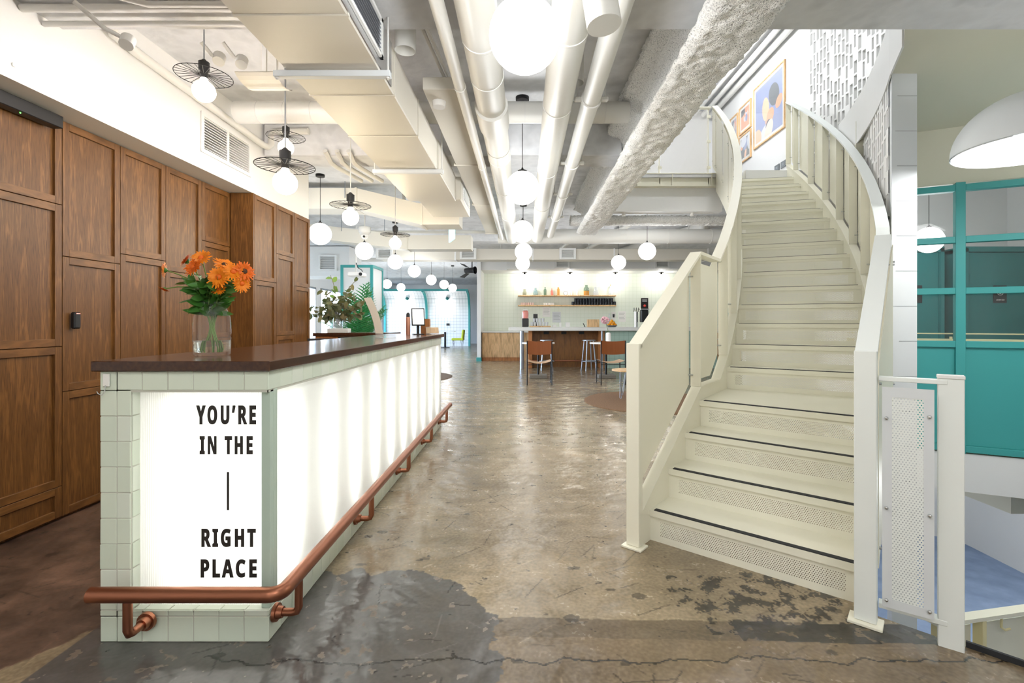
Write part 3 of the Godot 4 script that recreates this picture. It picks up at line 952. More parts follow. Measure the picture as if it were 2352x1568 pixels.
func relief(a: Vector2, b: Vector2, y0: float, y1: float, cu: float, cv: float, seed_: int) -> MB:     # cast wall with staggered rectangular recesses
	var m := MB.new()
	var len := a.distance_to(b)
	var d := (b - a) / len
	var X := Transform3D(Basis(Vector3(d.x, 0, d.y), Vector3.UP, Vector3(d.x, 0, d.y).cross(Vector3.UP)), Vector3(a.x, 0, a.y))
	var r := RandomNumberGenerator.new()
	r.seed = seed_
	var cols := int(len / cu)
	cu = len / cols
	for i in cols:
		var y := y0 - cv * r.randf()
		while y < y1:
			var h := cv * (0.75 + 0.5 * r.randf())
			var lo := maxf(y, y0)
			var hi := minf(y + h, y1)
			y += h
			if hi - lo < 0.03: continue
			var u0 := i * cu
			var u1 := (i + 1) * cu
			var kind := r.randf()
			var dp := 0.04 if kind < 0.8 else 0.0
			if dp == 0.0:
				m.face([X * Vector3(u0, lo, 0), X * Vector3(u1, lo, 0), X * Vector3(u1, hi, 0), X * Vector3(u0, hi, 0)], X * Vector3((u0 + u1) / 2, lo, -1))
				continue
			var e := 0.013
			var i0 := u0 + e
			var i1 := u1 - e * (1.0 if kind < 0.55 else 2.6)
			var j0 := lo + e
			var j1 := hi - e
			for q in [[u0, i0, lo, hi], [i1, u1, lo, hi], [i0, i1, lo, j0], [i0, i1, j1, hi]]:
				m.face([X * Vector3(q[0], q[2], 0), X * Vector3(q[1], q[2], 0), X * Vector3(q[1], q[3], 0), X * Vector3(q[0], q[3], 0)], X * Vector3((q[0] + q[1]) / 2, q[2], -1))
			var cen := X * Vector3((i0 + i1) / 2, (j0 + j1) / 2, -dp / 2)
			var far := cen + (cen - X * Vector3((i0 + i1) / 2, (j0 + j1) / 2, -1.0)) * 5.0
			m.face([X * Vector3(i0, j0, -dp), X * Vector3(i1, j0, -dp), X * Vector3(i1, j1, -dp), X * Vector3(i0, j1, -dp)], X * Vector3((i0 + i1) / 2, (j0 + j1) / 2, -1))
			for q in [[i0, j0, i0, j1], [i1, j0, i1, j1], [i0, j0, i1, j0], [i0, j1, i1, j1]]:
				m.face([X * Vector3(q[0], q[1], 0), X * Vector3(q[2], q[3], 0), X * Vector3(q[2], q[3], -dp), X * Vector3(q[0], q[1], -dp)], X * Vector3((q[0] + q[2]) - (i0 + i1) / 2, (q[1] + q[3]) - (j0 + j1) / 2, -dp / 2))
	m.wall(a - Vector2(0, 0) + Vector2(d.y, -d.x) * 0.06, b + Vector2(d.y, -d.x) * 0.06, y0, y1, 0.06)
	return m

func build_stairwell() -> void:
	struct("wall_upper_relief", relief(Vector2(4.3, -7.38), Vector2(4.3, -4.2), 3.5, 6.0, 0.08, 0.17, 5), M.white_paint, "white wall of staggered rectangular recesses above the stair", "wall")
	struct("wall_lower_relief", relief(Vector2(3.56, -5.2), Vector2(2.81, -3.78), -0.6, 3.12, 0.1, 0.17, 8), M.white_paint, "white recessed block wall squeezed between stair and pillar", "wall")
	# board-marked pillar: poured lifts with open joints
	var pm := MB.new()
	pm.prism(PackedVector2Array([Vector2(2.745, -3.66), Vector2(2.935, -3.66), Vector2(3.13, -3.92), Vector2(2.905, -3.92)]), -3.3, 3.1)
	var col := struct("trim_pillar", pm, M.grey_white, "pale grey board-marked concrete pillar", "pillar")
	for i in 12:
		var jb := MB.new()
		var yy := 0.05 + i * 0.262
		jb.bb(2.748 + 0.06 * rng.randf(), 2.934, yy, yy + 0.002 + 0.002 * rng.randf(), -3.6592, -3.67)
		part(col, "joint", jb, M.mirror_grey)
	# teal partition with a grid of panes
	var a := Vector3(3.5, 0, -4.955)
	var d := Vector3(5.4 - 3.5, 0, -4.03 + 4.955)
	var len := d.length()
	var X := Basis(d / len, Vector3.UP, (d / len).cross(Vector3.UP))
	var t := thing("glazed_partition", "teal framed partition with glass panes over solid panels", "partition", a)
	var bar := func(called: String, x0: float, x1: float, y0: float, y1: float, dp: float, mat: Material) -> void:
		var m := MB.new()
		m.box(Vector3((x0 + x1) / 2, (y0 + y1) / 2, 0), Vector3(x1 - x0, y1 - y0, dp), 0.003, Transform3D(X, Vector3.ZERO))
		part(t, called, m, mat)
	var ml := [0.0, 0.70, 1.50, len]
	for x in ml: bar.call("mullion", x - 0.037, x + 0.037, 0.0, 2.56, 0.08, M.teal)
	for y2 in [0.045, 1.03, 1.535, 2.02, 2.51]:
		for i in 3: bar.call("transom", ml[i] + 0.037, ml[i + 1] - 0.037, y2 - 0.03, y2 + 0.03, 0.075, M.teal)
	for i in 3:
		bar.call("solid_panel", ml[i] + 0.037, ml[i + 1] - 0.037, 0.075, 1.0, 0.02, M.teal)
		for q in [[1.06, 1.505], [1.565, 1.99], [2.05, 2.48]]:
			var m := MB.new()
			m.box(Vector3((ml[i] + ml[i + 1]) / 2, (q[0] + q[1]) / 2, 0), Vector3(ml[i + 1] - ml[i] - 0.074, q[1] - q[0], 0.006), 0.0, Transform3D(X, Vector3.ZERO))
			part(t, "pane", m, M.partition_glass)
	# behind it: teal doors and a cream handrail built to imitate reflections in the panes
	for q in [[4.7, 5.70, "plain teal door with a half hidden sign, standing in for a pane reflection", ""], [6.08, 7.12, "teal door with a small black sign, standing in for a pane reflection", "sign"]]:
		var o := thing("reflection_door", q[2], "door", Vector3(q[0], 0, -6.7))
		var w: float = q[1] - q[0]
		var fr := MB.new()
		fr.bb(-0.05, 0.0, 0.0, 2.25, 0.0, -0.6); fr.bb(w, w + 0.05, 0.0, 2.25, 0.0, -0.6); fr.bb(-0.05, w + 0.05, 2.2, 2.27, 0.0, -0.6)
		part(o, "door_frame", fr, M.teal_dark)
		var lf := MB.new()
		lf.bb(0.01, w - 0.01, 0.0, 2.19, -0.03, -0.08)
		part(o, "leaf", lf, M.door_teal)
		var sg := MB.new()
		var sx := 0.36 if q[3] else 0.58
		sg.bb(sx, sx + 0.18, 1.5, 1.74, -0.02, -0.03)
		var so := part(o, "sign", sg, M.black_plastic, Vector3.ZERO, "black sign with white mirror-written lettering")
		if q[3]:
			var tx := TextMesh.new()
			tx.text = "ELECTRICAL"; tx.font_size = 24; tx.pixel_size = 0.0009; tx.depth = 0.002
			tx.font = SystemFont.new(); (tx.font as SystemFont).font_names = PackedStringArray(["Droid Sans"])
			var te := part(so, "lettering", tx, M.white_ceramic, Vector3(sx + 0.09, 1.54, -0.018))
			te.scale = Vector3(-1, 1, 1)
			var rg := MB.new()
			var ra := []
			for i in 17: ra.append(Vector3(sx + 0.09 + cos(TAU * i / 16) * 0.045, 1.65 + sin(TAU * i / 16) * 0.045, -0.018))
			rg.tube(ra, 0.004, 5); rg.bb(sx + 0.08, sx + 0.10, 1.62, 1.68, -0.016, -0.02)
			part(so, "emblem", rg, M.white_ceramic)
	var hr := thing("reflection_handrail", "slim cream handrail standing in for a reflection in the partition panes", "handrail", Vector3(3.7, 0, -5.35))
	for y2 in [1.12, 1.045]:
		var rl := MB.new()
		rl.box(Vector3(1.0, y2, 0.0), Vector3(2.3, 0.045 if y2 < 1.1 else 0.012, 0.03), 0.002, Transform3D(X, Vector3.ZERO))
		part(hr, "rail", rl, M.cream_rail)
	for i in 4:
		var ps := MB.new()
		ps.box(Vector3(0.1 + i * 0.65, 0.54, 0.0), Vector3(0.02, 1.1, 0.02), 0.0, Transform3D(X, Vector3.ZERO))
		part(hr, "post", ps, M.cream_rail)
	# guard of the flight that goes on down
	var p0 := Vector3(2.12, -0.305, -2.54)
	var p1 := Vector3(3.8, -0.44, -3.05)
	var lg := thing("lower_flight_guard", "cream guard with flat posts on the flight going down", "railing", p0)
	var q1 := p1 - p0
	var e := Vector3(q1.x, 0, q1.z).normalized()
	var sd := e.cross(Vector3.UP)
	var rl := MB.new()
	rl.sweep([Vector3.ZERO, q1], [sd, sd], [Vector2(-0.03, -0.02), Vector2(0.03, -0.02), Vector2(0.03, 0), Vector2(-0.03, 0)])
	part(lg, "handrail", rl, M.stair_cream)
	for f in [0.02, 0.2, 0.5, 0.8, 1.0]:
		var ps := MB.new()
		ps.box(Vector3(0, -0.55, 0), Vector3(0.03, 1.06, 0.05), 0.002, Transform3D(Basis(e, Vector3.UP, sd), q1 * f))
		part(lg, "post", ps, M.cream_rail)
	for f in [[0.03, 0.19], [0.21, 0.49], [0.51, 0.79], [0.81, 0.99]]:
		var pn := MB.new()
		pn.sweep([q1 * f[0], q1 * f[1]], [sd, sd], [Vector2(-0.035, -1.1), Vector2(-0.031, -1.1), Vector2(-0.031, -0.07), Vector2(-0.035, -0.07)])
		part(lg, "guard_panel", pn, M.stair_cream)
	for f in [0.3, 0.62]:
		var br := MB.new()
		var c0: Vector3 = q1 * f
		br.tube([c0 + Vector3(0, -0.02, 0), c0 + Vector3(0, -0.09, 0), c0 + Vector3(0, -0.11, 0) + e * 0.03, c0 + Vector3(0, -0.11, 0) + e * 0.07], 0.006, 6)
		part(lg, "rail_bracket", br, M.cream_rail)

var tile_meshes := {}
func tile(parent: Node, at: Vector3, size: Vector3) -> void:
	var key := "%.3f_%.3f_%.3f" % [size.x, size.y, size.z]
	if not tile_meshes.has(key):
		var m := MB.new()
		m.box(Vector3.ZERO, size, 0.0022)
		tile_meshes[key] = m.mesh()
	var o := part(parent, "tile", tile_meshes[key], [M.glaze_tile, M.glaze_tile_b, M.glaze_tile, M.glaze_tile_c][rng.randi() % 4], at)
	var j := 0.0008
	o.position += Vector3(rng.randf_range(-j, j), rng.randf_range(-j, j), rng.randf_range(-j, j))

func words(parent: Node, text: String, x0: float, x1: float, y0: float, cap: float, z: float) -> void:
	var n := text.length()
	var tm := TextMesh.new()
	var f := FontVariation.new()
	var sf := SystemFont.new()
	sf.font_names = PackedStringArray(["Droid Sans"]); sf.font_weight = 700
	f.base_font = sf; f.spacing_glyph = 5; f.variation_embolden = 0.9
	tm.font = f; tm.text = text; tm.font_size = 40; tm.pixel_size = 0.001; tm.depth = 0.001; tm.curve_step = 1.5
	tm.horizontal_alignment = HORIZONTAL_ALIGNMENT_LEFT; tm.vertical_alignment = VERTICAL_ALIGNMENT_TOP
	var b := tm.get_aabb()
	var o := part(parent, "lettering", tm, M.lettering_black, Vector3.ZERO, "black condensed capitals")
	var s := Vector3((x1 - x0) / b.size.x, cap / b.size.y, 1.0)
	o.scale = s
	o.position = Vector3(x0 - b.position.x * s.x, y0 - b.position.y * s.y, z)

func build_counter() -> void:
	var t := thing("reception_counter", "long reception counter with mint tiles and glowing ribbed light panels", "counter", Vector3(-1.33, 0, -3.9))
	var o := Vector3(1.33, 0, 3.9)       # parts below are set out in room coordinates
	var XL := -1.656
	var XR := -0.997
	var ZF := -1.905
	var ZB := -5.86
	# core behind the tiles, open boxes for the lamps
	var core := MB.new()
	core.bb(XL + 0.006, XL + 0.11, 0.0, 1.054, ZF - 0.008, ZB)                 # staff side
	core.bb(XL + 0.1, XR - 0.006, 0.0, 0.118, ZF - 0.006, ZB)                   # plinth
	core.bb(XL + 0.1, XR - 0.006, 0.984, 1.054, ZF - 0.006, ZB)                 # head rail
	core.bb(XL + 0.1, XR - 0.006, 0.118, 0.984, ZB + 0.03, ZB)                  # far end
	core.bb(XL + 0.11, XR - 0.1, 0.118, 0.984, ZF - 0.16, ZF - 0.17)            # back of the sign box
	core.bb(XR - 0.13, XR - 0.125, 0.118, 0.984, ZF - 0.17, ZB)                 # back of the side boxes
	part(t, "carcass", core, M.white_paint, o)
	var gr := MB.new()
	gr.bb(XL + 0.004, XR - 0.004, 0.972, 1.055, ZF - 0.007, ZF - 0.004); gr.bb(XL + 0.004, XR - 0.004, 0.0, 0.12, ZF - 0.007, ZF - 0.004)
	gr.bb(XL + 0.004, XL + 0.118, 0.0, 1.05, ZF - 0.007, ZF - 0.004)
	gr.bb(XR - 0.007, XR - 0.004, 0.972, 1.055, ZF - 0.004, ZB); gr.bb(XR - 0.007, XR - 0.004, 0.0, 0.12, ZF - 0.004, ZB)
	gr.bb(XL + 0.11, XR - 0.004, 0.114, 0.119, ZF - 0.004, ZF - 0.05); gr.bb(XR - 0.03, XR - 0.004, 0.114, 0.119, ZF - 0.05, ZB)
	gr.bb(XL + 0.116, XL + 0.119, 0.12, 0.98, ZF - 0.004, ZF - 0.05)
	part(t, "grout", gr, M.grout, o)
	var tp := MB.new()
	tp.bb(-1.676, -0.985, 1.055, 1.095, -1.888, -6.0, 0.003)
	part(t, "worktop", tp, M.dark_top, o, "dark stained timber worktop")
	# tiles, front: head row, left pier, plinth
	var g := 0.0028
	var xs := [XL]
	var x := XL + 0.0665
	while x < XR - 0.02:
		xs.append(x); x += 0.0991
	xs.append(XR)
	var put := func(x0: float, x1: float, y0: float, y1: float, z0: float, z1: float) -> void:
		tile(t, o + Vector3(x0 + x1, y0 + y1, z0 + z1) / 2, Vector3(absf(x1 - x0) - g, absf(y1 - y0) - g, absf(z1 - z0) - g))
	for i in xs.size() - 1:
		put.call(xs[i], xs[i + 1], 0.979, 1.055, ZF, ZF - 0.009)
		put.call(xs[i], xs[i + 1], 0.0, 0.099, ZF, ZF - 0.009)
		put.call(xs[i], xs[i + 1], 0.099, 0.123, ZF, ZF - 0.009)
		if i > 0: put.call(maxf(xs[i], XL + 0.122), xs[i + 1], 0.1165, 0.1225, ZF - 0.009, ZF - 0.05)
	var y := 0.979
	while y > 0.16:
		var y2 := maxf(y - 0.0997, 0.123)
		put.call(XL, xs[1], y2, y, ZF, ZF - 0.009)
		put.call(xs[1], XL + 0.122, y2, y, ZF, ZF - 0.009)
		put.call(XL + 0.116, XL + 0.123, y2, y, ZF - 0.009, ZF - 0.052)
		y = y2
	# tiles, long side
	var z := ZF
	while z > ZB + 0.02:
		var z2 := maxf(z - 0.1, ZB)
		put.call(XR - 0.009, XR, 0.979, 1.055, z, z2)
		put.call(XR - 0.009, XR, 0.0, 0.099, z, z2)
		put.call(XR - 0.009, XR, 0.099, 0.123, z, z2)
		z = z2
	# corner strip
	var cs := MB.new()
	cs.bb(XR - 0.040, XR - 0.004, 0.12, 0.98, ZF - 0.022, ZF - 0.046, 0.002)
	cs.bb(XR - 0.014, XR - 0.003, 0.12, 0.98, ZF - 0.046, ZF - 0.075, 0.002)
	part(t, "corner_strip", cs, M.corner_green, o)
	# ribbed sheets: front sign and three long sheets on the side
	var ribs := func(a: Vector3, b: Vector3, nrm: Vector3) -> MB:
		var m := MB.new()
		var n := int(a.distance_to(b) / 0.0085)
		var last := -1
		for i in n * 4 + 1:
			var f := i / float(n * 4)
			var ph := f * n * TAU
			var p := a.lerp(b, f) + nrm * (0.0011 * cos(ph))
			var nn := (nrm + (b - a).normalized() * 0.5 * sin(ph)).normalized()
			var s := m.v.size()
			for yy in [0.12, 0.98]:
				m.v.append(Vector3(p.x, yy, p.z)); m.n.append(nn); m.u.append(Vector2(f, yy))
			if last >= 0: m.k.append_array([last, last + 1, s, s, last + 1, s + 1])
			last = s
		return m
	var sign_z := ZF - 0.048
	var sp := part(t, "sign_panel", ribs.call(Vector3(XL + 0.122, 0, sign_z), Vector3(XR - 0.038, 0, sign_z), Vector3(0, 0, 1)), M.fluted_sheet, o, "ribbed white sheet lit from behind")
	words(sp, "YOU’RE", -1.309, -1.070, 0.838, 0.076, sign_z + 0.003)
	words(sp, "IN THE", -1.295, -1.083, 0.719, 0.073, sign_z + 0.003)
	words(sp, "RIGHT", -1.288, -1.071, 0.350, 0.073, sign_z + 0.003)
	words(sp, "PLACE", -1.291, -1.067, 0.228, 0.073, sign_z + 0.003)
	var br := MB.new()
	br.bb(-1.1865, -1.1775, 0.497, 0.649, sign_z + 0.0025, sign_z + 0.0035)
	part(sp, "lettering_bar", br, M.lettering_black)
	var parts := [ZF - 0.06, -3.24, -4.55, ZB + 0.03]
	for i in 3:
		part(t, "side_panel", ribs.call(Vector3(XR - 0.018, 0, parts[i]), Vector3(XR - 0.018, 0, parts[i + 1] + 0.002), Vector3(1, 0, 0)), M.fluted_sheet, o, "ribbed white sheet lit from behind")
	# lamps in the boxes
	for xx in [-1.39, -1.23, -1.09]:
		var tb := MB.new()
		tb.cyl(Vector3(xx, 0.16, ZF - 0.13), Vector3(xx, 0.94, ZF - 0.13), 0.013, 0.013, 10)
		var lo := part(t, "tube_lamp", tb, M.tube_glow, o)
		area(lo, Vector3(xx, 0.55, ZF - 0.112), Basis.IDENTITY.rotated(Vector3.UP, PI), Vector2(0.026, 0.78), SIGN_E, Color(0.99, 1.0, 0.98))
	z = ZF - 0.27
	while z > ZB:
		var tb := MB.new()
		tb.cyl(Vector3(XR - 0.095, 0.2, z), Vector3(XR - 0.095, 0.9, z), 0.013, 0.013, 10)
		var lo := part(t, "tube_lamp", tb, M.tube_glow, o)
		area(lo, Vector3(XR - 0.078, 0.55, z), Basis.IDENTITY.rotated(Vector3.UP, -PI / 2), Vector2(0.026, 0.7), TUBE_E, Color(0.985, 1.0, 1.0))
		z -= 0.39
	# copper foot rail
	var fr := thing("foot_rail", "copper foot rail on brackets round the reception counter", "foot rail", Vector3(-0.9, 0, -3.9))
	o = Vector3(0.9, 0, 3.9)
	var ry := 0.243
	var path := [Vector3(-1.598, ry, -1.80), Vector3(-1.0, ry, -1.80)]
	for i in 7:
		var a := PI / 2 * i / 6
		path.append(Vector3(-0.945 + 0.045 * sin(a), ry, -1.845 + 0.045 * cos(a)))
	path.append(Vector3(-0.9, ry, -2.2)); path.append(Vector3(-0.9, ry, -5.9))
	var rl := MB.new()
	rl.tube(path, 0.0275, 20)
	part(fr, "rail", rl, M.copper, o)
	var bracket := func(p: Vector3, inw: Vector3) -> void:
		var m := MB.new()
		m.tube([p + Vector3(0, -0.02, 0), p + Vector3(0, -0.13, 0), p + Vector3(0, -0.148, 0) + inw * 0.008, p + Vector3(0, -0.152, 0) + inw * 0.024, p + Vector3(0, -0.152, 0) + inw * 0.092], 0.0155, 14)
		part(fr, "bracket", m, M.copper, o)
		var r := MB.new()
		var q := p + Vector3(0, -0.152, 0)
		r.cyl(q + inw * 0.082, q + inw * 0.0945, 0.034, 0.036, 18); r.cyl(q + inw * 0.062, q + inw * 0.082, 0.021, 0.026, 18)
		part(fr, "rosette", r, M.copper, o)
	bracket.call(Vector3(-1.46, ry, -1.80), Vector3(0, 0, -1))
	for i in 5: bracket.call(Vector3(-0.9, ry, -1.95 - i * 0.925), Vector3(-1, 0, 0))
	# self-adhesive hook under the top
	var hk := thing("adhesive_hook", "white adhesive hook on the tiles under the counter top", "hook", Vector3(-1.625, 1.01, ZF))
	var hp := MB.new()
	hp.box(Vector3(0, 0.01, 0.004), Vector3(0.026, 0.05, 0.006), 0.002)
	part(hk, "plate", hp, M.white_ceramic)
	var hh := MB.new()
	hh.tube([Vector3(0, -0.01, 0.008), Vector3(0, -0.035, 0.012), Vector3(-0.004, -0.045, 0.02), Vector3(-0.014, -0.04, 0.024), Vector3(-0.018, -0.03, 0.026)], 0.002, 6)
	part(hk, "hook_wire", hh, M.chrome)
	# return counter at the far end, dark top over a timber drawer front
	var rc := thing("return_counter", "low timber return counter with dark top behind the reception", "counter", Vector3(-1.86, 0, -6.3))
	var rt := MB.new()
	rt.bb(-0.80, 0.16, 1.06, 1.10, 0.16, -0.42, 0.003)
	part(rc, "worktop", rt, M.dark_top)
	var rb := MB.new()
	rb.bb(-0.78, 0.14, 0.0, 1.06, -0.3, -0.4); rb.bb(-0.78, -0.74, 0.0, 1.06, 0.12, -0.4)
	part(rc, "carcass", rb, M.orange_wood)
	var rd := MB.new()
	rd.bb(-0.78, 0.14, 0.98, 1.055, 0.1, 0.13, 0.002)
	part(rc, "drawer_front", rd, M.orange_wood)

func oak_door(parent: Node, z0: float, z1: float, y0: float, y1: float, kind: int) -> void:    # faces +x in the cabinet's own axes
	var s := 0.046
	var g := 0.0022
	var oak: Material = M["oak_%d" % kind]
	z0 -= g; z1 += g; y0 += g; y1 -= g
	var p := MB.new()
	p.bb(-0.03, -0.015, y0 + s - 0.004, y1 - s + 0.004, z0 - s + 0.004, z1 + s - 0.004)
	var o := part(parent, "door", p, oak)
	for q in [[z0, z0 - s], [z1 + s, z1]]:
		var m := MB.new()
		m.bb(-0.024, 0.0, y0, y1, q[0], q[1], 0.0012)
		part(o, "stile", m, oak)
	for q in [[y0, y0 + s], [y1 - s, y1]]:
		var r := MB.new()
		r.bb(-0.024, 0.0, q[0], q[1], z0 - s, z1 + s, 0.0012)
		part(o, "rail", r, M.oak_rail)

func build_cabinets() -> void:
	var A := [0.02, 0.213, 1.09, 1.98, 2.515]
	var B := [0.02, 0.803, 1.66, 2.515]
	var C := [0.02, 0.88, 1.736, 2.515]
	var cols := [
		[-2.914, -1.31, -1.755, B, "tall oak cabinet of three shaker doors at the near end of the wall"],
		[-2.914, -1.755, -2.20, A, "tall oak cabinet of four shaker doors nearest the near end wall"],
		[-2.914, -2.20, -2.64, C, "tall oak cabinet of three shaker doors before the black door bar"],
		[-2.914, -2.64, -3.085, A, "tall oak cabinet of four doors under the black door bar"],
		[-2.914, -3.085, -3.528, B, "tall oak cabinet of three doors with the black card reader"],
		[-2.914, -3.528, -3.975, C, "tall oak cabinet of three doors right behind the flower vase"],
		[-2.914, -3.975, -4.42, B, "tall oak cabinet whose lower door is hidden by orange flowers"],
		[-2.914, -4.42, -4.852, A, "tall oak cabinet of four doors in the inner corner"],
		[-2.68, -4.852, -5.285, B, "projecting oak cabinet with the exposed timber side panel"],
		[-2.68, -5.285, -5.70, A, "projecting oak cabinet of four doors, middle of three"],
		[-2.68, -5.70, -6.11, B, "projecting oak cabinet of three doors at the end by the plants"],
	]
	for q in cols:
		var t := thing("oak_cabinet", q[4], "cabinet", Vector3(q[0], 0, q[1]), 0.0, "oak cabinets along the left wall")
		var z1: float = q[2] - q[1]
		var bd := MB.new()
		var back := -3.29 - float(q[0])
		bd.bb(back, -0.031, 0.0, 2.518, -0.001, z1 + 0.001)
		part(t, "carcass", bd, M.oak_2)
		var ys: Array = q[3]
		for i in ys.size() - 1: oak_door(t, 0.0, z1, ys[i], ys[i + 1], (i + cols.find(q)) % 3)
		if q[1] == -4.852:
			var sp := MB.new()
			sp.bb(-0.225, -0.001, 0.0, 2.516, 0.018, 0.0, 0.001)
			part(t, "side_panel", sp, M.oak_1)
	# black bar over the doors, card reader
	var db := thing("door_bar", "black housing with a green light fixed over the oak doors", "door closer", Vector3(-2.905, 2.43, -2.75))
	var b0 := MB.new()
	b0.bb(0.0, 0.07, 0.0, 0.075, 0.33, -0.26, 0.004)
	part(db, "housing", b0, M.black_plastic)
	var b1 := MB.new()
	b1.ball(Vector3(0.05, -0.002, -0.02), 0.004, 8)
	part(db, "indicator_light", b1, M.led_green)
	var cr := thing("card_reader", "black card reader with a red light on an oak door", "card reader", Vector3(-2.91, 1.2, -3.16))
	var c0 := MB.new()
	c0.bb(-0.005, 0.028, 0.0, 0.108, 0.024, -0.024, 0.008)
	part(cr, "housing", c0, M.black_plastic)
	var c1 := MB.new()
	c1.bb(0.026, 0.0295, 0.096, 0.1, 0.013, -0.013)
	part(cr, "indicator_light", c1, M.led_red)
	# air grille in the bulkhead
	var gr := thing("wall_grille", "white louvred air grille in the wall above the oak doors", "grille", Vector3(-2.697, 2.66, -4.07))
	var f := MB.new()
	for q in [[0.0, 0.035, 0.0, -0.74], [0.305, 0.34, 0.0, -0.74]]: f.bb(0.0, 0.012, q[0], q[1], q[2], q[3], 0.002)
	for z in [0.0, -0.352, -0.705]: f.bb(0.0, 0.012, 0.03, 0.31, z, z - (0.036 if z != -0.352 else 0.03), 0.002)
	part(gr, "frame", f, M.white_paint)
	var ln := MB.new()
	ln.bb(-0.52, -0.515, 0.036, 0.304, -0.036, -0.704)
	ln.bb(-0.515, -0.02, 0.036, 0.040, -0.036, -0.704); ln.bb(-0.515, -0.02, 0.300, 0.304, -0.036, -0.704)
	part(gr, "duct_liner", ln, M.galvanised)
	for i in 12:
		for s in 2:
			var lv := MB.new()
			lv.box(Vector3.ZERO, Vector3(0.013, 0.0045, 0.316), 0.0, Transform3D(Basis(Vector3.BACK, -0.1), Vector3(0.002, 0.046 + i * 0.0228, -0.194 - s * 0.350)))
			part(gr, "louvre", lv, M.white_paint)
	var cl := MB.new()
	cl.box(Vector3(0, 0, 0), Vector3(0.006, 0.02, 0.016), 0.002)
	single("cable_clip", cl, M.white_ceramic, "tiny white clip stuck to the bulkhead", "clip", Vector3(-2.694, 2.60, -2.58))

func globe_lamp(at: Vector3, top: float, e: float, label: String, group: String, small := 1.0) -> Node3D:
	var t := thing("globe_pendant", label, "pendant lamp", at, 0.0, group)
	var g := MB.new()
	g.ball(Vector3.ZERO, 0.15 * small, 28)
	part(t, "globe", g, M.globe_glow)
	var r := MB.new()
	r.lathe([Vector2(0.028, 0.147), Vector2(0.028, 0.158), Vector2(0.012, 0.166), Vector2(0.006, 0.185), Vector2(0.003, 0.186)], 14)
	part(t, "cap", r, M.black_metal)
	var cd := MB.new()
	cd.cyl(Vector3(0, 0.18, 0), Vector3(0, top - at.y - 0.03, 0), 0.0035, 0.0035, 6)
	part(t, "cord", cd, M.black_plastic)
	var cn := MB.new()
	cn.lathe([Vector2(0.0, top - at.y - 0.034), Vector2(0.057, top - at.y - 0.034), Vector2(0.06, top - at.y - 0.03), Vector2(0.06, top - at.y), Vector2(0.0, top - at.y)], 20)
	part(t, "ceiling_rose", cn, M.black_metal)
	omni(t, Vector3.ZERO, e, Color(0.975, 0.985, 1.0), 0.14)
	return t

func wire_lamp(at: Vector3, top: float, e: float, col: Color, label: String, big := 1.27) -> void:       # at: centre of the wire disc
	var t := thing("wire_pendant", label, "pendant lamp", at, 0.0, "bulbs with wire discs over the counter")
	t.scale = Vector3.ONE * big
	var w := MB.new()
	var rim := []
	for i in 33: rim.append(Vector3(cos(TAU * i / 32), 0, sin(TAU * i / 32)) * 0.15)
	w.tube(rim, 0.0022, 6, false)
	part(t, "rim", w, M.black_metal)
	for i in 24:
		var s := MB.new()
		var d := Vector3(cos(TAU * i / 24), 0, sin(TAU * i / 24))
		s.cyl(d * 0.022 + Vector3.UP * 0.008, d * 0.15, 0.0016, 0.0016, 5, false)
		part(t, "spoke", s, M.black_metal)
	var so := MB.new()
	so.lathe([Vector2(0.0, -0.012), Vector2(0.02, -0.012), Vector2(0.021, 0.03), Vector2(0.029, 0.034), Vector2(0.03, 0.082), Vector2(0.02, 0.086), Vector2(0.008, 0.1), Vector2(0.0, 0.1)], 16)
	part(t, "socket", so, M.black_plastic)
	var b := MB.new()
	var prof := [Vector2(0.0, -0.152)]
	for i in range(1, 14):
		var a := -PI / 2 + PI * 0.86 * i / 13
		prof.append(Vector2(cos(a) * 0.0625, -0.0895 + sin(a) * 0.0625))
	prof.append_array([Vector2(0.02, -0.02), Vector2(0.0175, -0.008), Vector2(0.0, -0.006)])
	b.lathe(prof, 20)
	part(t, "bulb", b, M.bulb_glow)
	var cd := MB.new()
	cd.cyl(Vector3(0, 0.09, 0), Vector3(0, (top - at.y) / big, 0), 0.004, 0.004, 6)
	part(t, "cord", cd, M.conduit_white if at.z < -4.0 else M.steel)
	omni(t, Vector3(0, -0.085, 0), e, col, 0.06)

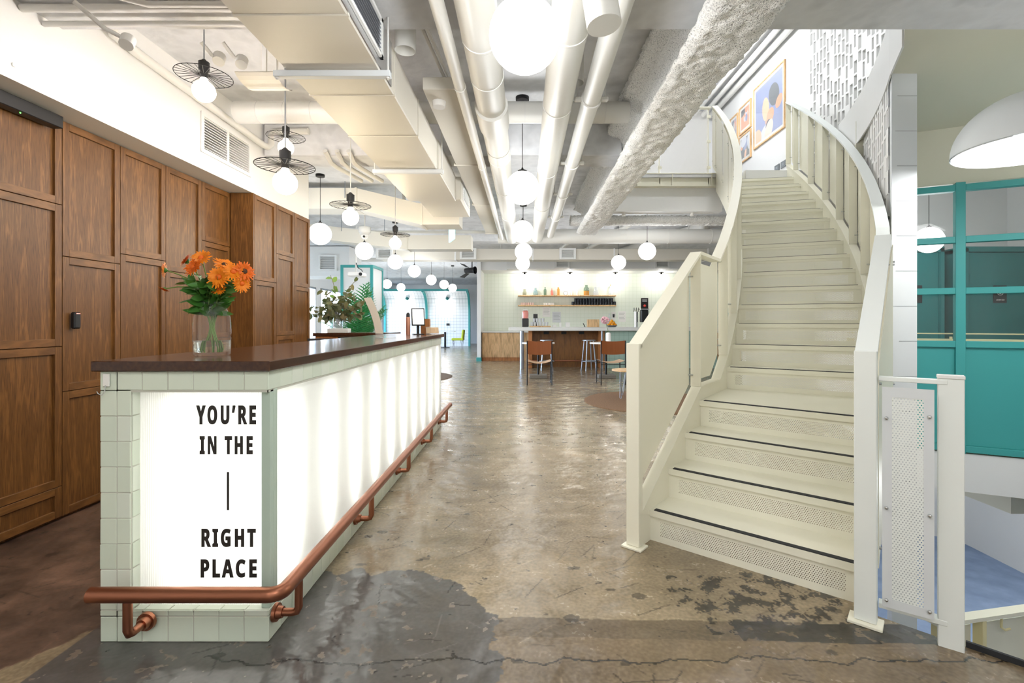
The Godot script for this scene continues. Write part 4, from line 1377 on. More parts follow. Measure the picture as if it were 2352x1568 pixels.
func build_lamps() -> void:
	var row := "globes over the middle aisle"
	globe_lamp(Vector3(0.0, 2.45, -2.06), 2.95, GLOBE_E, "large white globe lamp hanging just under the first cross beam", row)
	globe_lamp(Vector3(-0.02, 2.45, -4.42), 3.27, GLOBE_E, "white globe lamp on a cord between two big ducts, black ceiling rose in view", row)
	globe_lamp(Vector3(-0.03, 2.45, -6.58), 3.27, GLOBE_E, "white globe lamp just below the lamp with the ceiling rose", row)
	globe_lamp(Vector3(-0.02, 2.45, -8.48), 3.27, LOUNGE_E, "white globe lamp last but one of the aisle row", row)
	globe_lamp(Vector3(-0.04, 2.45, -10.2), 3.27, LOUNGE_E, "white globe lamp at the end of the aisle row before the bar", row)
	globe_lamp(Vector3(0.0, 2.45, -0.15), 3.27, GLOBE_E, "white globe lamp of the aisle row, last but one towards the near wall", row)
	globe_lamp(Vector3(0.0, 2.45, 2.1), 3.27, GLOBE_E, "white globe lamp of the aisle row nearest the near wall", row)
	globe_lamp(Vector3(2.11, 2.45, -8.43), 3.27, LOUNGE_E, "white globe lamp hanging beside the stair handrail", "globes before the bar")
	globe_lamp(Vector3(1.93, 2.45, -10.05), 3.27, LOUNGE_E, "white globe lamp hanging in front of the kitchen shelves", "globes before the bar")
	var side := "globes in the lounge on the left"
	var lab := ["white globe lamp next to the end of the oak cabinets", "white globe lamp under the dome camera", "white globe lamp right below a wire disc bulb", "white globe lamp in front of the long rear duct", "white globe lamp fifth in the lounge row", "white globe lamp sixth in the lounge row, last but one", "white globe lamp last in the lounge row, nearest the booths"]
	var zz := [-6.75, -8.4, -9.95, -11.8, -14.3, -16.1, -17.8]
	var xx := [-2.82, -2.75, -2.63, -2.66, -2.73, -2.65, -2.62]
	for i in 7: globe_lamp(Vector3(xx[i], 2.45, zz[i]), 3.27, LOUNGE_E, lab[i], side)
	globe_lamp(Vector3(-4.47, 2.45, -15.9), 3.27, LOUNGE_E, "white globe lamp between the teal framed pillar and the booths", side)
	globe_lamp(Vector3(-4.42, 2.45, -17.5), 3.27, LOUNGE_E, "white globe lamp near the tiled booth by the windows", side)
	wire_lamp(Vector3(-1.634, 2.305, -3.34), 3.27, BULB_E, Color(1.0, 0.93, 0.8), "bare bulb under a black wire disc over the flower vase")
	wire_lamp(Vector3(-1.69, 2.37, -4.75), 3.27, BULB_E, Color(1.0, 0.93, 0.8), "bare bulb under a black wire disc over the middle of the counter")
	wire_lamp(Vector3(-1.71, 2.39, -6.47), 3.27, BULB_E, Color(1.0, 0.93, 0.8), "bare bulb under a black wire disc over the far end of the counter")
	wire_lamp(Vector3(-1.9, 2.70, -2.9), 3.27, 0.22, Color(1.0, 0.97, 0.97), "dazzling bulb and wire disc close to the bulkhead wall and conduits", 1.0)
	wire_lamp(Vector3(-2.0, 2.79, -4.1), 3.27, 0.22, Color(1.0, 0.97, 0.97), "dazzling bulb and wire disc close to the air grille", 1.0)
	# flat ceiling lamps added behind the lens, out of view, to brighten the foreground
	for x in [-1.3, 1.3]:
		var t := thing("added_ceiling_lamp", "added flat white ceiling lamp, unseen, behind the lens " + ("beside the cabinets" if x < 0 else "beside the stairwell"), "ceiling lamp", Vector3(x, 3.2, 1.3), 0.0, "added flat lamps behind the lens")
		var f := MB.new()
		f.bb(-0.32, 0.32, 0.012, 0.07, -0.62, 0.62, 0.006)
		part(t, "housing", f, M.white_paint)
		var g := MB.new()
		g.bb(-0.3, 0.3, 0.0, 0.012, -0.6, 0.6)
		part(t, "light_diffuser", g, M.dome_glow)
		area(t, Vector3(0, -0.004, 0), Basis.IDENTITY.rotated(Vector3.RIGHT, -PI / 2), Vector2(0.58, 1.18), NEAR_E, Color(1.0, 0.99, 0.97))
	# upper storey: globes added out of view to light it
	for p in [[Vector3(3.1, 5.0, -8.6), "added white globe lamp of the upper landing"], [Vector3(2.6, 5.0, -5.6), "added white globe lamp high over the stair opening"], [Vector3(0.3, 5.0, -8.6), "added white globe lamp upstairs away from the stair"]]:
		globe_lamp(p[0] + Vector3(0, 0.55, 0), 6.0, UP_E, p[1], "added globes of the upper storey")
	# dome over the stairwell
	var d := thing("dome_pendant", "huge pale grey dome lamp over the stairwell", "pendant lamp", Vector3(3.33, 2.38, -3.2))
	var sh := MB.new()
	var pr := []
	for i in 15:
		var a := PI / 2 * i / 14
		pr.append(Vector2(maxf(0.42 * cos(a), 0.001), 0.37 * sin(a)))
	sh.lathe(pr, 40)
	var pi2 := []
	for q in pr: pi2.append(Vector2(maxf(q.x - 0.008, 0.0005), q.y - 0.006))
	pi2.reverse()
	sh.lathe(pi2, 40)
	part(d, "shade", sh, M.grey_white)
	var ds := MB.new()
	ds.cyl(Vector3(0, 0.012, 0), Vector3(0, 0.006, 0), 0.408, 0.408, 40)
	part(d, "light_diffuser", ds, M.dome_glow)
	var dc := MB.new()
	dc.cyl(Vector3(0, 0.365, 0), Vector3(0, 0.7, 0), 0.006, 0.006, 6)
	part(d, "cord", dc, M.conduit_white)
	area(d, Vector3(0, 0.0, 0), Basis.IDENTITY.rotated(Vector3.RIGHT, -PI / 2), Vector2(0.7, 0.7), 1.2, Color(1, 1, 1))
	globe_lamp(Vector3(4.55, 2.35, -2.3), 3.1, 0.55, "white globe lamp in the stairwell beyond the dome", "globes of the stairwell")
	# globes added to light the storey below; corridor globe stands in for a reflection
	globe_lamp(Vector3(2.5, -1.1, -8.0), -0.34, 1.3, "added white globe lamp of the storey below", "added globes below")
	globe_lamp(Vector3(7.0, -1.1, -6.0), -0.34, 1.3, "added white globe lamp of the storey below, by the rounded wall", "added globes below")
	globe_lamp(Vector3(4.75, 2.2, -5.75), 3.27, 0.5, "white globe lamp behind the teal partition, standing in for a reflected globe", "globes standing in for reflections")

func pipe_run(called: String, label: String, x: float, y: float, z0: float, z1: float, r: float, joints: Array, mat: Material, clamps := []) -> Node3D:
	var t := thing(called, label, "duct" if r > 0.09 else "pipe", Vector3(x, y, z0))
	var m := MB.new()
	m.cyl(Vector3.ZERO, Vector3(0, 0, z1 - z0), r, r, 32)
	part(t, "run", m, mat)
	for z in joints:
		var j := MB.new()
		j.cyl(Vector3(0, 0, z - z0 + 0.008), Vector3(0, 0, z - z0 - 0.008), r + 0.004, r + 0.004, 32)
		part(t, "joint_band", j, mat)
		var g := MB.new()
		g.cyl(Vector3(0, 0, z - z0 - 0.008), Vector3(0, 0, z - z0 - 0.0115), r + 0.0025, r + 0.0025, 32, false)
		part(t, "joint_seal", g, M.mirror_grey)
	for z in clamps:
		var c := MB.new()
		c.cyl(Vector3(0, 0, z - z0 + 0.02), Vector3(0, 0, z - z0 - 0.02), r + 0.009, r + 0.009, 24)
		for s in [-1, 1]: c.box(Vector3(s * (r + 0.03), 0, z - z0), Vector3(0.05, 0.03, 0.034), 0.006)
		part(t, "clamp", c, mat)
		var rd := MB.new()
		for s in [-1, 1]: rd.cyl(Vector3(s * (r + 0.035), 0, z - z0), Vector3(s * (r + 0.035), 3.26 - y, z - z0), 0.005, 0.005, 6)
		part(t, "hanger_rod", rd, M.conduit_white)
	return t

func build_services() -> void:
	# main rectangular duct over the counter
	var d := thing("main_duct", "wide cream rectangular air duct running over the counter", "duct", Vector3(-1.07, 2.65, -3.0))
	var o := Vector3(1.07, -2.65, 3.0)
	var secs := [1.0, -1.35, -2.25, -3.05, -3.72, -4.55]
	for i in secs.size() - 1:
		var m := MB.new()
		m.bb(-1.335, -0.81, 2.652, 2.93, secs[i], secs[i + 1] + 0.004, 0.006)
		part(d, "duct_section", m, M.duct_cream, o)
		var j := MB.new()
		j.bb(-1.34, -0.805, 2.648, 2.933, secs[i + 1] + 0.012, secs[i + 1] - 0.006, 0.002)
		part(d, "joint_flange", j, M.duct_cream, o)
	var m2 := MB.new()
	m2.bb(-1.345, -0.80, 2.645, 2.935, -4.56, -5.7, 0.006)
	part(d, "duct_section", m2, M.duct_cream, o)
	var m3_ := MB.new()       # slightly turned end piece
	m3_.box(Vector3(-0.99, 2.79, -6.15), Vector3(0.5, 0.27, 0.95), 0.006)
	part(d, "duct_section", m3_, M.duct_cream, o)
	var gs := MB.new()
	gs.bb(-0.809, -0.802, 2.66, 2.925, -1.35, -2.95)
	part(d, "bare_steel_side", gs, M.galvanised, o)
	var sg := MB.new()
	for q in [[2.70, 2.72], [2.9, 2.92]]: sg.bb(-0.80, -0.785, q[0], q[1], -1.7, -2.72)
	sg.bb(-0.80, -0.785, 2.70, 2.92, -2.69, -2.72); sg.bb(-0.80, -0.785, 2.70, 2.92, -1.7, -1.73)
	var so := part(d, "side_grille", sg, M.white_paint, o)
	for i in 8:
		var lv := MB.new()
		lv.bb(-0.80, -0.788, 2.728 + i * 0.0215, 2.732 + i * 0.0215, -1.73, -2.69)
		part(so, "louvre", lv, M.steel)
	for z in [-2.74, -4.52]:
		var br := MB.new()
		br.bb(-1.40, -0.75, 2.612, 2.646, z + 0.02, z - 0.02, 0.002)
		part(d, "hanger_bracket", br, M.grey_white, o)
		for x in [-1.385, -0.765]:
			var rd := MB.new()
			rd.cyl(Vector3(x, 2.6, z), Vector3(x, 3.265, z), 0.006, 0.006, 6)
			rd.cyl(Vector3(x, 2.605, z), Vector3(x, 2.65, z), 0.012, 0.012, 8)
			part(d, "hanger_rod", rd, M.conduit_white, o)
	var eg := MB.new()
	eg.bb(-0.742, -0.735, 2.7, 2.88, -5.85, -6.45)
	var eo := part(d, "end_grille", eg, M.white_paint, o)
	for i in 6:
		var lv := MB.new()
		lv.box(Vector3.ZERO, Vector3(0.02, 0.003, 0.54), 0.0, Transform3D(Basis(Vector3.BACK, -0.6), Vector3(-0.728, 2.724 + i * 0.025, -6.15)))
		part(eo, "louvre", lv, M.white_paint)
	# shallow tray-like duct beside it
	var f := thing("shallow_duct", "shallow cream duct between the wide duct and the pipes", "duct", Vector3(-0.58, 2.84, -3.4))
	o = Vector3(0.58, -2.84, 3.4)
	for q in [[-3.36, -5.0], [-5.01, -6.7], [-6.71, -8.9]]:
		var m := MB.new()
		m.bb(-0.70, -0.47, 2.84, 2.925, q[0], q[1], 0.004)
		part(f, "duct_section", m, M.duct_cream, o)
		var j := MB.new()
		j.bb(-0.72, -0.45, 2.83, 2.86, q[1] + 0.02, q[1] - 0.01, 0.002)
		part(f, "joint_flange", j, M.duct_cream, o)
	var jb := MB.new()
	jb.cyl(Vector3(-0.62, 2.84, -3.55), Vector3(-0.62, 2.80, -3.55), 0.05, 0.045, 12)
	part(f, "junction_box", jb, M.white_ceramic, o)
	# four long round runs
	var js := [-2.15, -2.62, -3.05, -4.3, -4.55, -5.6, -7.0]
	var p2 := pipe_run("round_duct", "big white round duct with a patched sleeve beside the globes", -0.235, 2.78, 0.6, -9.05, 0.102, js, M.pipe_white)
	var sl := MB.new()
	sl.cyl(Vector3(0, -0.008, -4.05), Vector3(0, -0.008, -4.4), 0.118, 0.116, 24)
	part(p2, "sleeve", sl, M.pipe_white)
	var p3 := pipe_run("round_duct", "big white round duct with a capped stub beside the globes", 0.232, 2.78, 0.6, -8.95, 0.102, [-2.55, -3.45, -4.9, -6.4], M.pipe_white)
	var st := MB.new()
	st.cyl(Vector3(0.06, -0.02, -2.66), Vector3(0.10, -0.30, -2.64), 0.072, 0.072, 28)
	part(p3, "capped_stub", st, M.pipe_white)
	pipe_run("service_pipe", "slim white pipe beside the shallow duct", -0.422, 2.78, 0.6, -9.05, 0.036, [-3.2, -4.85], M.pipe_white)
	pipe_run("service_pipe", "white pipe with bolted clamps beside the sprayed beam", 0.46, 2.78, 0.6, -8.7, 0.062, [-2.02], M.pipe_white, [-3.38, -4.75, -5.9, -7.2])
	# header duct and rear cross runs
	var h := thing("header_duct", "thick round white duct crossing behind the big pipes", "duct", Vector3(-0.5, 2.85, -9.25))
	var hm := MB.new()
	hm.cyl(Vector3(0.0, 0, 0), Vector3(5.6, 0, 0), 0.135, 0.135, 28)
	part(h, "run", hm, M.pipe_white)
	for x in [0.8, 1.6, 2.4, 3.2, 4.0]:
		var j := MB.new()
		j.cyl(Vector3(x, 0, 0), Vector3(x + 0.01, 0, 0), 0.139, 0.139, 28)
		part(h, "joint_band", j, M.pipe_white)
	for x in [0.4, 2.0, 3.6, 5.2]:
		var r := MB.new()
		r.cyl(Vector3(x, 0.13, 0), Vector3(x, 0.42, 0), 0.007, 0.007, 6)
		part(h, "hanger_rod", r, M.conduit_white)
	var xd := thing("cross_duct", "white round duct crossing above the other ducts", "duct", Vector3(-2.5, 3.06, -4.25))
	var xm := MB.new()
	xm.cyl(Vector3.ZERO, Vector3(3.4, 0, 0), 0.09, 0.09, 24)
	part(xd, "run", xm, M.pipe_white)
	for i in 14:
		var j := MB.new()
		j.cyl(Vector3(0.2 + i * 0.23, 0, 0), Vector3(0.206 + i * 0.23, 0, 0), 0.0925, 0.0925, 24)
		part(xd, "joint_band", j, M.conduit_white)
	# sprayed steel beam
	spray_beam()
	# conduits at the top left, below the first beam
	var zc := [-2.06, -2.2, -2.36, -2.5, -2.62, -2.74]
	for i in 6:
		var m := MB.new()
		var y := 2.925 - 0.012 * (i % 2)
		m.tube([Vector3(-2.69, y, zc[i]), Vector3(-2.2, y, zc[i]), Vector3(-2.1, y, zc[i] - 0.0), Vector3(-1.98, y, zc[i] - (0.07 if i % 3 == 0 else 0.0)), Vector3(-1.36, y, zc[i] - (0.07 if i % 3 == 0 else 0.0))], 0.021 if i % 2 == 0 else 0.016, 10)
		single("conduit", m, M.conduit_white, ["white conduit with a bend, nearest the bulkhead corner", "thin white conduit under the first beam", "straight white conduit under the first beam, third of six", "white conduit with a bend in the middle of the six", "thin straight conduit behind the bent one", "white conduit at the rear edge of the first beam"][i], "conduit", Vector3.ZERO, "conduits under the first beam")
	for i in 3:
		var m := MB.new()
		m.tube([Vector3(-1.75 + i * 0.16, 2.87, -1.3), Vector3(-1.85 + i * 0.16, 2.87, -2.1)], 0.022, 10)
		single("cross_pipe", m, M.conduit_white, ["short white pipe across the conduits, nearest the bulkhead", "short white pipe across the conduits, middle of three", "short white pipe across the conduits, nearest the wide duct"][i], "pipe", Vector3.ZERO, "short pipes above the conduits")
	var db := [[Vector3(-2.30, 2.88, -2.5), Vector3(-2.12, 2.74, -2.62), "round white junction box hanging by the bulkhead"], [Vector3(-1.95, 2.93, -2.95), Vector3(-1.9, 2.88, -3.05), "round white junction box above the dazzling bulb"], [Vector3(-1.82, 2.93, -2.95), Vector3(-1.76, 2.86, -3.05), "square-necked white junction box beside the wire lamp"]]
	for q in db:
		var t := thing("junction_box", q[2], "junction box", q[1], 0.0, "junction boxes by the conduits")
		var m := MB.new()
		m.tube([q[0] - q[1], (q[0] - q[1]) * 0.45 + Vector3(0, -0.02, 0), Vector3(0, 0.01, 0)], 0.012, 8)
		part(t, "conduit_arm", m, M.conduit_white)
		var b := MB.new()
		b.cyl(Vector3(0, 0.02, 0), Vector3(0.01, -0.03, 0.03), 0.035, 0.033, 18)
		part(t, "box", b, M.conduit_white)
	# pipe along the bulkhead
	var wp := MB.new()
	wp.tube([Vector3(-2.55, 3.2, -3.06), Vector3(-2.6, 3.12, -3.07), Vector3(-2.62, 3.08, -3.12), Vector3(-2.63, 3.07, -3.3), Vector3(-2.63, 3.02, -4.9), Vector3(-2.62, 3.02, -4.98), Vector3(-2.6, 3.06, -5.02), Vector3(-2.6, 3.14, -5.02), Vector3(-2.57, 3.18, -5.0), Vector3(-2.2, 3.18, -4.98)], 0.032, 14)
	single("wall_pipe", wp, M.pipe_white, "white pipe with elbows running along the bulkhead top", "pipe")
	# curved deflector over the rear staff area
	var cf := thing("air_deflector", "curved beige metal deflector hung beside the wide duct", "deflector", Vector3(-1.62, 2.74, -3.05))
	var cm := MB.new()
	var pp := []
	var ss := []
	for i in 9:
		var a := PI * (0.15 + 0.7 * i / 8.0)
		pp.append(Vector3(0, -sin(a) * 0.06 + 0.03, cos(a) * 0.13)); ss.append(Vector3.RIGHT)
	for i in 8:
		cm.face([pp[i] - Vector3(0.12, 0, 0), pp[i] + Vector3(0.12, 0, 0), pp[i + 1] + Vector3(0.12, 0, 0), pp[i + 1] - Vector3(0.12, 0, 0)], Vector3(0, 2, 0))
		cm.face([pp[i] - Vector3(0.12, -0.003, 0), pp[i] + Vector3(0.12, 0.003, 0), pp[i + 1] + Vector3(0.12, 0.003, 0), pp[i + 1] - Vector3(0.12, -0.003, 0)], Vector3(0, -2, 0))
	part(cf, "sheet", cm, M.duct_cream)
	var ch := MB.new()
	ch.bb(-0.012, 0.012, 0.0, 0.5, -0.008, 0.008)
	part(cf, "hanger", ch, M.conduit_white)
	# can downlights
	for q in [[Vector3(-0.73, 2.90, -2.99), "white cylinder downlight with a printed label by the slim pipe"], [Vector3(0.36, 2.95, -3.5), "small white downlight half hidden behind the right pipe"]]:
		var t := thing("can_light", q[1], "downlight", q[0], 0.0, "white cylinder downlights")
		var m := MB.new()
		m.lathe([Vector2(0.062, 0.0), Vector2(0.064, 0.0), Vector2(0.064, 0.2), Vector2(0.0, 0.2)], 24)
		m.lathe([Vector2(0.0, 0.1), Vector2(0.03, 0.1), Vector2(0.06, 0.0), Vector2(0.062, 0.0)], 24)
		part(t, "housing", m, M.pipe_white)
		var lb := MB.new()
		lb.bb(-0.028, 0.02, 0.155, 0.178, 0.0645, 0.0655)
		part(t, "label_plate", lb, M.black_plastic)
		var hg := MB.new()
		hg.tube([Vector3(0, 0.2, 0), Vector3(0, 0.35, 0)], 0.006, 6)
		part(t, "stem", hg, M.steel)
	for i in 2:
		var m := MB.new()
		m.tube([Vector3(-0.75 + i * 0.03, 3.24, -2.4), Vector3(-0.66 + i * 0.03, 3.1, -2.9), Vector3(-0.56 + i * 0.03, 2.96, -3.5)], 0.012, 8)
		single("loose_conduit", m, M.conduit_white, ["thin grey conduit slanting past the can downlight", "second thin conduit slanting past the can downlight, by the pipe"][i], "conduit", Vector3.ZERO, "slanting conduits")
	for i in 3:
		var m := MB.new()
		m.tube([Vector3(-2.02 + i * 0.12, 2.97, -4.95), Vector3(-2.02 + i * 0.12, 2.9, -5.1), Vector3(-2.0 + i * 0.12, 2.885, -5.2), Vector3(-1.9 + i * 0.12, 2.88, -5.7)], 0.024, 10)
		single("drop_pipe", m, M.pipe_white, ["bent white pipe under the second beam, nearest the oak cabinets", "bent white pipe under the second beam, middle of three", "bent white pipe under the second beam, nearest the wide duct"][i], "pipe", Vector3.ZERO, "three pipes under the second beam")

func spray_beam() -> void:
	# an I-shaped beam under a thick crumbly coating: the outline is carried along and shaken
	var m := MB.new()
	var outline := [Vector2(0.86, 3.27), Vector2(0.84, 3.16), Vector2(0.98, 3.10), Vector2(1.03, 3.0), Vector2(1.02, 2.88), Vector2(0.92, 2.83), Vector2(0.88, 2.77), Vector2(0.93, 2.735), Vector2(1.06, 2.73), Vector2(1.2, 2.735), Vector2(1.25, 2.77), Vector2(1.22, 2.84), Vector2(1.13, 2.9), Vector2(1.12, 3.05), Vector2(1.2, 3.14), Vector2(1.3, 3.2), Vector2(1.3, 3.27)]
	var dense := []
	for i in outline.size() - 1:
		var n := maxi(2, int(outline[i].distance_to(outline[i + 1]) / 0.018))
		for j in n: dense.append(outline[i].lerp(outline[i + 1], j / float(n)))
	dense.append(outline[-1])
	var z0 := -1.0
	var z1 := -8.45
	var nz := int((z0 - z1) / 0.02)
	var f1 := noise(201, 3.2, 4)
	var f2 := noise(203, 16.0, 3)
	var f3 := noise(205, 0.8, 3)
	var cnt := dense.size()
	for i in nz + 1:
		var z := z0 + (z1 - z0) * i / nz
		for j in cnt:
			var p: Vector2 = dense[j]
			var t: Vector2 = dense[mini(j + 1, cnt - 1)] - dense[maxi(j - 1, 0)]
			var nn := Vector2(-t.y, t.x).normalized() * -1.0
			var q := Vector3(p.x, p.y, z)
			var dsp := f1.get_noise_3dv(q * 3.0) * 0.022 + f2.get_noise_3dv(q * 3.0) * 0.013 + f3.get_noise_3dv(q) * 0.02
			m.v.append(Vector3(p.x + nn.x * dsp, minf(p.y + nn.y * dsp, 3.275), z)); m.u.append(Vector2(j * 0.02, z)); m.n.append(Vector3(nn.x, nn.y, 0))
	for i in nz:
		for j in cnt - 1:
			var a := i * cnt + j
			m.k.append_array([a, a + 1, a + cnt, a + 1, a + cnt + 1, a + cnt])
	# true normals
	var acc := PackedVector3Array()
	acc.resize(m.v.size())
	for i in range(0, m.k.size(), 3):
		var a := m.v[m.k[i]]
		var nn := (m.v[m.k[i + 1]] - a).cross(m.v[m.k[i + 2]] - a)
		for j in 3: acc[m.k[i + j]] += nn
	for i in acc.size():
		var nn := acc[i].normalized()
		m.n[i] = nn if nn.dot(m.n[i]) > 0 else -nn
	single("sprayed_beam", m, M.spray_coat, "steel beam thick with rough white spray-on fireproofing", "beam")

func vent(parent: Node, at: Vector3, w: float, h: float) -> void:     # grille facing +z
	var b := MB.new()
	b.bb(-w / 2, w / 2, -h / 2, h / 2, 0.0, 0.004)
	var o := part(parent, "vent", b, M.galvanised, at)
	for s in [-1, 1]:
		var f := MB.new()
		f.bb(s * w / 2, s * (w / 2 - 0.055), -h / 2, h / 2, 0.004, 0.09, 0.004)
		part(o, "frame_side", f, M.white_paint)
		var e := MB.new()
		e.bb(-w / 2 + 0.055, w / 2 - 0.055, s * h / 2, s * (h / 2 - 0.045), 0.004, 0.09, 0.004)
		part(o, "frame_rail", e, M.white_paint)
	for i in 5:
		var l := MB.new()
		var y := -h / 2 + 0.05 + (h - 0.1) * (i + 0.5) / 5
		l.box(Vector3.ZERO, Vector3(w - 0.11, 0.004, 0.03), 0.0, Transform3D(Basis(Vector3.RIGHT, 0.6), Vector3(0, y, 0.07)))
		part(o, "louvre", l, M.white_paint)

func build_rear_services() -> void:
	var d := thing("rear_duct", "long white rectangular duct with vents crossing the rear room", "duct", Vector3(0, 2.75, -12.0))
	for q in [[-3.55, -1.7], [-1.69, 0.2], [0.21, 2.2], [2.21, 4.5]]:
		var m := MB.new()
		m.bb(q[0], q[1], 0.0, 0.27, 0.0, -0.4, 0.006)
		part(d, "duct_section", m, M.duct_cream)
		var j := MB.new()
		j.bb(q[1] - 0.02, q[1] + 0.02, -0.01, 0.28, 0.01, -0.41, 0.003)
		part(d, "joint_flange", j, M.white_paint)
	for x in [-3.42, -1.38, 1.05]: vent(d, Vector3(x, 0.14, 0.0), 0.4, 0.27)
	for x in [-3.0, -0.6, 1.6, 3.6]:
		var r := MB.new()
		r.cyl(Vector3(x, 0.27, -0.2), Vector3(x, 0.51, -0.2), 0.008, 0.008, 6)
		part(d, "hanger_rod", r, M.conduit_white)
	var k := thing("kitchen_duct", "white duct with vents right above the kitchen recess", "duct", Vector3(0, 2.85, -15.0))
	var km := MB.new()
	km.bb(-0.55, 5.8, 0.0, 0.32, 0.0, -0.3, 0.006)
	part(k, "duct_section", km, M.white_paint)
	for x in [1.15, 4.2]: vent(k, Vector3(x, 0.15, 0.0), 0.45, 0.28)
	var kr := MB.new()
	for x in [0.0, 2.7, 5.2]: 
		var r := MB.new()
		r.cyl(Vector3(x, 0.32, -0.15), Vector3(x, 0.41, -0.15), 0.01, 0.01, 6)
		part(k, "hanger_rod", r, M.conduit_white)
	# bent ducts on the left
	for q in [[[Vector3(-6.0, 3.03, -7.3), Vector3(-2.45, 3.03, -7.3), Vector3(-1.5, 2.8, -7.3), Vector3(-0.95, 2.8, -7.3)], 0.30, 0.4, "cream rectangular duct that dips towards the wide duct"], [[Vector3(-6.0, 2.92, -9.3), Vector3(-3.9, 2.92, -9.3), Vector3(-2.2, 2.72, -9.3), Vector3(-1.0, 2.72, -9.3)], 0.26, 0.34, "second cream duct dipping behind the dome camera"]]:
		var t := thing("bent_duct", q[3], "duct", Vector3(0, 0, 0), 0.0, "bent ducts over the lounge")
		var m := MB.new()
		var sd := []
		for p in q[0]: sd.append(Vector3(0, 0, 1))
		m.sweep(q[0], sd, [Vector2(-q[2] / 2, -q[1] / 2), Vector2(q[2] / 2, -q[1] / 2), Vector2(q[2] / 2, q[1] / 2), Vector2(-q[2] / 2, q[1] / 2)])
		part(t, "duct_section", m, M.duct_cream)
		for p in q[0].slice(1, 3):
			var j := MB.new()
			j.bb(p.x - 0.015, p.x + 0.015, p.y - q[1] / 2 - 0.008, p.y + q[1] / 2 + 0.008, p.z - q[2] / 2 - 0.008, p.z + q[2] / 2 + 0.008)
			part(t, "joint_flange", j, M.duct_cream)
		for x in [-3.4, -2.6]:
			var r := MB.new()
			r.cyl(Vector3(x, q[0][0].y, q[0][0].z + 0.22), Vector3(x, 3.27, q[0][0].z + 0.22), 0.007, 0.007, 6)
			part(t, "hanger_rod", r, M.steel)
	# cross pipes near the rear
	var cr := [[Vector3(1.3, 3.18, -9.8), Vector3(0.75, 3.12, -14.6), 0.05, "white pipe over the timber front of the bar"], [Vector3(2.1, 3.18, -9.8), Vector3(1.4, 3.12, -14.6), 0.055, "white pipe over the sage tiled end of the bar"], [Vector3(3.6, 3.14, -9.8), Vector3(2.5, 3.14, -14.0), 0.11, "fat white pipe running back over the bar"], [Vector3(-5.0, 3.0, -9.62), Vector3(3.5, 3.0, -9.62), 0.03, "thin white pipe crossing behind the header duct"], [Vector3(-6.5, 3.06, -14.5), Vector3(-0.2, 3.06, -14.5), 0.06, "white pipe crossing the lounge ceiling"], [Vector3(-1.9, 3.1, -7.7), Vector3(-1.5, 3.05, -9.0), 0.03, "thin elbowed white pipe near the hanging sign"]]
	for q in cr:
		var m := MB.new()
		m.tube([Vector3(q[0].x, 3.265, q[0].z), q[0] + Vector3(0, 0.04, 0), q[0], q[0].lerp(q[1], 0.06), q[1]], q[2], 12)
		single("rear_pipe", m, M.pipe_white, q[3], "pipe", Vector3.ZERO, "pipes over the rear room")
	# sprayed cross beam behind the opening
	var rb := MB.new()
	var n1 := noise(211, 5.0, 4)
	var last := -1
	for i in 121:
		var x := 0.75 + 2.6 * i / 120.0
		var b := rb.v.size()
		for j in 25:
			var a := -TAU * j / 24
			var p := Vector3(x, 2.90 + sin(a) * 0.075, -8.05 + cos(a) * 0.16)
			var r := 1.0 + n1.get_noise_3dv(p * 4.0) * 0.3
			rb.v.append(Vector3(x, 2.90 + sin(a) * 0.075 * r, -8.05 + cos(a) * 0.16 * r)); rb.n.append(Vector3(n1.get_noise_3dv(p * 9.0), sin(a) + n1.get_noise_3dv(p * 8.0 + Vector3.ONE), cos(a)).normalized()); rb.u.append(Vector2(x, a))
		if last >= 0: rb.join(last, b, 24)
		last = b
	single("sprayed_cross_beam", rb, M.spray_coat, "horizontal beam coated in rough white foam below the upper landing", "beam")
	var sp := thing("sprinkler_pipe", "slim white sprinkler pipe with heads under the landing beam", "pipe", Vector3(1.0, 2.94, -7.66))
	var sm := MB.new()
	sm.cyl(Vector3.ZERO, Vector3(1.95, 0, 0), 0.014, 0.014, 8)
	part(sp, "run", sm, M.conduit_white)
	for x in [0.55, 1.62]:
		var hd := MB.new()
		hd.cyl(Vector3(x, 0.0, 0), Vector3(x, -0.045, 0), 0.022, 0.034, 10)
		part(sp, "sprinkler_head", hd, M.white_ceramic)
	# hanging sign, dome camera, projector, stage lamp
	var ex := thing("hanging_sign", "glowing cyan direction sign seen edge on under the ceiling", "sign", Vector3(-1.19, 2.69, -8.0), 0.35)
	var e0 := MB.new()
	e0.bb(-0.012, 0.012, -0.13, 0.13, -0.2, 0.2, 0.003)
	part(ex, "sign_plate", e0, M.exit_glow)
	for z in [-0.15, 0.15]:
		var r := MB.new()
		r.cyl(Vector3(0, 0.13, z), Vector3(0, 0.58, z), 0.006, 0.006, 6)
		part(ex, "rod", r, M.conduit_white)
	var ca := thing("dome_camera", "white dome security camera hanging over a globe lamp", "camera", Vector3(-2.68, 2.66, -8.2))
	var c0 := MB.new()
	c0.lathe([Vector2(0.0, 0.02), Vector2(0.075, 0.03), Vector2(0.08, 0.07), Vector2(0.1, 0.075), Vector2(0.1, 0.16), Vector2(0.03, 0.17), Vector2(0.0, 0.17)], 20)
	part(ca, "housing", c0, M.white_ceramic)
	var c1 := MB.new()
	c1.ball(Vector3(0, 0.02, 0), 0.062, 16)
	part(ca, "lens_dome", c1, M.white_ceramic)
	var c2 := MB.new()
	c2.ball(Vector3(0.005, 0.0, 0.045), 0.022, 12)
	part(ca, "lens", c2, M.black_plastic)
	var c3 := MB.new()
	c3.cyl(Vector3(0, 0.17, 0), Vector3(0, 0.61, 0), 0.012, 0.012, 8)
	part(ca, "rod", c3, M.conduit_white)
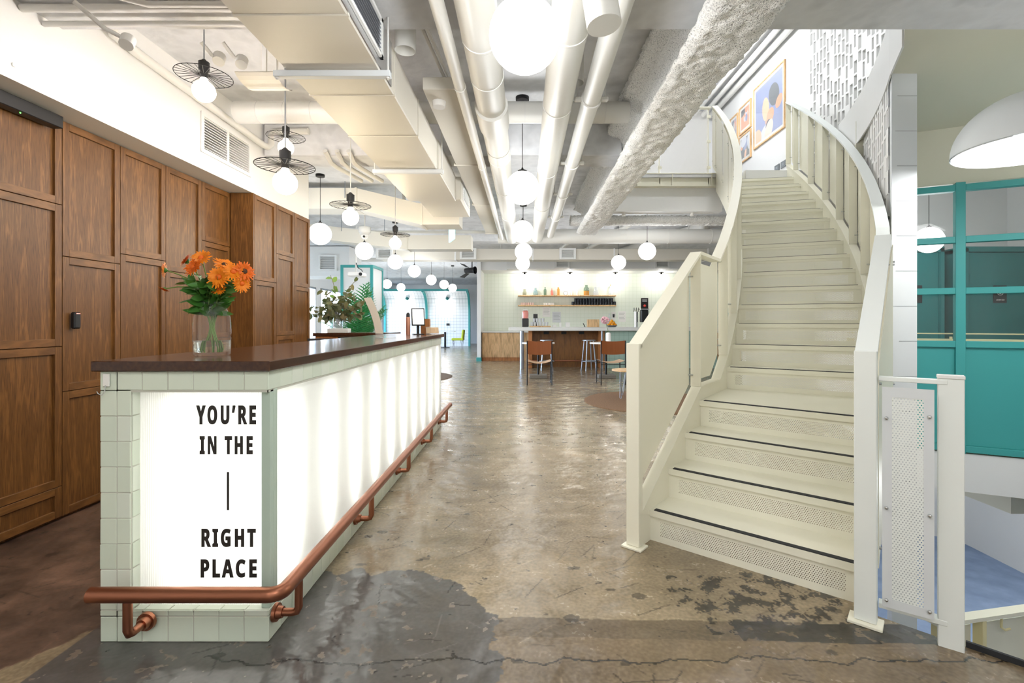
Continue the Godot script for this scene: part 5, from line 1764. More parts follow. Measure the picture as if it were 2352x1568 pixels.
	var pj := thing("projector", "white ceiling projector with dangling black cable", "projector", Vector3(-3.58, 2.24, -10.45))
	var p0 := MB.new()
	p0.box(Vector3.ZERO, Vector3(0.34, 0.1, 0.26), 0.025)
	part(pj, "housing", p0, M.white_ceramic)
	var p1 := MB.new()
	p1.cyl(Vector3(0.12, 0, 0.11), Vector3(0.12, 0, 0.145), 0.035, 0.035, 14)
	part(pj, "lens", p1, M.black_plastic)
	var p2 := MB.new()
	p2.cyl(Vector3(-0.02, 0.05, 0), Vector3(-0.02, 1.03, 0), 0.02, 0.02, 10)
	part(pj, "mount", p2, M.conduit_white)
	var p3 := MB.new()
	p3.tube([Vector3(-0.01, 0.25, 0.02), Vector3(0.04, 0.14, 0.05), Vector3(0.12, 0.09, 0.06), Vector3(0.16, 0.03, 0.1)], 0.008, 6)
	part(pj, "cable", p3, M.black_plastic)
	var sl := thing("stage_lamp", "black theatre lamp with barn doors under the rear ceiling", "spotlight", Vector3(-1.5, 2.68, -13.8), -0.4)
	var s0 := MB.new()
	s0.lathe([Vector2(0.0, -0.2), Vector2(0.07, -0.2), Vector2(0.08, 0.06), Vector2(0.11, 0.12)], 14, Vector3.ZERO, Basis(Vector3.FORWARD, PI / 2))
	part(sl, "barrel", s0, M.black_metal)
	for s in [-1, 1]:
		var fl := MB.new()
		fl.face([Vector3(-0.12, s * 0.08, -0.1), Vector3(-0.12, s * 0.08, 0.1), Vector3(-0.3, s * 0.19, 0.14), Vector3(-0.3, s * 0.19, -0.14)], Vector3(-0.2, -s * 1.0, 0))
		fl.face([Vector3(-0.12, s * 0.085, -0.1), Vector3(-0.12, s * 0.085, 0.1), Vector3(-0.3, s * 0.195, 0.14), Vector3(-0.3, s * 0.195, -0.14)], Vector3(-0.2, s * 1.0, 0))
		part(sl, "barn_door", fl, M.black_metal)
	var s2 := MB.new()
	s2.tube([Vector3(0.02, 0.06, 0), Vector3(0.02, 0.3, 0), Vector3(0.02, 0.585, 0)], 0.015, 8)
	part(sl, "yoke", s2, M.black_metal)

func build_kitchen() -> void:
	var bc := thing("kitchen_cabinet", "pale plywood base cabinet with two doors under the white back worktop", "cabinet", Vector3(-1.34, 0, -15.42))
	for i in 2:
		var m := MB.new()
		m.bb(0.003 + i * 0.6, 0.597 + i * 0.6, 0.11, 0.87, -0.0, -0.02, 0.002)
		part(bc, "door", m, M.pale_wood)
	var cb := MB.new()
	cb.bb(0.0, 1.2, 0.1, 0.88, -0.022, -0.95)
	part(bc, "carcass", cb, M.pale_wood)
	var ck := MB.new()
	ck.bb(0.0, 1.2, 0.0, 0.1, -0.03, -0.9)
	part(bc, "plinth", ck, M.orange_wood)
	var wt := MB.new()
	wt.bb(-1.355, 6.85, 0.885, 0.925, -15.38, -16.395, 0.004)
	single("back_worktop", wt, M.stone_top, "white worktop along the kitchen back wall", "worktop")
	var bt := MB.new()
	bt.bb(-0.13, 6.85, 0.0, 0.884, -15.5, -16.39)
	single("back_base_unit", bt, M.pale_wood, "long base unit hidden behind the bar", "cabinet")
	# bar
	var b := thing("kitchen_bar", "long white-topped bar with timber front and sage tiled end", "bar counter", Vector3(0, 0, -13.0))
	var t := MB.new()
	t.bb(-0.42, 5.2, 0.995, 1.085, 0.2, -0.85, 0.006)
	part(b, "worktop", t, M.stone_top)
	for i in 6:
		var m := MB.new()
		m.bb(0.2 + i * 0.3, 0.498 + i * 0.3, 0.0, 0.995, -0.35, -0.38)
		part(b, "front_panel", m, M.bar_wood)
	for q in [[0.1, 0.2], [2.0, 2.12]]:
		var m := MB.new()
		m.bb(q[0], q[1], 0.0, 0.995, 0.02, -0.38, 0.004)
		part(b, "side_panel", m, M.orange_wood)
	var st := MB.new()
	st.bb(2.13, 5.1, 0.0, 0.995, 0.04, -0.4)
	part(b, "tiled_end", st, M.sage_tile)
	for x in [-0.07, 2.04]:
		var m := MB.new()
		m.cyl(Vector3(x, 0, 0.12), Vector3(x, 0.995, 0.12), 0.055 if x < 0 else 0.03, 0.055 if x < 0 else 0.03, 16)
		part(b, "steel_leg", m, M.steel)
	for x in [0.52, 1.0, 1.48]:
		var m := MB.new()
		m.bb(x, x + 0.14, 0.89, 0.965, -0.335, -0.35, 0.003)
		part(b, "socket_outlet", m, M.black_plastic)
	var fr := MB.new()
	fr.cyl(Vector3(0.2, 0.19, -0.05), Vector3(5.0, 0.19, -0.05), 0.02, 0.02, 10)
	part(b, "foot_rail", fr, M.copper)
	for x in [0.25, 1.9, 3.2]:
		var m := MB.new()
		m.tube([Vector3(x, 0.19, -0.05), Vector3(x, 0.12, -0.1), Vector3(x, 0.12, -0.36)], 0.012, 6)
		part(b, "rail_bracket", m, M.copper)
	# shelves
	var upper_y := 2.10
	var lower_y := 1.776
	for q in [[upper_y, "pale timber wall shelf carrying bottles and vases"], [lower_y, "pale timber wall shelf carrying dark mugs and pale cups"]]:
		var m := MB.new()
		m.bb(-0.22, 3.02, -0.035, 0.0, 0.0, -0.25, 0.003)
		single("wall_shelf", m, M.pale_wood, q[1], "shelf", Vector3(0, q[0], -16.14), "kitchen wall shelves")
	var bottle := func(called: String, label: String, cat: String, x: float, prof: Array, mat: Material) -> Node3D:
		var m := MB.new()
		var pr := [Vector2(0.001, 0.0)]
		for p in prof: pr.append(Vector2(p[0], p[1]))
		m.lathe(pr, 16)
		return single(called, m, mat, label, cat, Vector3(x, upper_y + 0.001, -16.26))
	bottle.call("glass_jar", "small olive glass jar at the left end of the upper shelf", "jar", 0.0, [[0.06, 0.0], [0.065, 0.1], [0.045, 0.15], [0.06, 0.2], [0.055, 0.2], [0.0, 0.16]], M.glass_olive)
	bottle.call("round_bottle", "round blue glass bottle with a short neck", "bottle", 0.36, [[0.08, 0.0], [0.085, 0.08], [0.06, 0.16], [0.035, 0.2], [0.04, 0.245], [0.0, 0.245]], M.glass_blue)
	bottle.call("slim_bottle", "matt sage green bottle, slim with a narrow neck", "bottle", 0.68, [[0.045, 0.0], [0.048, 0.18], [0.02, 0.23], [0.026, 0.27], [0.0, 0.27]], M.glass_green)
	bottle.call("slim_bottle", "small coral pink bottle with a narrow neck", "bottle", 0.91, [[0.042, 0.0], [0.045, 0.14], [0.018, 0.19], [0.02, 0.23], [0.0, 0.23]], M.glass_pink)
	bottle.call("slim_bottle", "amber brown glass bottle beside the round clock", "bottle", 1.12, [[0.045, 0.0], [0.05, 0.2], [0.028, 0.235], [0.034, 0.27], [0.0, 0.27]], M.glass_amber)
	var ck2 := thing("desk_clock", "round white clock with black rim on the upper shelf", "clock", Vector3(1.36, upper_y + 0.075, -16.25))
	var k0 := MB.new()
	k0.cyl(Vector3(0, 0, -0.02), Vector3(0, 0, 0.02), 0.072, 0.072, 24)
	part(ck2, "rim", k0, M.black_plastic)
	var k1 := MB.new()
	k1.cyl(Vector3(0, 0, 0.02), Vector3(0, 0, 0.024), 0.062, 0.062, 24)
	part(ck2, "face", k1, M.white_ceramic)
	var k2 := MB.new()
	k2.box(Vector3(0.008, 0.012, 0.026), Vector3(0.006, 0.035, 0.003), 0.0, Transform3D(Basis(Vector3.BACK, -0.7), Vector3.ZERO))
	part(ck2, "hand", k2, M.black_plastic)
	bottle.call("candle", "tall white candle jar between clock and green vase", "candle", 1.56, [[0.035, 0.0], [0.036, 0.225], [0.0, 0.23]], M.white_ceramic)
	bottle.call("candle", "short white candle between clock and green vase", "candle", 1.75, [[0.034, 0.0], [0.035, 0.15], [0.0, 0.155]], M.white_ceramic)
	var gv: Node3D = bottle.call("shaded_vase", "large vase shading from amber base to green shoulders", "vase", 2.05, [[0.09, 0.0], [0.095, 0.15]], M.glass_amber)
	var gm := MB.new()
	gm.lathe([Vector2(0.095, 0.15), Vector2(0.088, 0.23), Vector2(0.05, 0.29), Vector2(0.04, 0.31), Vector2(0.05, 0.345), Vector2(0.0, 0.345)], 16)
	part(gv, "shoulder", gm, M.glass_green)
	var jg: Node3D = bottle.call("glass_jug", "clear glass jug with handle on the upper shelf", "jug", 2.37, [[0.09, 0.0], [0.095, 0.1], [0.05, 0.2], [0.065, 0.28], [0.0, 0.27]], M.glass_clear)
	var jh := MB.new()
	jh.tube([Vector3(0.06, 0.26, 0), Vector3(0.12, 0.24, 0), Vector3(0.13, 0.16, 0), Vector3(0.09, 0.1, 0)], 0.01, 8)
	part(jg, "handle", jh, M.glass_clear)
	var cf: Node3D = bottle.call("carafe", "clear carafe with a pale stopper at the right end of the shelf", "carafe", 2.86, [[0.085, 0.0], [0.09, 0.08], [0.055, 0.2], [0.03, 0.28], [0.035, 0.32], [0.0, 0.32]], M.glass_clear)
	var cs := MB.new()
	cs.ball(Vector3(0, 0.345, 0), 0.03, 12)
	part(cf, "stopper", cs, M.pale_wood)
	# mugs and cups on the lower shelf
	var mug := func(first: Node3D, called: String, label: String, group: String, at: Vector3, mat: Material, r: float, h: float) -> Node3D:
		if first: return copy_of(first, at, 0.0)
		var t2 := thing(called, label, "mug" if called == "dark_mug" else "cup", at, 0.0, group)
		var m := MB.new()
		m.lathe([Vector2(0.001, 0.0), Vector2(r * 0.92, 0.0), Vector2(r, h * 0.1), Vector2(r, h), Vector2(r * 0.88, h), Vector2(r * 0.85, 0.01), Vector2(0.001, 0.01)], 12)
		part(t2, "body", m, mat)
		if called == "dark_mug":
			var hd := MB.new()
			hd.tube([Vector3(0.0, h * 0.8, r), Vector3(0.0, h * 0.75, r * 1.55), Vector3(0.0, h * 0.3, r * 1.55), Vector3(0.0, h * 0.2, r)], 0.006, 5)
			part(t2, "handle", hd, mat)
		return t2
	var navy := m3("navy_glaze", c8(18, 22, 34), 0.2)
	var fm: Node3D = null
	for i in 16: 
		var r: Node3D = mug.call(fm, "dark_mug", "navy mug in the stacked rows on the lower shelf", "navy mugs", Vector3(1.6 + i * 0.0925, lower_y + 0.001, -16.24), navy, 0.044, 0.115)
		if fm == null: fm = r
	for i in 14: mug.call(fm, "", "", "", Vector3(1.69 + i * 0.0925, lower_y + 0.117, -16.24), navy, 0.044, 0.115)
	var blush := m3("blush_glaze", c8(236, 206, 196), 0.3)
	var fc: Node3D = null
	for i in 6:
		var r: Node3D = mug.call(fc, "tea_cup", "pale pink cup at the left end of the lower shelf", "pink cups", Vector3(-0.1 + i * 0.075, lower_y + 0.001, -16.22), blush, 0.034, 0.085)
		if fc == null: fc = r
	var fw: Node3D = null
	for i in 5:
		var r: Node3D = mug.call(fw, "white_cup", "small white cup in the short middle row of the lower shelf", "white cups", Vector3(0.66 + i * 0.072, lower_y + 0.001, -16.22), M.white_ceramic, 0.033, 0.07)
		if fw == null: fw = r
	# things on the bar
	var ty := 1.086
	var gr := thing("coffee_grinder", "coffee grinder with clear hopper on the bar end", "coffee grinder", Vector3(0.02, ty, -13.45))
	var g0 := MB.new()
	g0.box(Vector3(0, 0.12, 0), Vector3(0.18, 0.23, 0.2), 0.01)
	part(gr, "body", g0, M.black_plastic)
	var g1 := MB.new()
	g1.lathe([Vector2(0.085, 0.235), Vector2(0.088, 0.4), Vector2(0.07, 0.44), Vector2(0.0, 0.46)], 14)
	part(gr, "hopper", g1, M.glass_pink)
	var g2 := MB.new()
	g2.box(Vector3(0, 0.465, 0), Vector3(0.13, 0.03, 0.12), 0.008)
	part(gr, "lid", g2, M.white_ceramic)
	var tr := MB.new()
	tr.bb(-0.29, 0.29, 0.0, 0.03, -0.12, 0.12, 0.01)
	single("wooden_tray", tr, M.pale_wood, "wooden tray of paper cups on the bar", "tray", Vector3(0.42, ty, -13.4))
	var pc: Node3D = null
	for i in 10:
		var up := i >= 6
		var at := Vector3(0.2 + (i if not up else i - 6) * 0.082 + (0.06 if up else 0.0), ty + 0.031 + (0.105 if up else 0.0), -13.4)
		if pc == null:
			pc = thing("paper_cup", "grey paper cup stacked on the wooden tray", "cup", at, 0.0, "cups on the tray")
			var m := MB.new()
			m.lathe([Vector2(0.001, 0.0), Vector2(0.028, 0.0), Vector2(0.037, 0.1), Vector2(0.033, 0.1), Vector2(0.001, 0.004)], 12)
			part(pc, "cup_wall", m, M.grey_white)
		else: copy_of(pc, at)
	var sq := [[0.98, 0.05, 0.12, "pale cut-out card standing on the bar", M.white_ceramic], [1.18, 0.12, 0.125, "white milk carton box on the bar", M.white_ceramic], [0.82, 0.1, 0.06, "low white sugar box on the bar", M.white_ceramic], [0.30, 0.12, 0.36, "black menu card over the paper cups", M.black_plastic]]
	for q in sq:
		var m := MB.new()
		m.bb(-q[1] / 2, q[1] / 2, 0.0, q[2], -0.02 if q[2] > 0.3 else -0.05, 0.02 if q[2] > 0.3 else 0.05, 0.004)
		single("counter_box", m, q[4], q[3], "box", Vector3(q[0], ty, -13.55 if q[2] > 0.3 else -13.4))
	var wc := thing("wooden_crate", "small pale wooden crate with a tilted lid on the bar", "crate", Vector3(1.88, ty, -13.45))
	var w0 := MB.new()
	w0.bb(-0.16, 0.16, 0.0, 0.21, -0.09, 0.09, 0.006)
	part(wc, "body", w0, M.pale_wood)
	var w1 := MB.new()
	w1.box(Vector3(-0.19, 0.16, 0), Vector3(0.02, 0.12, 0.02), 0.004, Transform3D(Basis(Vector3.BACK, 0.5), Vector3.ZERO))
	part(wc, "handle", w1, M.black_plastic)
	var bo := thing("fruit_bowl", "grey bowl heaped with oranges on the bar", "bowl", Vector3(2.37, ty, -13.3))
	var b0 := MB.new()
	b0.lathe([Vector2(0.001, 0.0), Vector2(0.1, 0.0), Vector2(0.155, 0.05), Vector2(0.148, 0.05), Vector2(0.001, 0.012)], 20)
	part(bo, "dish", b0, M.steel)
	var of := m3("orange_peel", c8(244, 164, 24), 0.5)
	var oo: Node3D = null
	for p in [Vector3(-0.09, 0.055, 0.03), Vector3(0.0, 0.055, 0.06), Vector3(0.09, 0.055, 0.03), Vector3(-0.05, 0.055, -0.06), Vector3(0.06, 0.055, -0.06), Vector3(-0.04, 0.115, 0.02), Vector3(0.05, 0.115, 0.01), Vector3(0.0, 0.165, 0.0)]:
		if oo == null:
			var m := MB.new()
			m.ball(Vector3.ZERO, 0.042, 14)
			oo = single("orange", m, of, "orange fruit heaped in the grey bowl", "fruit", Vector3(2.37, ty, -13.3) + p, "oranges in the bowl")
		else: copy_of(oo, Vector3(2.37, ty, -13.3) + p)
	var bt2 := MB.new()
	bt2.lathe([Vector2(0.001, 0.0), Vector2(0.04, 0.0), Vector2(0.042, 0.2), Vector2(0.014, 0.28), Vector2(0.014, 0.37), Vector2(0.0, 0.37)], 14)
	single("water_bottle", bt2, M.glass_clear, "clear water bottle behind the oranges", "bottle", Vector3(2.36, ty, -13.65))
	var cm := thing("tap_machine", "chrome tap and coffee machine near the stair rail", "coffee machine", Vector3(3.05, ty, -13.4))
	var m0 := MB.new()
	m0.cyl(Vector3(0, 0, 0), Vector3(0, 0.42, 0), 0.05, 0.05, 16)
	part(cm, "column", m0, M.chrome)
	var m1 := MB.new()
	m1.box(Vector3(0.22, 0.3, 0), Vector3(0.2, 0.34, 0.2), 0.02)
	part(cm, "brewer", m1, M.black_plastic)
	for i in 3:
		var tp := MB.new()
		tp.tube([Vector3(-0.06 + i * 0.06, 0.42, 0), Vector3(-0.06 + i * 0.06, 0.5, 0.02), Vector3(-0.07 + i * 0.06, 0.52, 0.08), Vector3(-0.07 + i * 0.06, 0.46, 0.1)], 0.012, 8)
		part(cm, "tap", tp, M.chrome)
	var m2 := MB.new()
	m2.bb(0.1, 0.34, 0.47, 0.5, -0.1, 0.1, 0.006)
	part(cm, "top_tray", m2, M.chrome)
	# notices on the tiles
	var notes := [[0.73, 1.55, 0.26, 0.32, "white notice sheet taped behind the paper cups", M.white_ceramic], [1.07, 1.38, 0.28, 0.36, "grey printed leaflet on the tiles over the milk carton", M.grey_white], [3.26, 1.4, 0.25, 0.36, "framed white notice right of the oranges", M.white_ceramic], [2.98, 1.42, 0.14, 0.28, "white card with a black cup on the tiles", M.white_ceramic], [4.02, 1.82, 0.24, 0.4, "black poster with a red figure above the taps", M.black_plastic]]
	for i in notes.size():
		var q: Array = notes[i]
		var nt := thing("wall_notice", q[4], "notice", Vector3(q[0], q[1], -16.395))
		var m := MB.new()
		m.bb(-q[2] / 2, q[2] / 2, -q[3] / 2, q[3] / 2, 0.0, 0.006)
		part(nt, "sheet", m, q[5])
		if i == 3:
			var c := MB.new()
			c.cyl(Vector3(0, -0.05, 0.007), Vector3(0, 0.06, 0.007), 0.028, 0.038, 10)
			part(nt, "cup_print", c, M.black_plastic)
		elif i == 4:
			var c := MB.new()
			c.ball(Vector3(0, -0.06, 0.008), 0.045, 10); 
			part(nt, "red_print", c, m3("print_red", c8(214, 66, 56), 0.6))
			for j in 3:
				var l := MB.new()
				l.bb(-0.08, 0.08, 0.08 + j * 0.03, 0.09 + j * 0.03, 0.006, 0.007)
				part(nt, "print_line", l, M.grey_white)
		else:
			for j in 5:
				var l := MB.new()
				l.bb(-q[2] * 0.38, q[2] * (0.38 - 0.1 * (j % 2)), q[3] * (0.3 - j * 0.13), q[3] * (0.3 - j * 0.13) + 0.008, 0.006, 0.007)
				part(nt, "print_line", l, M.mirror_grey)
	# spots under the bulkhead
	for i in 4:
		var sx: float = [0.0, 1.47, 2.95, 4.44][i]
		var t3 := thing("ceiling_spot", ["small black spot above the olive glass jar", "small black spot above the clock", "small black spot above the carafe", "small black spot above the poster"][i], "spotlight", Vector3(sx, 2.84, -15.9), 0.0, "kitchen spots")
		var m := MB.new()
		m.cyl(Vector3(0, 0, 0), Vector3(0, -0.02, 0), 0.09, 0.09, 14)
		m.cyl(Vector3(0, -0.02, 0), Vector3(0, -0.08, 0), 0.03, 0.03, 12)
		part(t3, "base", m, M.black_metal)
		var g := MB.new()
		g.cyl(Vector3(0, -0.08, 0), Vector3(0, -0.12, 0), 0.035, 0.04, 12)
		part(t3, "bulb", g, M.spot_glow)
		omni(t3, Vector3(0, -0.2, 0.0), KITCHEN_E, Color(1, 0.98, 0.95), 0.05)

func build_seating() -> void:
	# leather chairs at two small tables
	var chair := thing("sling_chair", "tan leather sling chair facing the bare cafe table", "chair", Vector3(0.29, 0, -9.75), 0.0, "leather sling chairs at the cafe tables")
	var seat := MB.new()
	var pts := []
	var sd := []
	for i in 9:
		var f := i / 8.0
		pts.append(Vector3(-0.23 + 0.46 * f, 0.42 + 0.05 * pow(absf(f - 0.5) * 2.0, 2.0), 0)); sd.append(Vector3(0, 0, 1))
	seat.sweep(pts, sd, [Vector2(-0.22, -0.003), Vector2(0.2, -0.003), Vector2(0.2, 0.003), Vector2(-0.22, 0.003)])
	part(chair, "seat", seat, m3("pale_leather", c8(206, 170, 136), 0.55))
	var bk := MB.new()
	pts = []; sd = []
	for i in 9:
		var f := i / 8.0
		pts.append(Vector3(-0.245 + 0.49 * f, 0.72 + 0.02 * pow(absf(f - 0.5) * 2.0, 2.0), 0.24 - 0.03 * (1.0 - pow(absf(f - 0.5) * 2.0, 2.0)))); sd.append(Vector3(0, 0, 1))
	bk.sweep(pts, sd, [Vector2(-0.004, -0.13), Vector2(0.004, -0.13), Vector2(0.004, 0.13), Vector2(-0.004, 0.13)])
	part(chair, "backrest", bk, M.leather)
	for s in [-1, 1]:
		for z in [0.24, -0.2]:
			var lg := MB.new()
			lg.cyl(Vector3(s * 0.24, 0, z), Vector3(s * 0.24, 0.86 if z > 0 else 0.47, z), 0.011, 0.011, 8)
			part(chair, "leg", lg, M.black_metal)
		var rl := MB.new()
		rl.cyl(Vector3(s * 0.24, 0.46, 0.24), Vector3(s * 0.24, 0.46, -0.2), 0.008, 0.008, 8)
		part(chair, "seat_rail", rl, M.black_metal)
		var r2 := MB.new()
		r2.cyl(Vector3(s * 0.24, 0.05, 0.24), Vector3(s * 0.24, 0.05, -0.2), 0.007, 0.007, 8)
		part(chair, "stretcher", r2, M.black_metal)
	for z in [0.24, -0.2]:
		var st := MB.new()
		st.cyl(Vector3(-0.24, 0.40, z), Vector3(0.24, 0.40, z), 0.007, 0.007, 8)
		part(chair, "cross_rail", st, M.black_metal)
	copy_of(chair, Vector3(1.72, 0, -9.8), 0.05, "tan leather sling chair facing the table with the white vase")
	var tb := thing("cafe_table", "round white cafe table with a bare top on a black pole", "table", Vector3(0.3, 0, -10.75), 0.0, "round cafe tables")
	var t0 := MB.new()
	t0.cyl(Vector3(0, 0.755, 0), Vector3(0, 0.78, 0), 0.36, 0.36, 32)
	part(tb, "tabletop", t0, M.white_ceramic)
	var t1 := MB.new()
	t1.cyl(Vector3(0, 0.07, 0), Vector3(0, 0.755, 0), 0.022, 0.022, 14)
	part(tb, "pole", t1, M.black_metal)
	var t2 := MB.new()
	t2.box(Vector3(0, 0.04, 0), Vector3(0.38, 0.075, 0.3), 0.006)
	part(tb, "stone_base", t2, M.granite)
	copy_of(tb, Vector3(1.79, 0, -10.75), 0.0, "round white cafe table holding the white vase")
	var vs := MB.new()
	vs.lathe([Vector2(0.001, 0.0), Vector2(0.052, 0.0), Vector2(0.055, 0.02), Vector2(0.055, 0.18), Vector2(0.045, 0.21), Vector2(0.02, 0.22), Vector2(0.015, 0.21)], 18)
	single("white_vase", vs, M.white_ceramic, "white cylinder vase on the cafe table", "vase", Vector3(1.83, 0.781, -10.7))
	var hy := thing("hydrangea", "dried pink hydrangea head on a long stem", "flower", Vector3(1.83, 1.0, -10.7))
	var h0 := MB.new()
	h0.tube([Vector3(0, -0.1, 0), Vector3(-0.01, 0.05, 0), Vector3(-0.05, 0.2, 0)], 0.005, 6)
	part(hy, "stem", h0, M.stem_green)
	var h1 := MB.new()
	for i in 60:
		var dv := Vector3(rng.randfn(), rng.randfn(), rng.randfn()).normalized()
		h1.ball(Vector3(-0.07, 0.27, 0) + dv * Vector3(0.08, 0.07, 0.08), 0.022, 6)
	part(hy, "flower_head", h1, m3("pink_petals", c8(216, 170, 176), 0.8)).set_meta("kind", "stuff")
	# bar stools
	var stl := thing("bar_stool", "grey steel bar stool in front of the bar sockets", "stool", Vector3(0.56, 0, -12.35), 0.0, "steel bar stools")
	var s0 := MB.new()
	s0.cyl(Vector3(0, 0.755, 0), Vector3(0, 0.775, 0), 0.17, 0.17, 24)
	part(stl, "seat", s0, M.steel)
	for i in 4:
		var a := PI / 4 + i * PI / 2
		var lg := MB.new()
		lg.cyl(Vector3(cos(a) * 0.2, 0, sin(a) * 0.2), Vector3(cos(a) * 0.12, 0.755, sin(a) * 0.12), 0.015, 0.015, 8)
		part(stl, "leg", lg, M.steel)
	var rg := []
	for i in 25: rg.append(Vector3(cos(TAU * i / 24) * 0.185, 0.24, sin(TAU * i / 24) * 0.185))
	var s1 := MB.new()
	s1.tube(rg, 0.012, 8, false)
	part(stl, "foot_ring", s1, M.steel)
	copy_of(stl, Vector3(1.62, 0, -12.35), 0.3, "grey steel bar stool next to the sage tiled bar end")
	# rug and side table next to the stair
	var rug := MB.new()
	rug.lathe([Vector2(1.05, 0.0), Vector2(1.05, 0.01), Vector2(1.04, 0.014), Vector2(0.001, 0.014)], 48)
	single("jute_rug", rug, M.jute, "round braided jute rug beside the stair", "rug", Vector3(1.98, 0.0, -7.6))
	var rg2 := MB.new()
	rg2.lathe([Vector2(1.1, 0.0), Vector2(1.1, 0.01), Vector2(0.001, 0.012)], 48)
	single("dark_rug", rg2, m3("dark_jute", c8(112, 92, 74), 0.95), "dark round rug past the end of the reception counter", "rug", Vector3(-2.72, 0.0, -10.9))
	var sdt := thing("side_table", "round side table on hairpin legs by the stair newel", "side table", Vector3(1.68, 0.014, -7.95))
	var d0 := MB.new()
	d0.cyl(Vector3(0, 0.43, 0), Vector3(0, 0.45, 0), 0.26, 0.26, 28)
	part(sdt, "tabletop", d0, M.pale_wood)
	for i in 3:
		var a := PI * 0.75 + i * TAU / 3
		var lg := MB.new()
		var c := Vector3(cos(a), 0, sin(a))
		var sdv := Vector3(-sin(a), 0, cos(a)) * 0.05
		lg.tube([c * 0.15 + sdv + Vector3.UP * 0.43, c * 0.21 + sdv * 0.3 + Vector3.UP * 0.01, c * 0.212 + Vector3.UP * 0.004, c * 0.21 - sdv * 0.3 + Vector3.UP * 0.01, c * 0.15 - sdv + Vector3.UP * 0.43], 0.005, 6)
		part(sdt, "hairpin_leg", lg, M.steel)

func build_lounge() -> void:
	var p := thing("framed_pillar", "white pillar edged with teal trim over white tiles", "pillar", Vector3(-4.12, 0, -12.45))
	var b := MB.new()
	b.bb(-0.37, 0.37, 1.40, 2.6, -0.43, 0.43)
	part(p, "panel_box", b, M.white_paint)
	var b2 := MB.new()
	b2.bb(-0.37, 0.37, 0.0, 1.40, -0.43, 0.43)
	part(p, "tiled_base", b2, M.white_tile)
	for q in [[-0.4, -0.33, 0.0, 2.63, 0.41, 0.45], [0.33, 0.4, 0.0, 2.63, 0.41, 0.45], [0.33, 0.4, 1.4, 2.63, -0.45, -0.41], [-0.33, 0.33, 2.56, 2.63, 0.41, 0.45], [-0.33, 0.33, 1.4, 1.47, 0.41, 0.45], [0.37, 0.4, 2.56, 2.63, -0.41, 0.41]]:
		var m := MB.new()
		m.bb(q[0], q[1], q[2], q[3], q[4], q[5], 0.004)
		part(p, "teal_trim", m, M.teal)
	# booths
	var bt := thing("tiled_booths", "white tiled vaulted booths with teal ribs at the far end", "booth", Vector3(-4.8, 0, -24.0))
	var arc := []
	for i in 9:
		var a := PI / 2 * i / 8
		arc.append(Vector2(-0.4 + 1.0 * (1.0 - cos(a)), 1.72 + 1.0 * sin(a)))
	var wl := MB.new()
	wl.bb(-2.2, 2.1, 0.0, 1.72, -0.5, -0.4)
	for i in 8:
		wl.face([Vector3(-2.2, arc[i].y, arc[i].x), Vector3(2.1, arc[i].y, arc[i].x), Vector3(2.1, arc[i + 1].y, arc[i + 1].x), Vector3(-2.2, arc[i + 1].y, arc[i + 1].x)], Vector3(0, 3.5, -1.5))
	part(bt, "tiled_vault", wl, M.white_tile)
	for x in [-2.15, -0.08, 2.05]:
		var r := MB.new()
		var pts := [Vector3(x, 0, -0.36), Vector3(x, 1.72, -0.36)]
		for q in arc.slice(1): pts.append(Vector3(x, q.y - 0.04, q.x + 0.04))
		var sd := []
		for q in pts: sd.append(Vector3(1, 0, 0))
		for i in pts.size() - 1:
			var dv: Vector3 = (pts[i + 1] - pts[i]).normalized()
			var nv := Vector3(0, -dv.z, dv.y)
			r.box(Vector3.ZERO, Vector3(0.1, (pts[i + 1] - pts[i]).length() + 0.02, 0.1), 0.0, Transform3D(Basis(Vector3.RIGHT, dv, nv), (pts[i] + pts[i + 1]) / 2))
		part(bt, "rib", r, M.teal)
	var tr := MB.new()
	tr.bb(-2.2, 2.1, 2.68, 2.78, 0.6, 0.68)
	part(bt, "head_trim", tr, M.teal)
	var rl := MB.new()
	rl.bb(-2.15, 2.05, 2.34, 2.37, -0.2, -0.17)
	part(bt, "lamp_rail", rl, M.teal_dark)
	for x in [-1.0, 0.98]:
		var l := MB.new()
		l.ball(Vector3(x, 2.35, -0.14), 0.09, 12)
		part(bt, "rail_knob", l, M.teal_dark)
		var wlp := MB.new()
		wlp.cyl(Vector3(x - 0.15, 2.12, -0.38), Vector3(x - 0.15, 2.2, -0.3), 0.04, 0.07, 10)
		part(bt, "wall_lamp", wlp, M.spot_glow)
		omni(bt, Vector3(x - 0.12, 2.05, -0.2), 0.35, Color(1, 0.98, 0.96), 0.06)
		var s := MB.new()
		s.bb(x - 0.08, x + 0.08, 1.02, 1.13, -0.4, -0.385)
		part(bt, "socket_outlet", s, M.black_plastic)
	var t := thing("booth_table", "small white table on a black pole in the right booth", "table", Vector3(-3.72, 0, -22.9))
	var t0 := MB.new()
	t0.bb(-0.45, 0.45, 0.74, 0.77, -0.35, 0.35, 0.006)
	part(t, "tabletop", t0, M.white_ceramic)
	var t1 := MB.new()
	t1.cyl(Vector3(0, 0.02, 0), Vector3(0, 0.74, 0), 0.05, 0.05, 10); t1.cyl(Vector3(0, 0, 0), Vector3(0, 0.02, 0), 0.22, 0.22, 14)
	part(t, "pole", t1, M.black_metal)
	var c := thing("lime_chair", "lime green chair on hairpin legs at the booth", "chair", Vector3(-3.12, 0, -22.9))
	var c0 := MB.new()
	c0.box(Vector3(0, 0.4, 0), Vector3(0.56, 0.1, 0.52), 0.03)
	part(c, "seat", c0, M.lime_fabric)
	var c1 := MB.new()
	c1.box(Vector3(0.24, 0.62, 0), Vector3(0.09, 0.5, 0.5), 0.03, Transform3D(Basis(Vector3.BACK, -0.1), Vector3(-0.06, 0, 0)))
	part(c, "backrest", c1, M.lime_fabric)
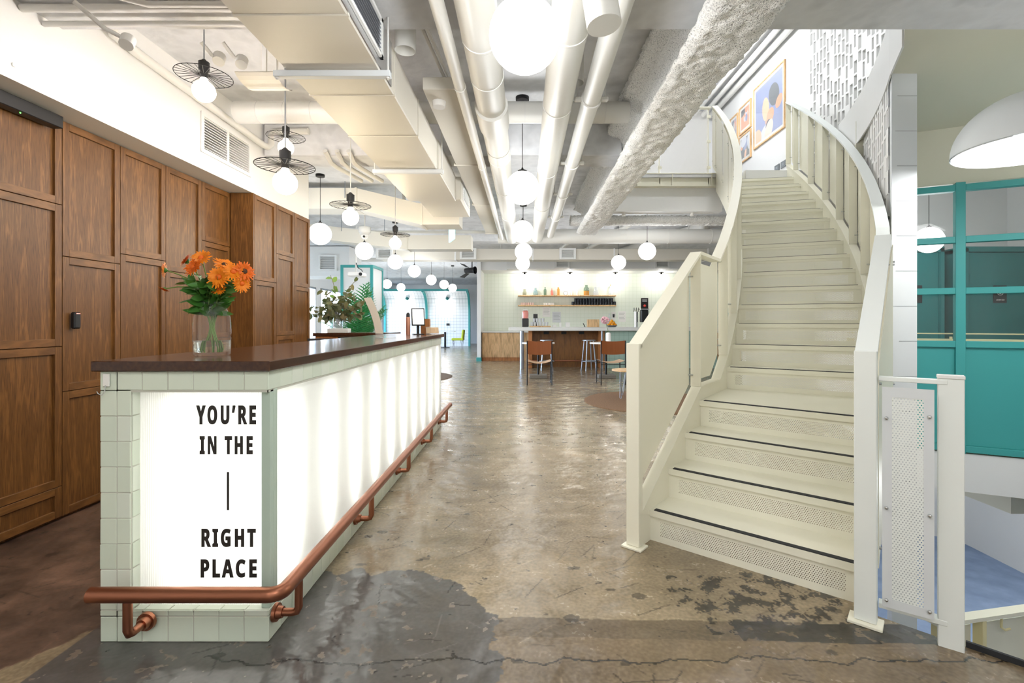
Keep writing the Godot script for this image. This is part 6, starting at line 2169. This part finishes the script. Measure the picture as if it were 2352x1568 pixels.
	for x in [-0.2, 0.2]:
		for z in [-0.2, 0.2]:
			var lg := MB.new()
			lg.tube([Vector3(x - 0.04, 0.36, z), Vector3(x, 0.0, z), Vector3(x + 0.04, 0.36, z)], 0.01, 6)
			part(c, "leg", lg, M.black_metal)
	# lounge wall notch by the windows
	var hb := thing("air_unit", "white boxed air unit with a grille above the windows", "air unit", Vector3(-5.6, 2.45, -13.5))
	var h0 := MB.new()
	h0.bb(-1.2, 0.9, 0.0, 0.8, -0.6, 0.4)
	part(hb, "housing", h0, M.white_paint)
	vent(hb, Vector3(0.35, 0.35, 0.4), 0.5, 0.42)

func build_upstairs() -> void:
	var art := func(w: int, h: int, sd: int) -> StandardMaterial3D:       # a plain abstract print of soft shapes
		var im := Image.create(w, h, false, Image.FORMAT_RGB8)
		var r := RandomNumberGenerator.new()
		r.seed = sd
		var pal := [c8(134, 146, 190), c8(238, 158, 112), c8(70, 76, 84), c8(248, 214, 196), c8(214, 216, 226), c8(242, 190, 150)]
		im.fill(pal[sd % 3])
		var blobs := []
		for i in 9: blobs.append([Vector2(r.randf() * w, r.randf() * h), r.randf_range(0.12, 0.35) * w, r.randf_range(0.6, 2.2), pal[r.randi() % 6], r.randf() * PI])
		for y in h:
			for x in w:
				for b in blobs:
					var p: Vector2 = (Vector2(x, y) - b[0]).rotated(b[4])
					if Vector2(p.x, p.y / b[2]).length() < b[1] * 0.6: im.set_pixel(x, y, b[3])
		var m := m3("print_%d" % sd, Color.WHITE, 0.35)
		m.albedo_texture = ImageTexture.create_from_image(im)
		return m
	var pics := [[-8.05, -9.15, 4.44, 5.56, "large framed abstract print in blue and orange at the stair head", 3], [-9.26, -9.76, 4.93, 5.47, "small framed abstract print, upper one beside the large print", 4], [-9.26, -9.78, 4.36, 4.9, "small framed abstract print in orange, below its twin", 5], [-9.84, -10.2, 4.9, 5.44, "narrow framed abstract print, farthest along the wall", 6]]
	for q in pics:
		var w: float = q[0] - q[1]
		var h: float = q[3] - q[2]
		var t := thing("framed_print", q[4], "picture", Vector3(4.3, (q[2] + q[3]) / 2, (q[0] + q[1]) / 2), 0.0, "framed prints of the upper wall")
		var e := 0.028
		for s in [-1, 1]:
			var a := MB.new()
			a.bb(-0.03, 0.0, -h / 2, h / 2, s * w / 2, s * (w / 2 - e), 0.002)
			part(t, "frame_side", a, M.pale_wood)
			var b := MB.new()
			b.bb(-0.03, 0.0, s * h / 2, s * (h / 2 - e), -w / 2 + e, w / 2 - e, 0.002)
			part(t, "frame_rail", b, M.pale_wood)
		var mt := MB.new()
		mt.bb(-0.014, -0.004, -h / 2 + e, h / 2 - e, -w / 2 + e, w / 2 - e)
		part(t, "mount", mt, M.white_ceramic)
		var pr := MB.new()
		var iw := w / 2 - e - 0.05
		var ih := h / 2 - e - 0.05
		pr.quad_uv([Vector3(-0.016, -ih, iw), Vector3(-0.016, -ih, -iw), Vector3(-0.016, ih, -iw), Vector3(-0.016, ih, iw)].map(func(v): return Vector3(v.x, v.y, -v.z)), [Vector2(0, 1), Vector2(1, 1), Vector2(1, 0), Vector2(0, 0)])
		part(t, "print", pr, art.call(200, 200, q[5]))
		var gp := MB.new()
		gp.bb(-0.024, -0.021, -h / 2 + e, h / 2 - e, -w / 2 + e, w / 2 - e)
		part(t, "glass_pane", gp, M.clear_glass)
	for i in 2:
		var s := thing("wall_socket", ["grey wall socket at the stair head, nearer one", "grey wall socket at the stair head, farther one"][i], "socket", Vector3(4.295, 3.85, -8.12 - i * 0.2), 0.0, "grey sockets by the stair head")
		var m := MB.new()
		m.bb(-0.012, 0.004, -0.055, 0.055, -0.075, 0.075, 0.004)
		part(s, "plate", m, M.mirror_grey)
		var r := MB.new()
		r.bb(-0.014, -0.012, -0.02, 0.02, -0.03, 0.03)
		part(s, "outlet", r, M.steel)
	for i in 3:
		var m := MB.new()
		m.cyl(Vector3(4.18 - i * 0.17, 5.86 + 0.02 * i, -2.6), Vector3(4.18 - i * 0.17, 5.86 + 0.02 * i, -11.0), 0.06 - 0.012 * i, 0.06 - 0.012 * i, 14)
		single("upper_pipe", m, M.pipe_white, ["thick white pipe under the upper ceiling along the picture wall", "second white pipe under the upper ceiling", "thin third white pipe under the upper ceiling"][i], "pipe", Vector3.ZERO, "pipes of the upper ceiling")
	var cb := thing("upper_cabinet", "low white cabinet behind the landing guard upstairs", "cabinet", Vector3(2.2, 3.5, -10.6))
	var c0 := MB.new()
	c0.bb(-1.2, 0.9, 0.0, 0.95, -0.4, 0.0, 0.004)
	part(cb, "carcass", c0, M.grey_white)
	for i in 3:
		var d := MB.new()
		d.bb(-1.18 + i * 0.7, -0.5 + i * 0.7, 0.04, 0.92, 0.0, 0.02, 0.003)
		part(cb, "door", d, M.white_ceramic)

func leaf_mesh(l: float, w: float, curl: float, n := 5) -> ArrayMesh:        # a pointed leaf along +y, cupped a little
	var m := MB.new()
	for i in n + 1:
		var f := i / float(n)
		var ww := w * pow(sin(PI * clampf(f * 0.92 + 0.06, 0, 1)), 0.8) * (1.0 if i < n else 0.05)
		var z := curl * l * f * f
		for s in [-1, 0, 1]:
			m.v.append(Vector3(s * ww / 2, f * l, z + absf(s) * ww * 0.18)); m.n.append(Vector3(s * 0.3, -curl, 1).normalized()); m.u.append(Vector2(s * 0.5 + 0.5, f))
		if i > 0:
			var b := (i - 1) * 3
			for s in 2: m.k.append_array([b + s, b + s + 3, b + s + 1, b + s + 1, b + s + 3, b + s + 4])
	return m.mesh()

func aim(dir: Vector3, roll := 0.0) -> Basis:        # y along dir
	var y := dir.normalized()
	var x := y.cross(Vector3.UP if absf(y.y) < 0.95 else Vector3.RIGHT).normalized()
	return Basis(x, y, x.cross(y)).rotated(y, roll)

func build_vase() -> void:
	var c := Vector3(-1.405, 1.0955, -2.20)
	var v := thing("glass_vase", "dimpled clear glass vase of water on the counter", "vase", c)
	var outer := [Vector2(0.062, 0.0), Vector2(0.071, 0.006), Vector2(0.0735, 0.03), Vector2(0.074, 0.08), Vector2(0.0745, 0.12), Vector2(0.073, 0.16), Vector2(0.066, 0.19), Vector2(0.057, 0.21), Vector2(0.053, 0.222), Vector2(0.054, 0.235), Vector2(0.057, 0.24)]
	var m := MB.new()
	var seg := 48
	var last := -1
	var rows := 28
	var at := func(f: float, prof: Array) -> Vector2:
		var x := f * (prof.size() - 1)
		var i := mini(int(x), prof.size() - 2)
		return prof[i].lerp(prof[i + 1], x - i)
	for i in rows + 1:
		var q: Vector2 = at.call(i / float(rows), outer)
		var b := m.v.size()
		for s in seg + 1:
			var a := TAU * s / seg
			var dim := 0.0022 * cos(a * 10.0) * sin(q.y * 100.0) * smoothstep(0.03, 0.06, q.y) * smoothstep(0.2, 0.17, q.y)
			m.v.append(Vector3(cos(a) * (q.x + dim), q.y, -sin(a) * (q.x + dim))); m.n.append(Vector3(cos(a), 0, -sin(a))); m.u.append(Vector2(s, q.y))
		if last >= 0: m.join(last, b, seg)
		last = b
	m.lathe([Vector2(0.0001, 0.0), Vector2(0.062, 0.0)], seg)
	part(v, "glass", m, M.vase_glass)
	var w := MB.new()
	w.lathe([Vector2(0.0001, 0.0145), Vector2(0.0655, 0.0165), Vector2(0.0702, 0.03), Vector2(0.0706, 0.068), Vector2(0.0001, 0.068)], seg)
	part(v, "water", w, M.water)
	# orange flowers: tip, facing, openness
	var fl := [
		[Vector3(-0.115, 0.44, 0.0), Vector3(-0.6, 0.5, 0.5), 0.042, "orange flower tilted towards the oak cabinets, dark eye showing"],
		[Vector3(-0.19, 0.395, 0.03), Vector3(-1.0, 0.1, 0.4), 0.036, "orange flower on the longest bare stem reaching towards the cabinets"],
		[Vector3(-0.035, 0.45, 0.02), Vector3(0.1, 0.6, 0.8), 0.046, "large orange flower at the top of the bunch"],
		[Vector3(-0.05, 0.405, 0.05), Vector3(-0.2, 0.4, 0.9), 0.042, "orange flower just under the topmost one"],
		[Vector3(0.055, 0.42, 0.0), Vector3(0.5, 0.7, 0.4), 0.048, "shaggy orange flower tilted sideways beside the topmost one"],
		[Vector3(0.075, 0.36, 0.07), Vector3(0.1, 0.25, 1.0), 0.05, "full-faced orange flower at the front of the bunch"],
		[Vector3(0.155, 0.39, 0.02), Vector3(0.9, 0.3, 0.6), 0.048, "orange flower with dark eye reaching out towards the aisle"],
		[Vector3(0.125, 0.385, 0.05), Vector3(0.5, 0.4, 0.8), 0.044, "orange flower overlapping the dark-eyed one"],
		[Vector3(0.15, 0.335, 0.03), Vector3(0.9, -0.1, 0.5), 0.042, "orange flower drooping towards the aisle below the dark-eyed one"],
		[Vector3(-0.17, 0.31, 0.06), Vector3(-0.3, -0.9, 0.3), 0.024, "small yellow-orange bud hanging under the bare-stemmed flower"],
		[Vector3(0.06, 0.31, 0.05), Vector3(0.2, 0.3, 0.9), 0.03, "half hidden orange flower low in the leaves"],
	]
	var lf := leaf_mesh(0.09, 0.03, 0.25)
	var lf2 := leaf_mesh(0.07, 0.026, -0.2)
	for i in fl.size():
		var q: Array = fl[i]
		var t := thing("orange_flower", q[3], "flower", c + Vector3(0, 0.02, 0), 0.0, "orange flowers in the glass vase")
		var a := i * 2.4
		var foot := Vector3(cos(a) * 0.035, 0.0, sin(a) * 0.035)
		var neck := Vector3(cos(a + 2.6) * 0.03, 0.2, sin(a + 2.6) * 0.03)
		var tip: Vector3 = q[0] - Vector3(0, 0.035, 0)
		var cv := []
		for j in 13:
			var f := j / 12.0
			var p := foot.lerp(neck, minf(f * 2.0, 1.0)) if f < 0.5 else Vector3.ZERO
			if f >= 0.5:
				var g := (f - 0.5) * 2.0
				p = neck.lerp(neck + Vector3(tip.x * 0.3, 0.12, tip.z * 0.3), g).lerp((neck + Vector3(tip.x * 0.3, 0.12, tip.z * 0.3)).lerp(tip, g), g)
			cv.append(p)
		var st := MB.new()
		st.tube(cv, 0.0026, 7)
		part(t, "stem", st, M.stem_green)
		var B := aim(q[1])
		var r: float = q[2]
		var pet := MB.new()
		for layer in 3:
			var cnt := 22
			for j in cnt:
				var an := TAU * (j + 0.5 * (layer % 2)) / cnt + rng.randf_range(-0.06, 0.06)
				var len := r * (1.0 - 0.18 * layer) * rng.randf_range(0.85, 1.1)
				var wd := r * 0.2
				var lift := 0.12 + 0.25 * layer + rng.randf_range(-0.08, 0.12)
				var d := Vector3(cos(an), 0, sin(an))
				var sd := Vector3(-sin(an), 0, cos(an)) * wd / 2
				var p0 := d * r * 0.18
				var p1 := d * len * 0.65 + Vector3.UP * len * lift * 0.6
				var p2 := d * len + Vector3.UP * len * lift * 0.5
				var b := pet.v.size()
				for e in [p0 - sd * 0.5, p0 + sd * 0.5, p1 - sd, p1 + sd, p2 - sd * 0.45, p2 + sd * 0.45]:
					pet.v.append(tip + B * e); pet.n.append((B * (Vector3.UP - d * lift)).normalized()); pet.u.append(Vector2.ZERO)
				pet.k.append_array([b, b + 2, b + 1, b + 1, b + 2, b + 3, b + 2, b + 4, b + 3, b + 3, b + 4, b + 5])
		part(t, "petals", pet, M.petal_orange if i % 3 else M.petal_deep).set_meta("kind", "stuff")
		var ey := MB.new()
		ey.ball(Vector3.ZERO, r * 0.26, 12, 0.6)
		var eo := part(t, "flower_eye", ey, M.flower_eye if i in [0, 4, 6] else M.petal_deep, tip + B * Vector3(0, r * 0.1, 0))
		eo.basis = B
		var cal := MB.new()
		cal.lathe([Vector2(0.003, -r * 0.3), Vector2(r * 0.3, -r * 0.12), Vector2(r * 0.34, 0.0)], 10)
		var co := part(t, "calyx", cal, M.leaf_green, tip)
		co.basis = B
		for j in 15:
			var f := 0.42 + 0.028 * j
			var p: Vector3 = cv[clampi(int(f * 12), 5, 11)]
			var an := j * 2.2 + i
			var lo := part(t, "leaf", lf if j % 2 else lf2, M.leaf_green, p)
			lo.basis = aim(Vector3(cos(an) + tip.x * 3.0, 0.15 + 0.35 * sin(j * 1.7), sin(an) + 0.3), an)

func build_counter_items() -> void:
	var ty := 1.0955
	# leaning acrylic sign
	var s := thing("acrylic_sign", "curved clear acrylic sign holder with a beige sheet on the counter", "sign holder", Vector3(-1.30, ty, -4.55), 0.75)
	var prof := []
	for i in 12:
		var f := i / 11.0
		prof.append(Vector3(-0.05 + 0.02 * sin(f * PI) - 0.12 * f, 0.006 + 0.36 * f, 0))
	var sd := []
	for p in prof: sd.append(Vector3(0, 0, 1))
	var m := MB.new()
	for i in 11:
		for w in [-0.002, 0.002]:
			m.face([prof[i] + Vector3(w, 0, -0.08), prof[i] + Vector3(w, 0, 0.08), prof[i + 1] + Vector3(w, 0, 0.08), prof[i + 1] + Vector3(w, 0, -0.08)], prof[i] - Vector3(w * 50, 0, 0))
	part(s, "acrylic_sheet", m, M.acrylic)
	var ins := MB.new()
	for i in range(1, 11):
		ins.face([prof[i] + Vector3(0, 0, -0.075), prof[i] + Vector3(0, 0, 0.075), prof[i + 1] + Vector3(0, 0, 0.075), prof[i + 1] + Vector3(0, 0, -0.075)], prof[i] - Vector3(1, 0, 0))
	var bp := m3("beige_print", c8(240, 234, 222), 0.3)
	bp.backlight_enabled = true; bp.backlight = Color(1, 0.97, 0.92)
	part(s, "paper_insert", ins, bp)
	var ft := MB.new()
	ft.bb(-0.06, 0.07, 0.0, 0.004, -0.08, 0.08)
	part(s, "foot", ft, M.acrylic)
	# sanitiser, tablet, box, card holders
	var b := MB.new()
	b.lathe([Vector2(0.001, 0.0), Vector2(0.024, 0.0), Vector2(0.025, 0.19), Vector2(0.02, 0.2), Vector2(0.012, 0.205), Vector2(0.012, 0.24), Vector2(0.0, 0.24)], 16)
	var so := single("copper_bottle", b, m3("rose_copper", c8(206, 150, 128), 0.3, 0.6), "rose copper bottle with black cap next to the tablet", "bottle", Vector3(-1.31, ty, -5.50))
	var cp := MB.new()
	cp.lathe([Vector2(0.021, 0.2), Vector2(0.021, 0.235), Vector2(0.008, 0.25), Vector2(0.0, 0.25)], 14)
	part(so, "cap", cp, M.black_plastic)
	var tb := thing("tablet_stand", "white-faced tablet in a dark stand on the counter", "tablet", Vector3(-1.20, ty, -5.55), 0.35)
	var t0 := MB.new()
	t0.box(Vector3(0, 0.21, 0), Vector3(0.15, 0.21, 0.012), 0.004, Transform3D(Basis(Vector3.RIGHT, -0.3), Vector3.ZERO))
	part(tb, "case", t0, M.black_plastic)
	var t1 := MB.new()
	t1.box(Vector3(0, 0.21, 0.008), Vector3(0.125, 0.18, 0.003), 0.0, Transform3D(Basis(Vector3.RIGHT, -0.3), Vector3.ZERO))
	part(tb, "screen", t1, M.screen_glow)
	var t2 := MB.new()
	t2.bb(-0.015, 0.015, 0.0, 0.2, -0.085, -0.065); t2.bb(-0.06, 0.06, 0.0, 0.008, -0.13, -0.0)
	part(tb, "stand", t2, M.black_metal)
	var wb := MB.new()
	wb.bb(-0.05, 0.05, 0.0, 0.18, -0.04, 0.04, 0.004)
	single("ballot_box", wb, M.orange_wood, "small upright wooden box behind the tablet", "box", Vector3(-1.17, ty, -5.78))
	var ch: Node3D = null
	for i in 3:
		var at := Vector3(-1.12 + i * 0.045, ty, -5.70 - i * 0.02)
		if ch == null:
			ch = thing("card_holder", "little clear acrylic card holder in a row of three", "card holder", at, 0.5, "card holders at the counter end")
			var c0 := MB.new()
			c0.box(Vector3(0, 0.045, 0), Vector3(0.055, 0.09, 0.004), 0.0, Transform3D(Basis(Vector3.RIGHT, -0.25), Vector3.ZERO))
			part(ch, "back_plate", c0, M.acrylic)
			var c1 := MB.new()
			c1.box(Vector3(0, 0.045, 0.005), Vector3(0.05, 0.07, 0.003), 0.0, Transform3D(Basis(Vector3.RIGHT, -0.25), Vector3.ZERO))
			part(ch, "card", c1, m3("kraft_card", c8(214, 186, 152), 0.8))
		else: copy_of(ch, at, 0.5)
	var pb := MB.new()
	pb.bb(-0.13, 0.13, 0.0, 0.055, -0.06, 0.06, 0.004)
	single("paper_tray", pb, M.grey_white, "pale grey box on the back desk beside the cabinets", "box", Vector3(-2.35, 1.101, -6.2))
	# two task chairs behind the counter
	for q in [[Vector3(-1.99, 0, -5.82), 0.5, "black task chair tucked by the return counter"], [Vector3(-2.2, 0, -5.15), -0.4, "black task chair behind the counter, nearer the cabinets"]]:
		var oc := thing("task_chair", q[2], "chair", q[0], q[1], "task chairs behind the counter")
		var bk := MB.new()
		var pb2 := []
		var sb := []
		for i in 9:
			var a := PI * (0.2 + 0.6 * i / 8.0)
			pb2.append(Vector3(cos(a) * 0.24, 0.82, 0.1 - sin(a) * 0.3)); sb.append(Vector3(cos(a), 0, -sin(a)))
		bk.sweep(pb2, sb, [Vector2(-0.015, -0.24), Vector2(0.015, -0.24), Vector2(0.015, 0.24), Vector2(-0.015, 0.24)])
		part(oc, "backrest", bk, M.black_plastic)
		var se := MB.new()
		se.box(Vector3(0, 0.46, 0), Vector3(0.46, 0.07, 0.46), 0.025)
		part(oc, "seat", se, M.black_plastic)
		var pol := MB.new()
		pol.cyl(Vector3(0, 0.06, 0), Vector3(0, 0.43, 0), 0.025, 0.025, 10)
		part(oc, "column", pol, M.steel)
		for i in 5:
			var lg := MB.new()
			var a := TAU * i / 5
			lg.cyl(Vector3(0, 0.09, 0), Vector3(cos(a) * 0.28, 0.05, sin(a) * 0.28), 0.018, 0.012, 8)
			lg.ball(Vector3(cos(a) * 0.28, 0.025, sin(a) * 0.28), 0.025, 8)
			part(oc, "base_arm", lg, M.black_plastic)
	# eucalyptus in a glass on a wooden tray
	var c := Vector3(-2.46, 1.101, -6.45)
	var tr := MB.new()
	tr.bb(-0.11, 0.11, 0.0, 0.045, -0.09, 0.09, 0.006)
	single("plant_tray", tr, M.orange_wood, "wooden tray under the eucalyptus vase", "tray", c)
	var gv := thing("stem_vase", "clear glass holding the eucalyptus stems", "vase", c + Vector3(0, 0.046, 0))
	var g0 := MB.new()
	g0.lathe([Vector2(0.001, 0.0), Vector2(0.06, 0.0), Vector2(0.062, 0.12), Vector2(0.035, 0.2), Vector2(0.04, 0.23)], 20)
	part(gv, "glass", g0, M.glass_clear)
	var eu := thing("eucalyptus_bunch", "dusty green eucalyptus branches in a glass on the back counter", "plant", c + Vector3(0, 0.09, 0))
	var lm := [leaf_mesh(0.09, 0.062, 0.15), leaf_mesh(0.075, 0.055, -0.15), leaf_mesh(0.1, 0.05, 0.1)]
	var mats := [M.euc_a, M.euc_b, M.euc_c, M.euc_a, M.euc_b]
	for i in 22:
		var an := i * 2.399
		var rad := 0.16 + 0.26 * sqrt((i % 11) / 10.0)
		var tipv := Vector3(cos(an) * rad * 1.05, 0.25 + 0.26 * (1.0 - rad / 0.42) + 0.12 * sin(i * 1.3), sin(an) * rad * 0.7)
		if i == 5: tipv = Vector3(-0.1, 0.66, 0.0)
		if i == 11: tipv = Vector3(0.28, 0.62, 0.02)
		var pts := []
		for j in 8:
			var f := j / 7.0
			pts.append(Vector3(tipv.x * f * f, tipv.y * (1.35 * f - 0.35 * f * f), tipv.z * f * f))
		var st := MB.new()
		st.tube(pts, 0.0035, 5)
		part(eu, "branch", st, M.euc_c)
		var cnt := 11 if not i in [5, 11] else 6
		for j in cnt:
			var f := 0.45 + 0.55 * j / cnt
			var p: Vector3 = pts[int(f * 7)].lerp(pts[mini(int(f * 7) + 1, 7)], f * 7 - int(f * 7))
			var o := part(eu, "leaf", lm[(i + j) % 3], M.euc_d if i == 5 else mats[(i * 3 + j) % 5], p)
			var dd := Vector3(rng.randfn(), rng.randfn() - 0.45, rng.randfn() + 0.2).normalized()
			o.basis = aim(dd, rng.randf() * TAU)
	# palm behind the return counter
	var pl := thing("potted_palm", "bright green palm in a pot behind the return counter", "plant", Vector3(-2.95, 0, -8.7))
	var pot := MB.new()
	pot.lathe([Vector2(0.001, 0.0), Vector2(0.16, 0.0), Vector2(0.2, 0.34), Vector2(0.18, 0.34), Vector2(0.001, 0.3)], 20)
	part(pl, "pot", pot, M.white_ceramic)
	for i in 20:
		var an := i * 2.399
		var tilt := 0.25 + 0.75 * ((i * 7) % 10) / 10.0
		var h := 1.55 - 0.5 * tilt
		var pts := []
		for j in 11:
			var f := j / 10.0
			pts.append(Vector3(cos(an) * tilt * 0.75 * f * f, 0.3 + h * f * (1.25 - 0.4 * tilt * f), sin(an) * tilt * 0.75 * f * f))
		var st := MB.new()
		st.tube(pts, 0.006, 5)
		var fo := part(pl, "frond_stem", st, M.palm_green)
		var lv := MB.new()
		for j in 34:
			var f := 0.35 + 0.65 * j / 34.0
			var k := f * 10
			var p: Vector3 = pts[int(k)].lerp(pts[mini(int(k) + 1, 10)], k - int(k))
			var d: Vector3 = (pts[mini(int(k) + 1, 10)] - pts[int(k) - 1]).normalized()
			var side := d.cross(Vector3.UP).normalized() * (1 if j % 2 else -1)
			var l := 0.26 * sin(PI * (0.15 + 0.8 * (f - 0.3) / 0.7)) + 0.04
			var e := p + (side * 0.85 + d * 0.6 + Vector3.DOWN * 0.15).normalized() * l
			var wv := d * 0.011
			lv.face([p - wv, p + wv, p.lerp(e, 0.5) + wv, e, p.lerp(e, 0.5) - wv], p + Vector3.DOWN * 5)
		part(fo, "leaflets", lv, M.palm_green).set_meta("kind", "stuff")

const GLOBE_E := 0.47
const LOUNGE_E := 0.3
const BULB_E := 0.3
const UP_E := 1.15
const SIGN_E := 0.021
const TUBE_E := 0.038
const NEAR_E := 1.4
const KITCHEN_E := 0.22

func _ready() -> void:
	rng.seed = 7
	set_camera_and_light()
	make_materials()
	stair_points()
	build_shell()
	build_stair()
	build_stairwell()
	build_counter()
	build_cabinets()
	build_services()
	build_lamps()
	build_rear_services()
	build_kitchen()
	build_seating()
	build_lounge()
	build_upstairs()
	build_vase()
	build_counter_items()
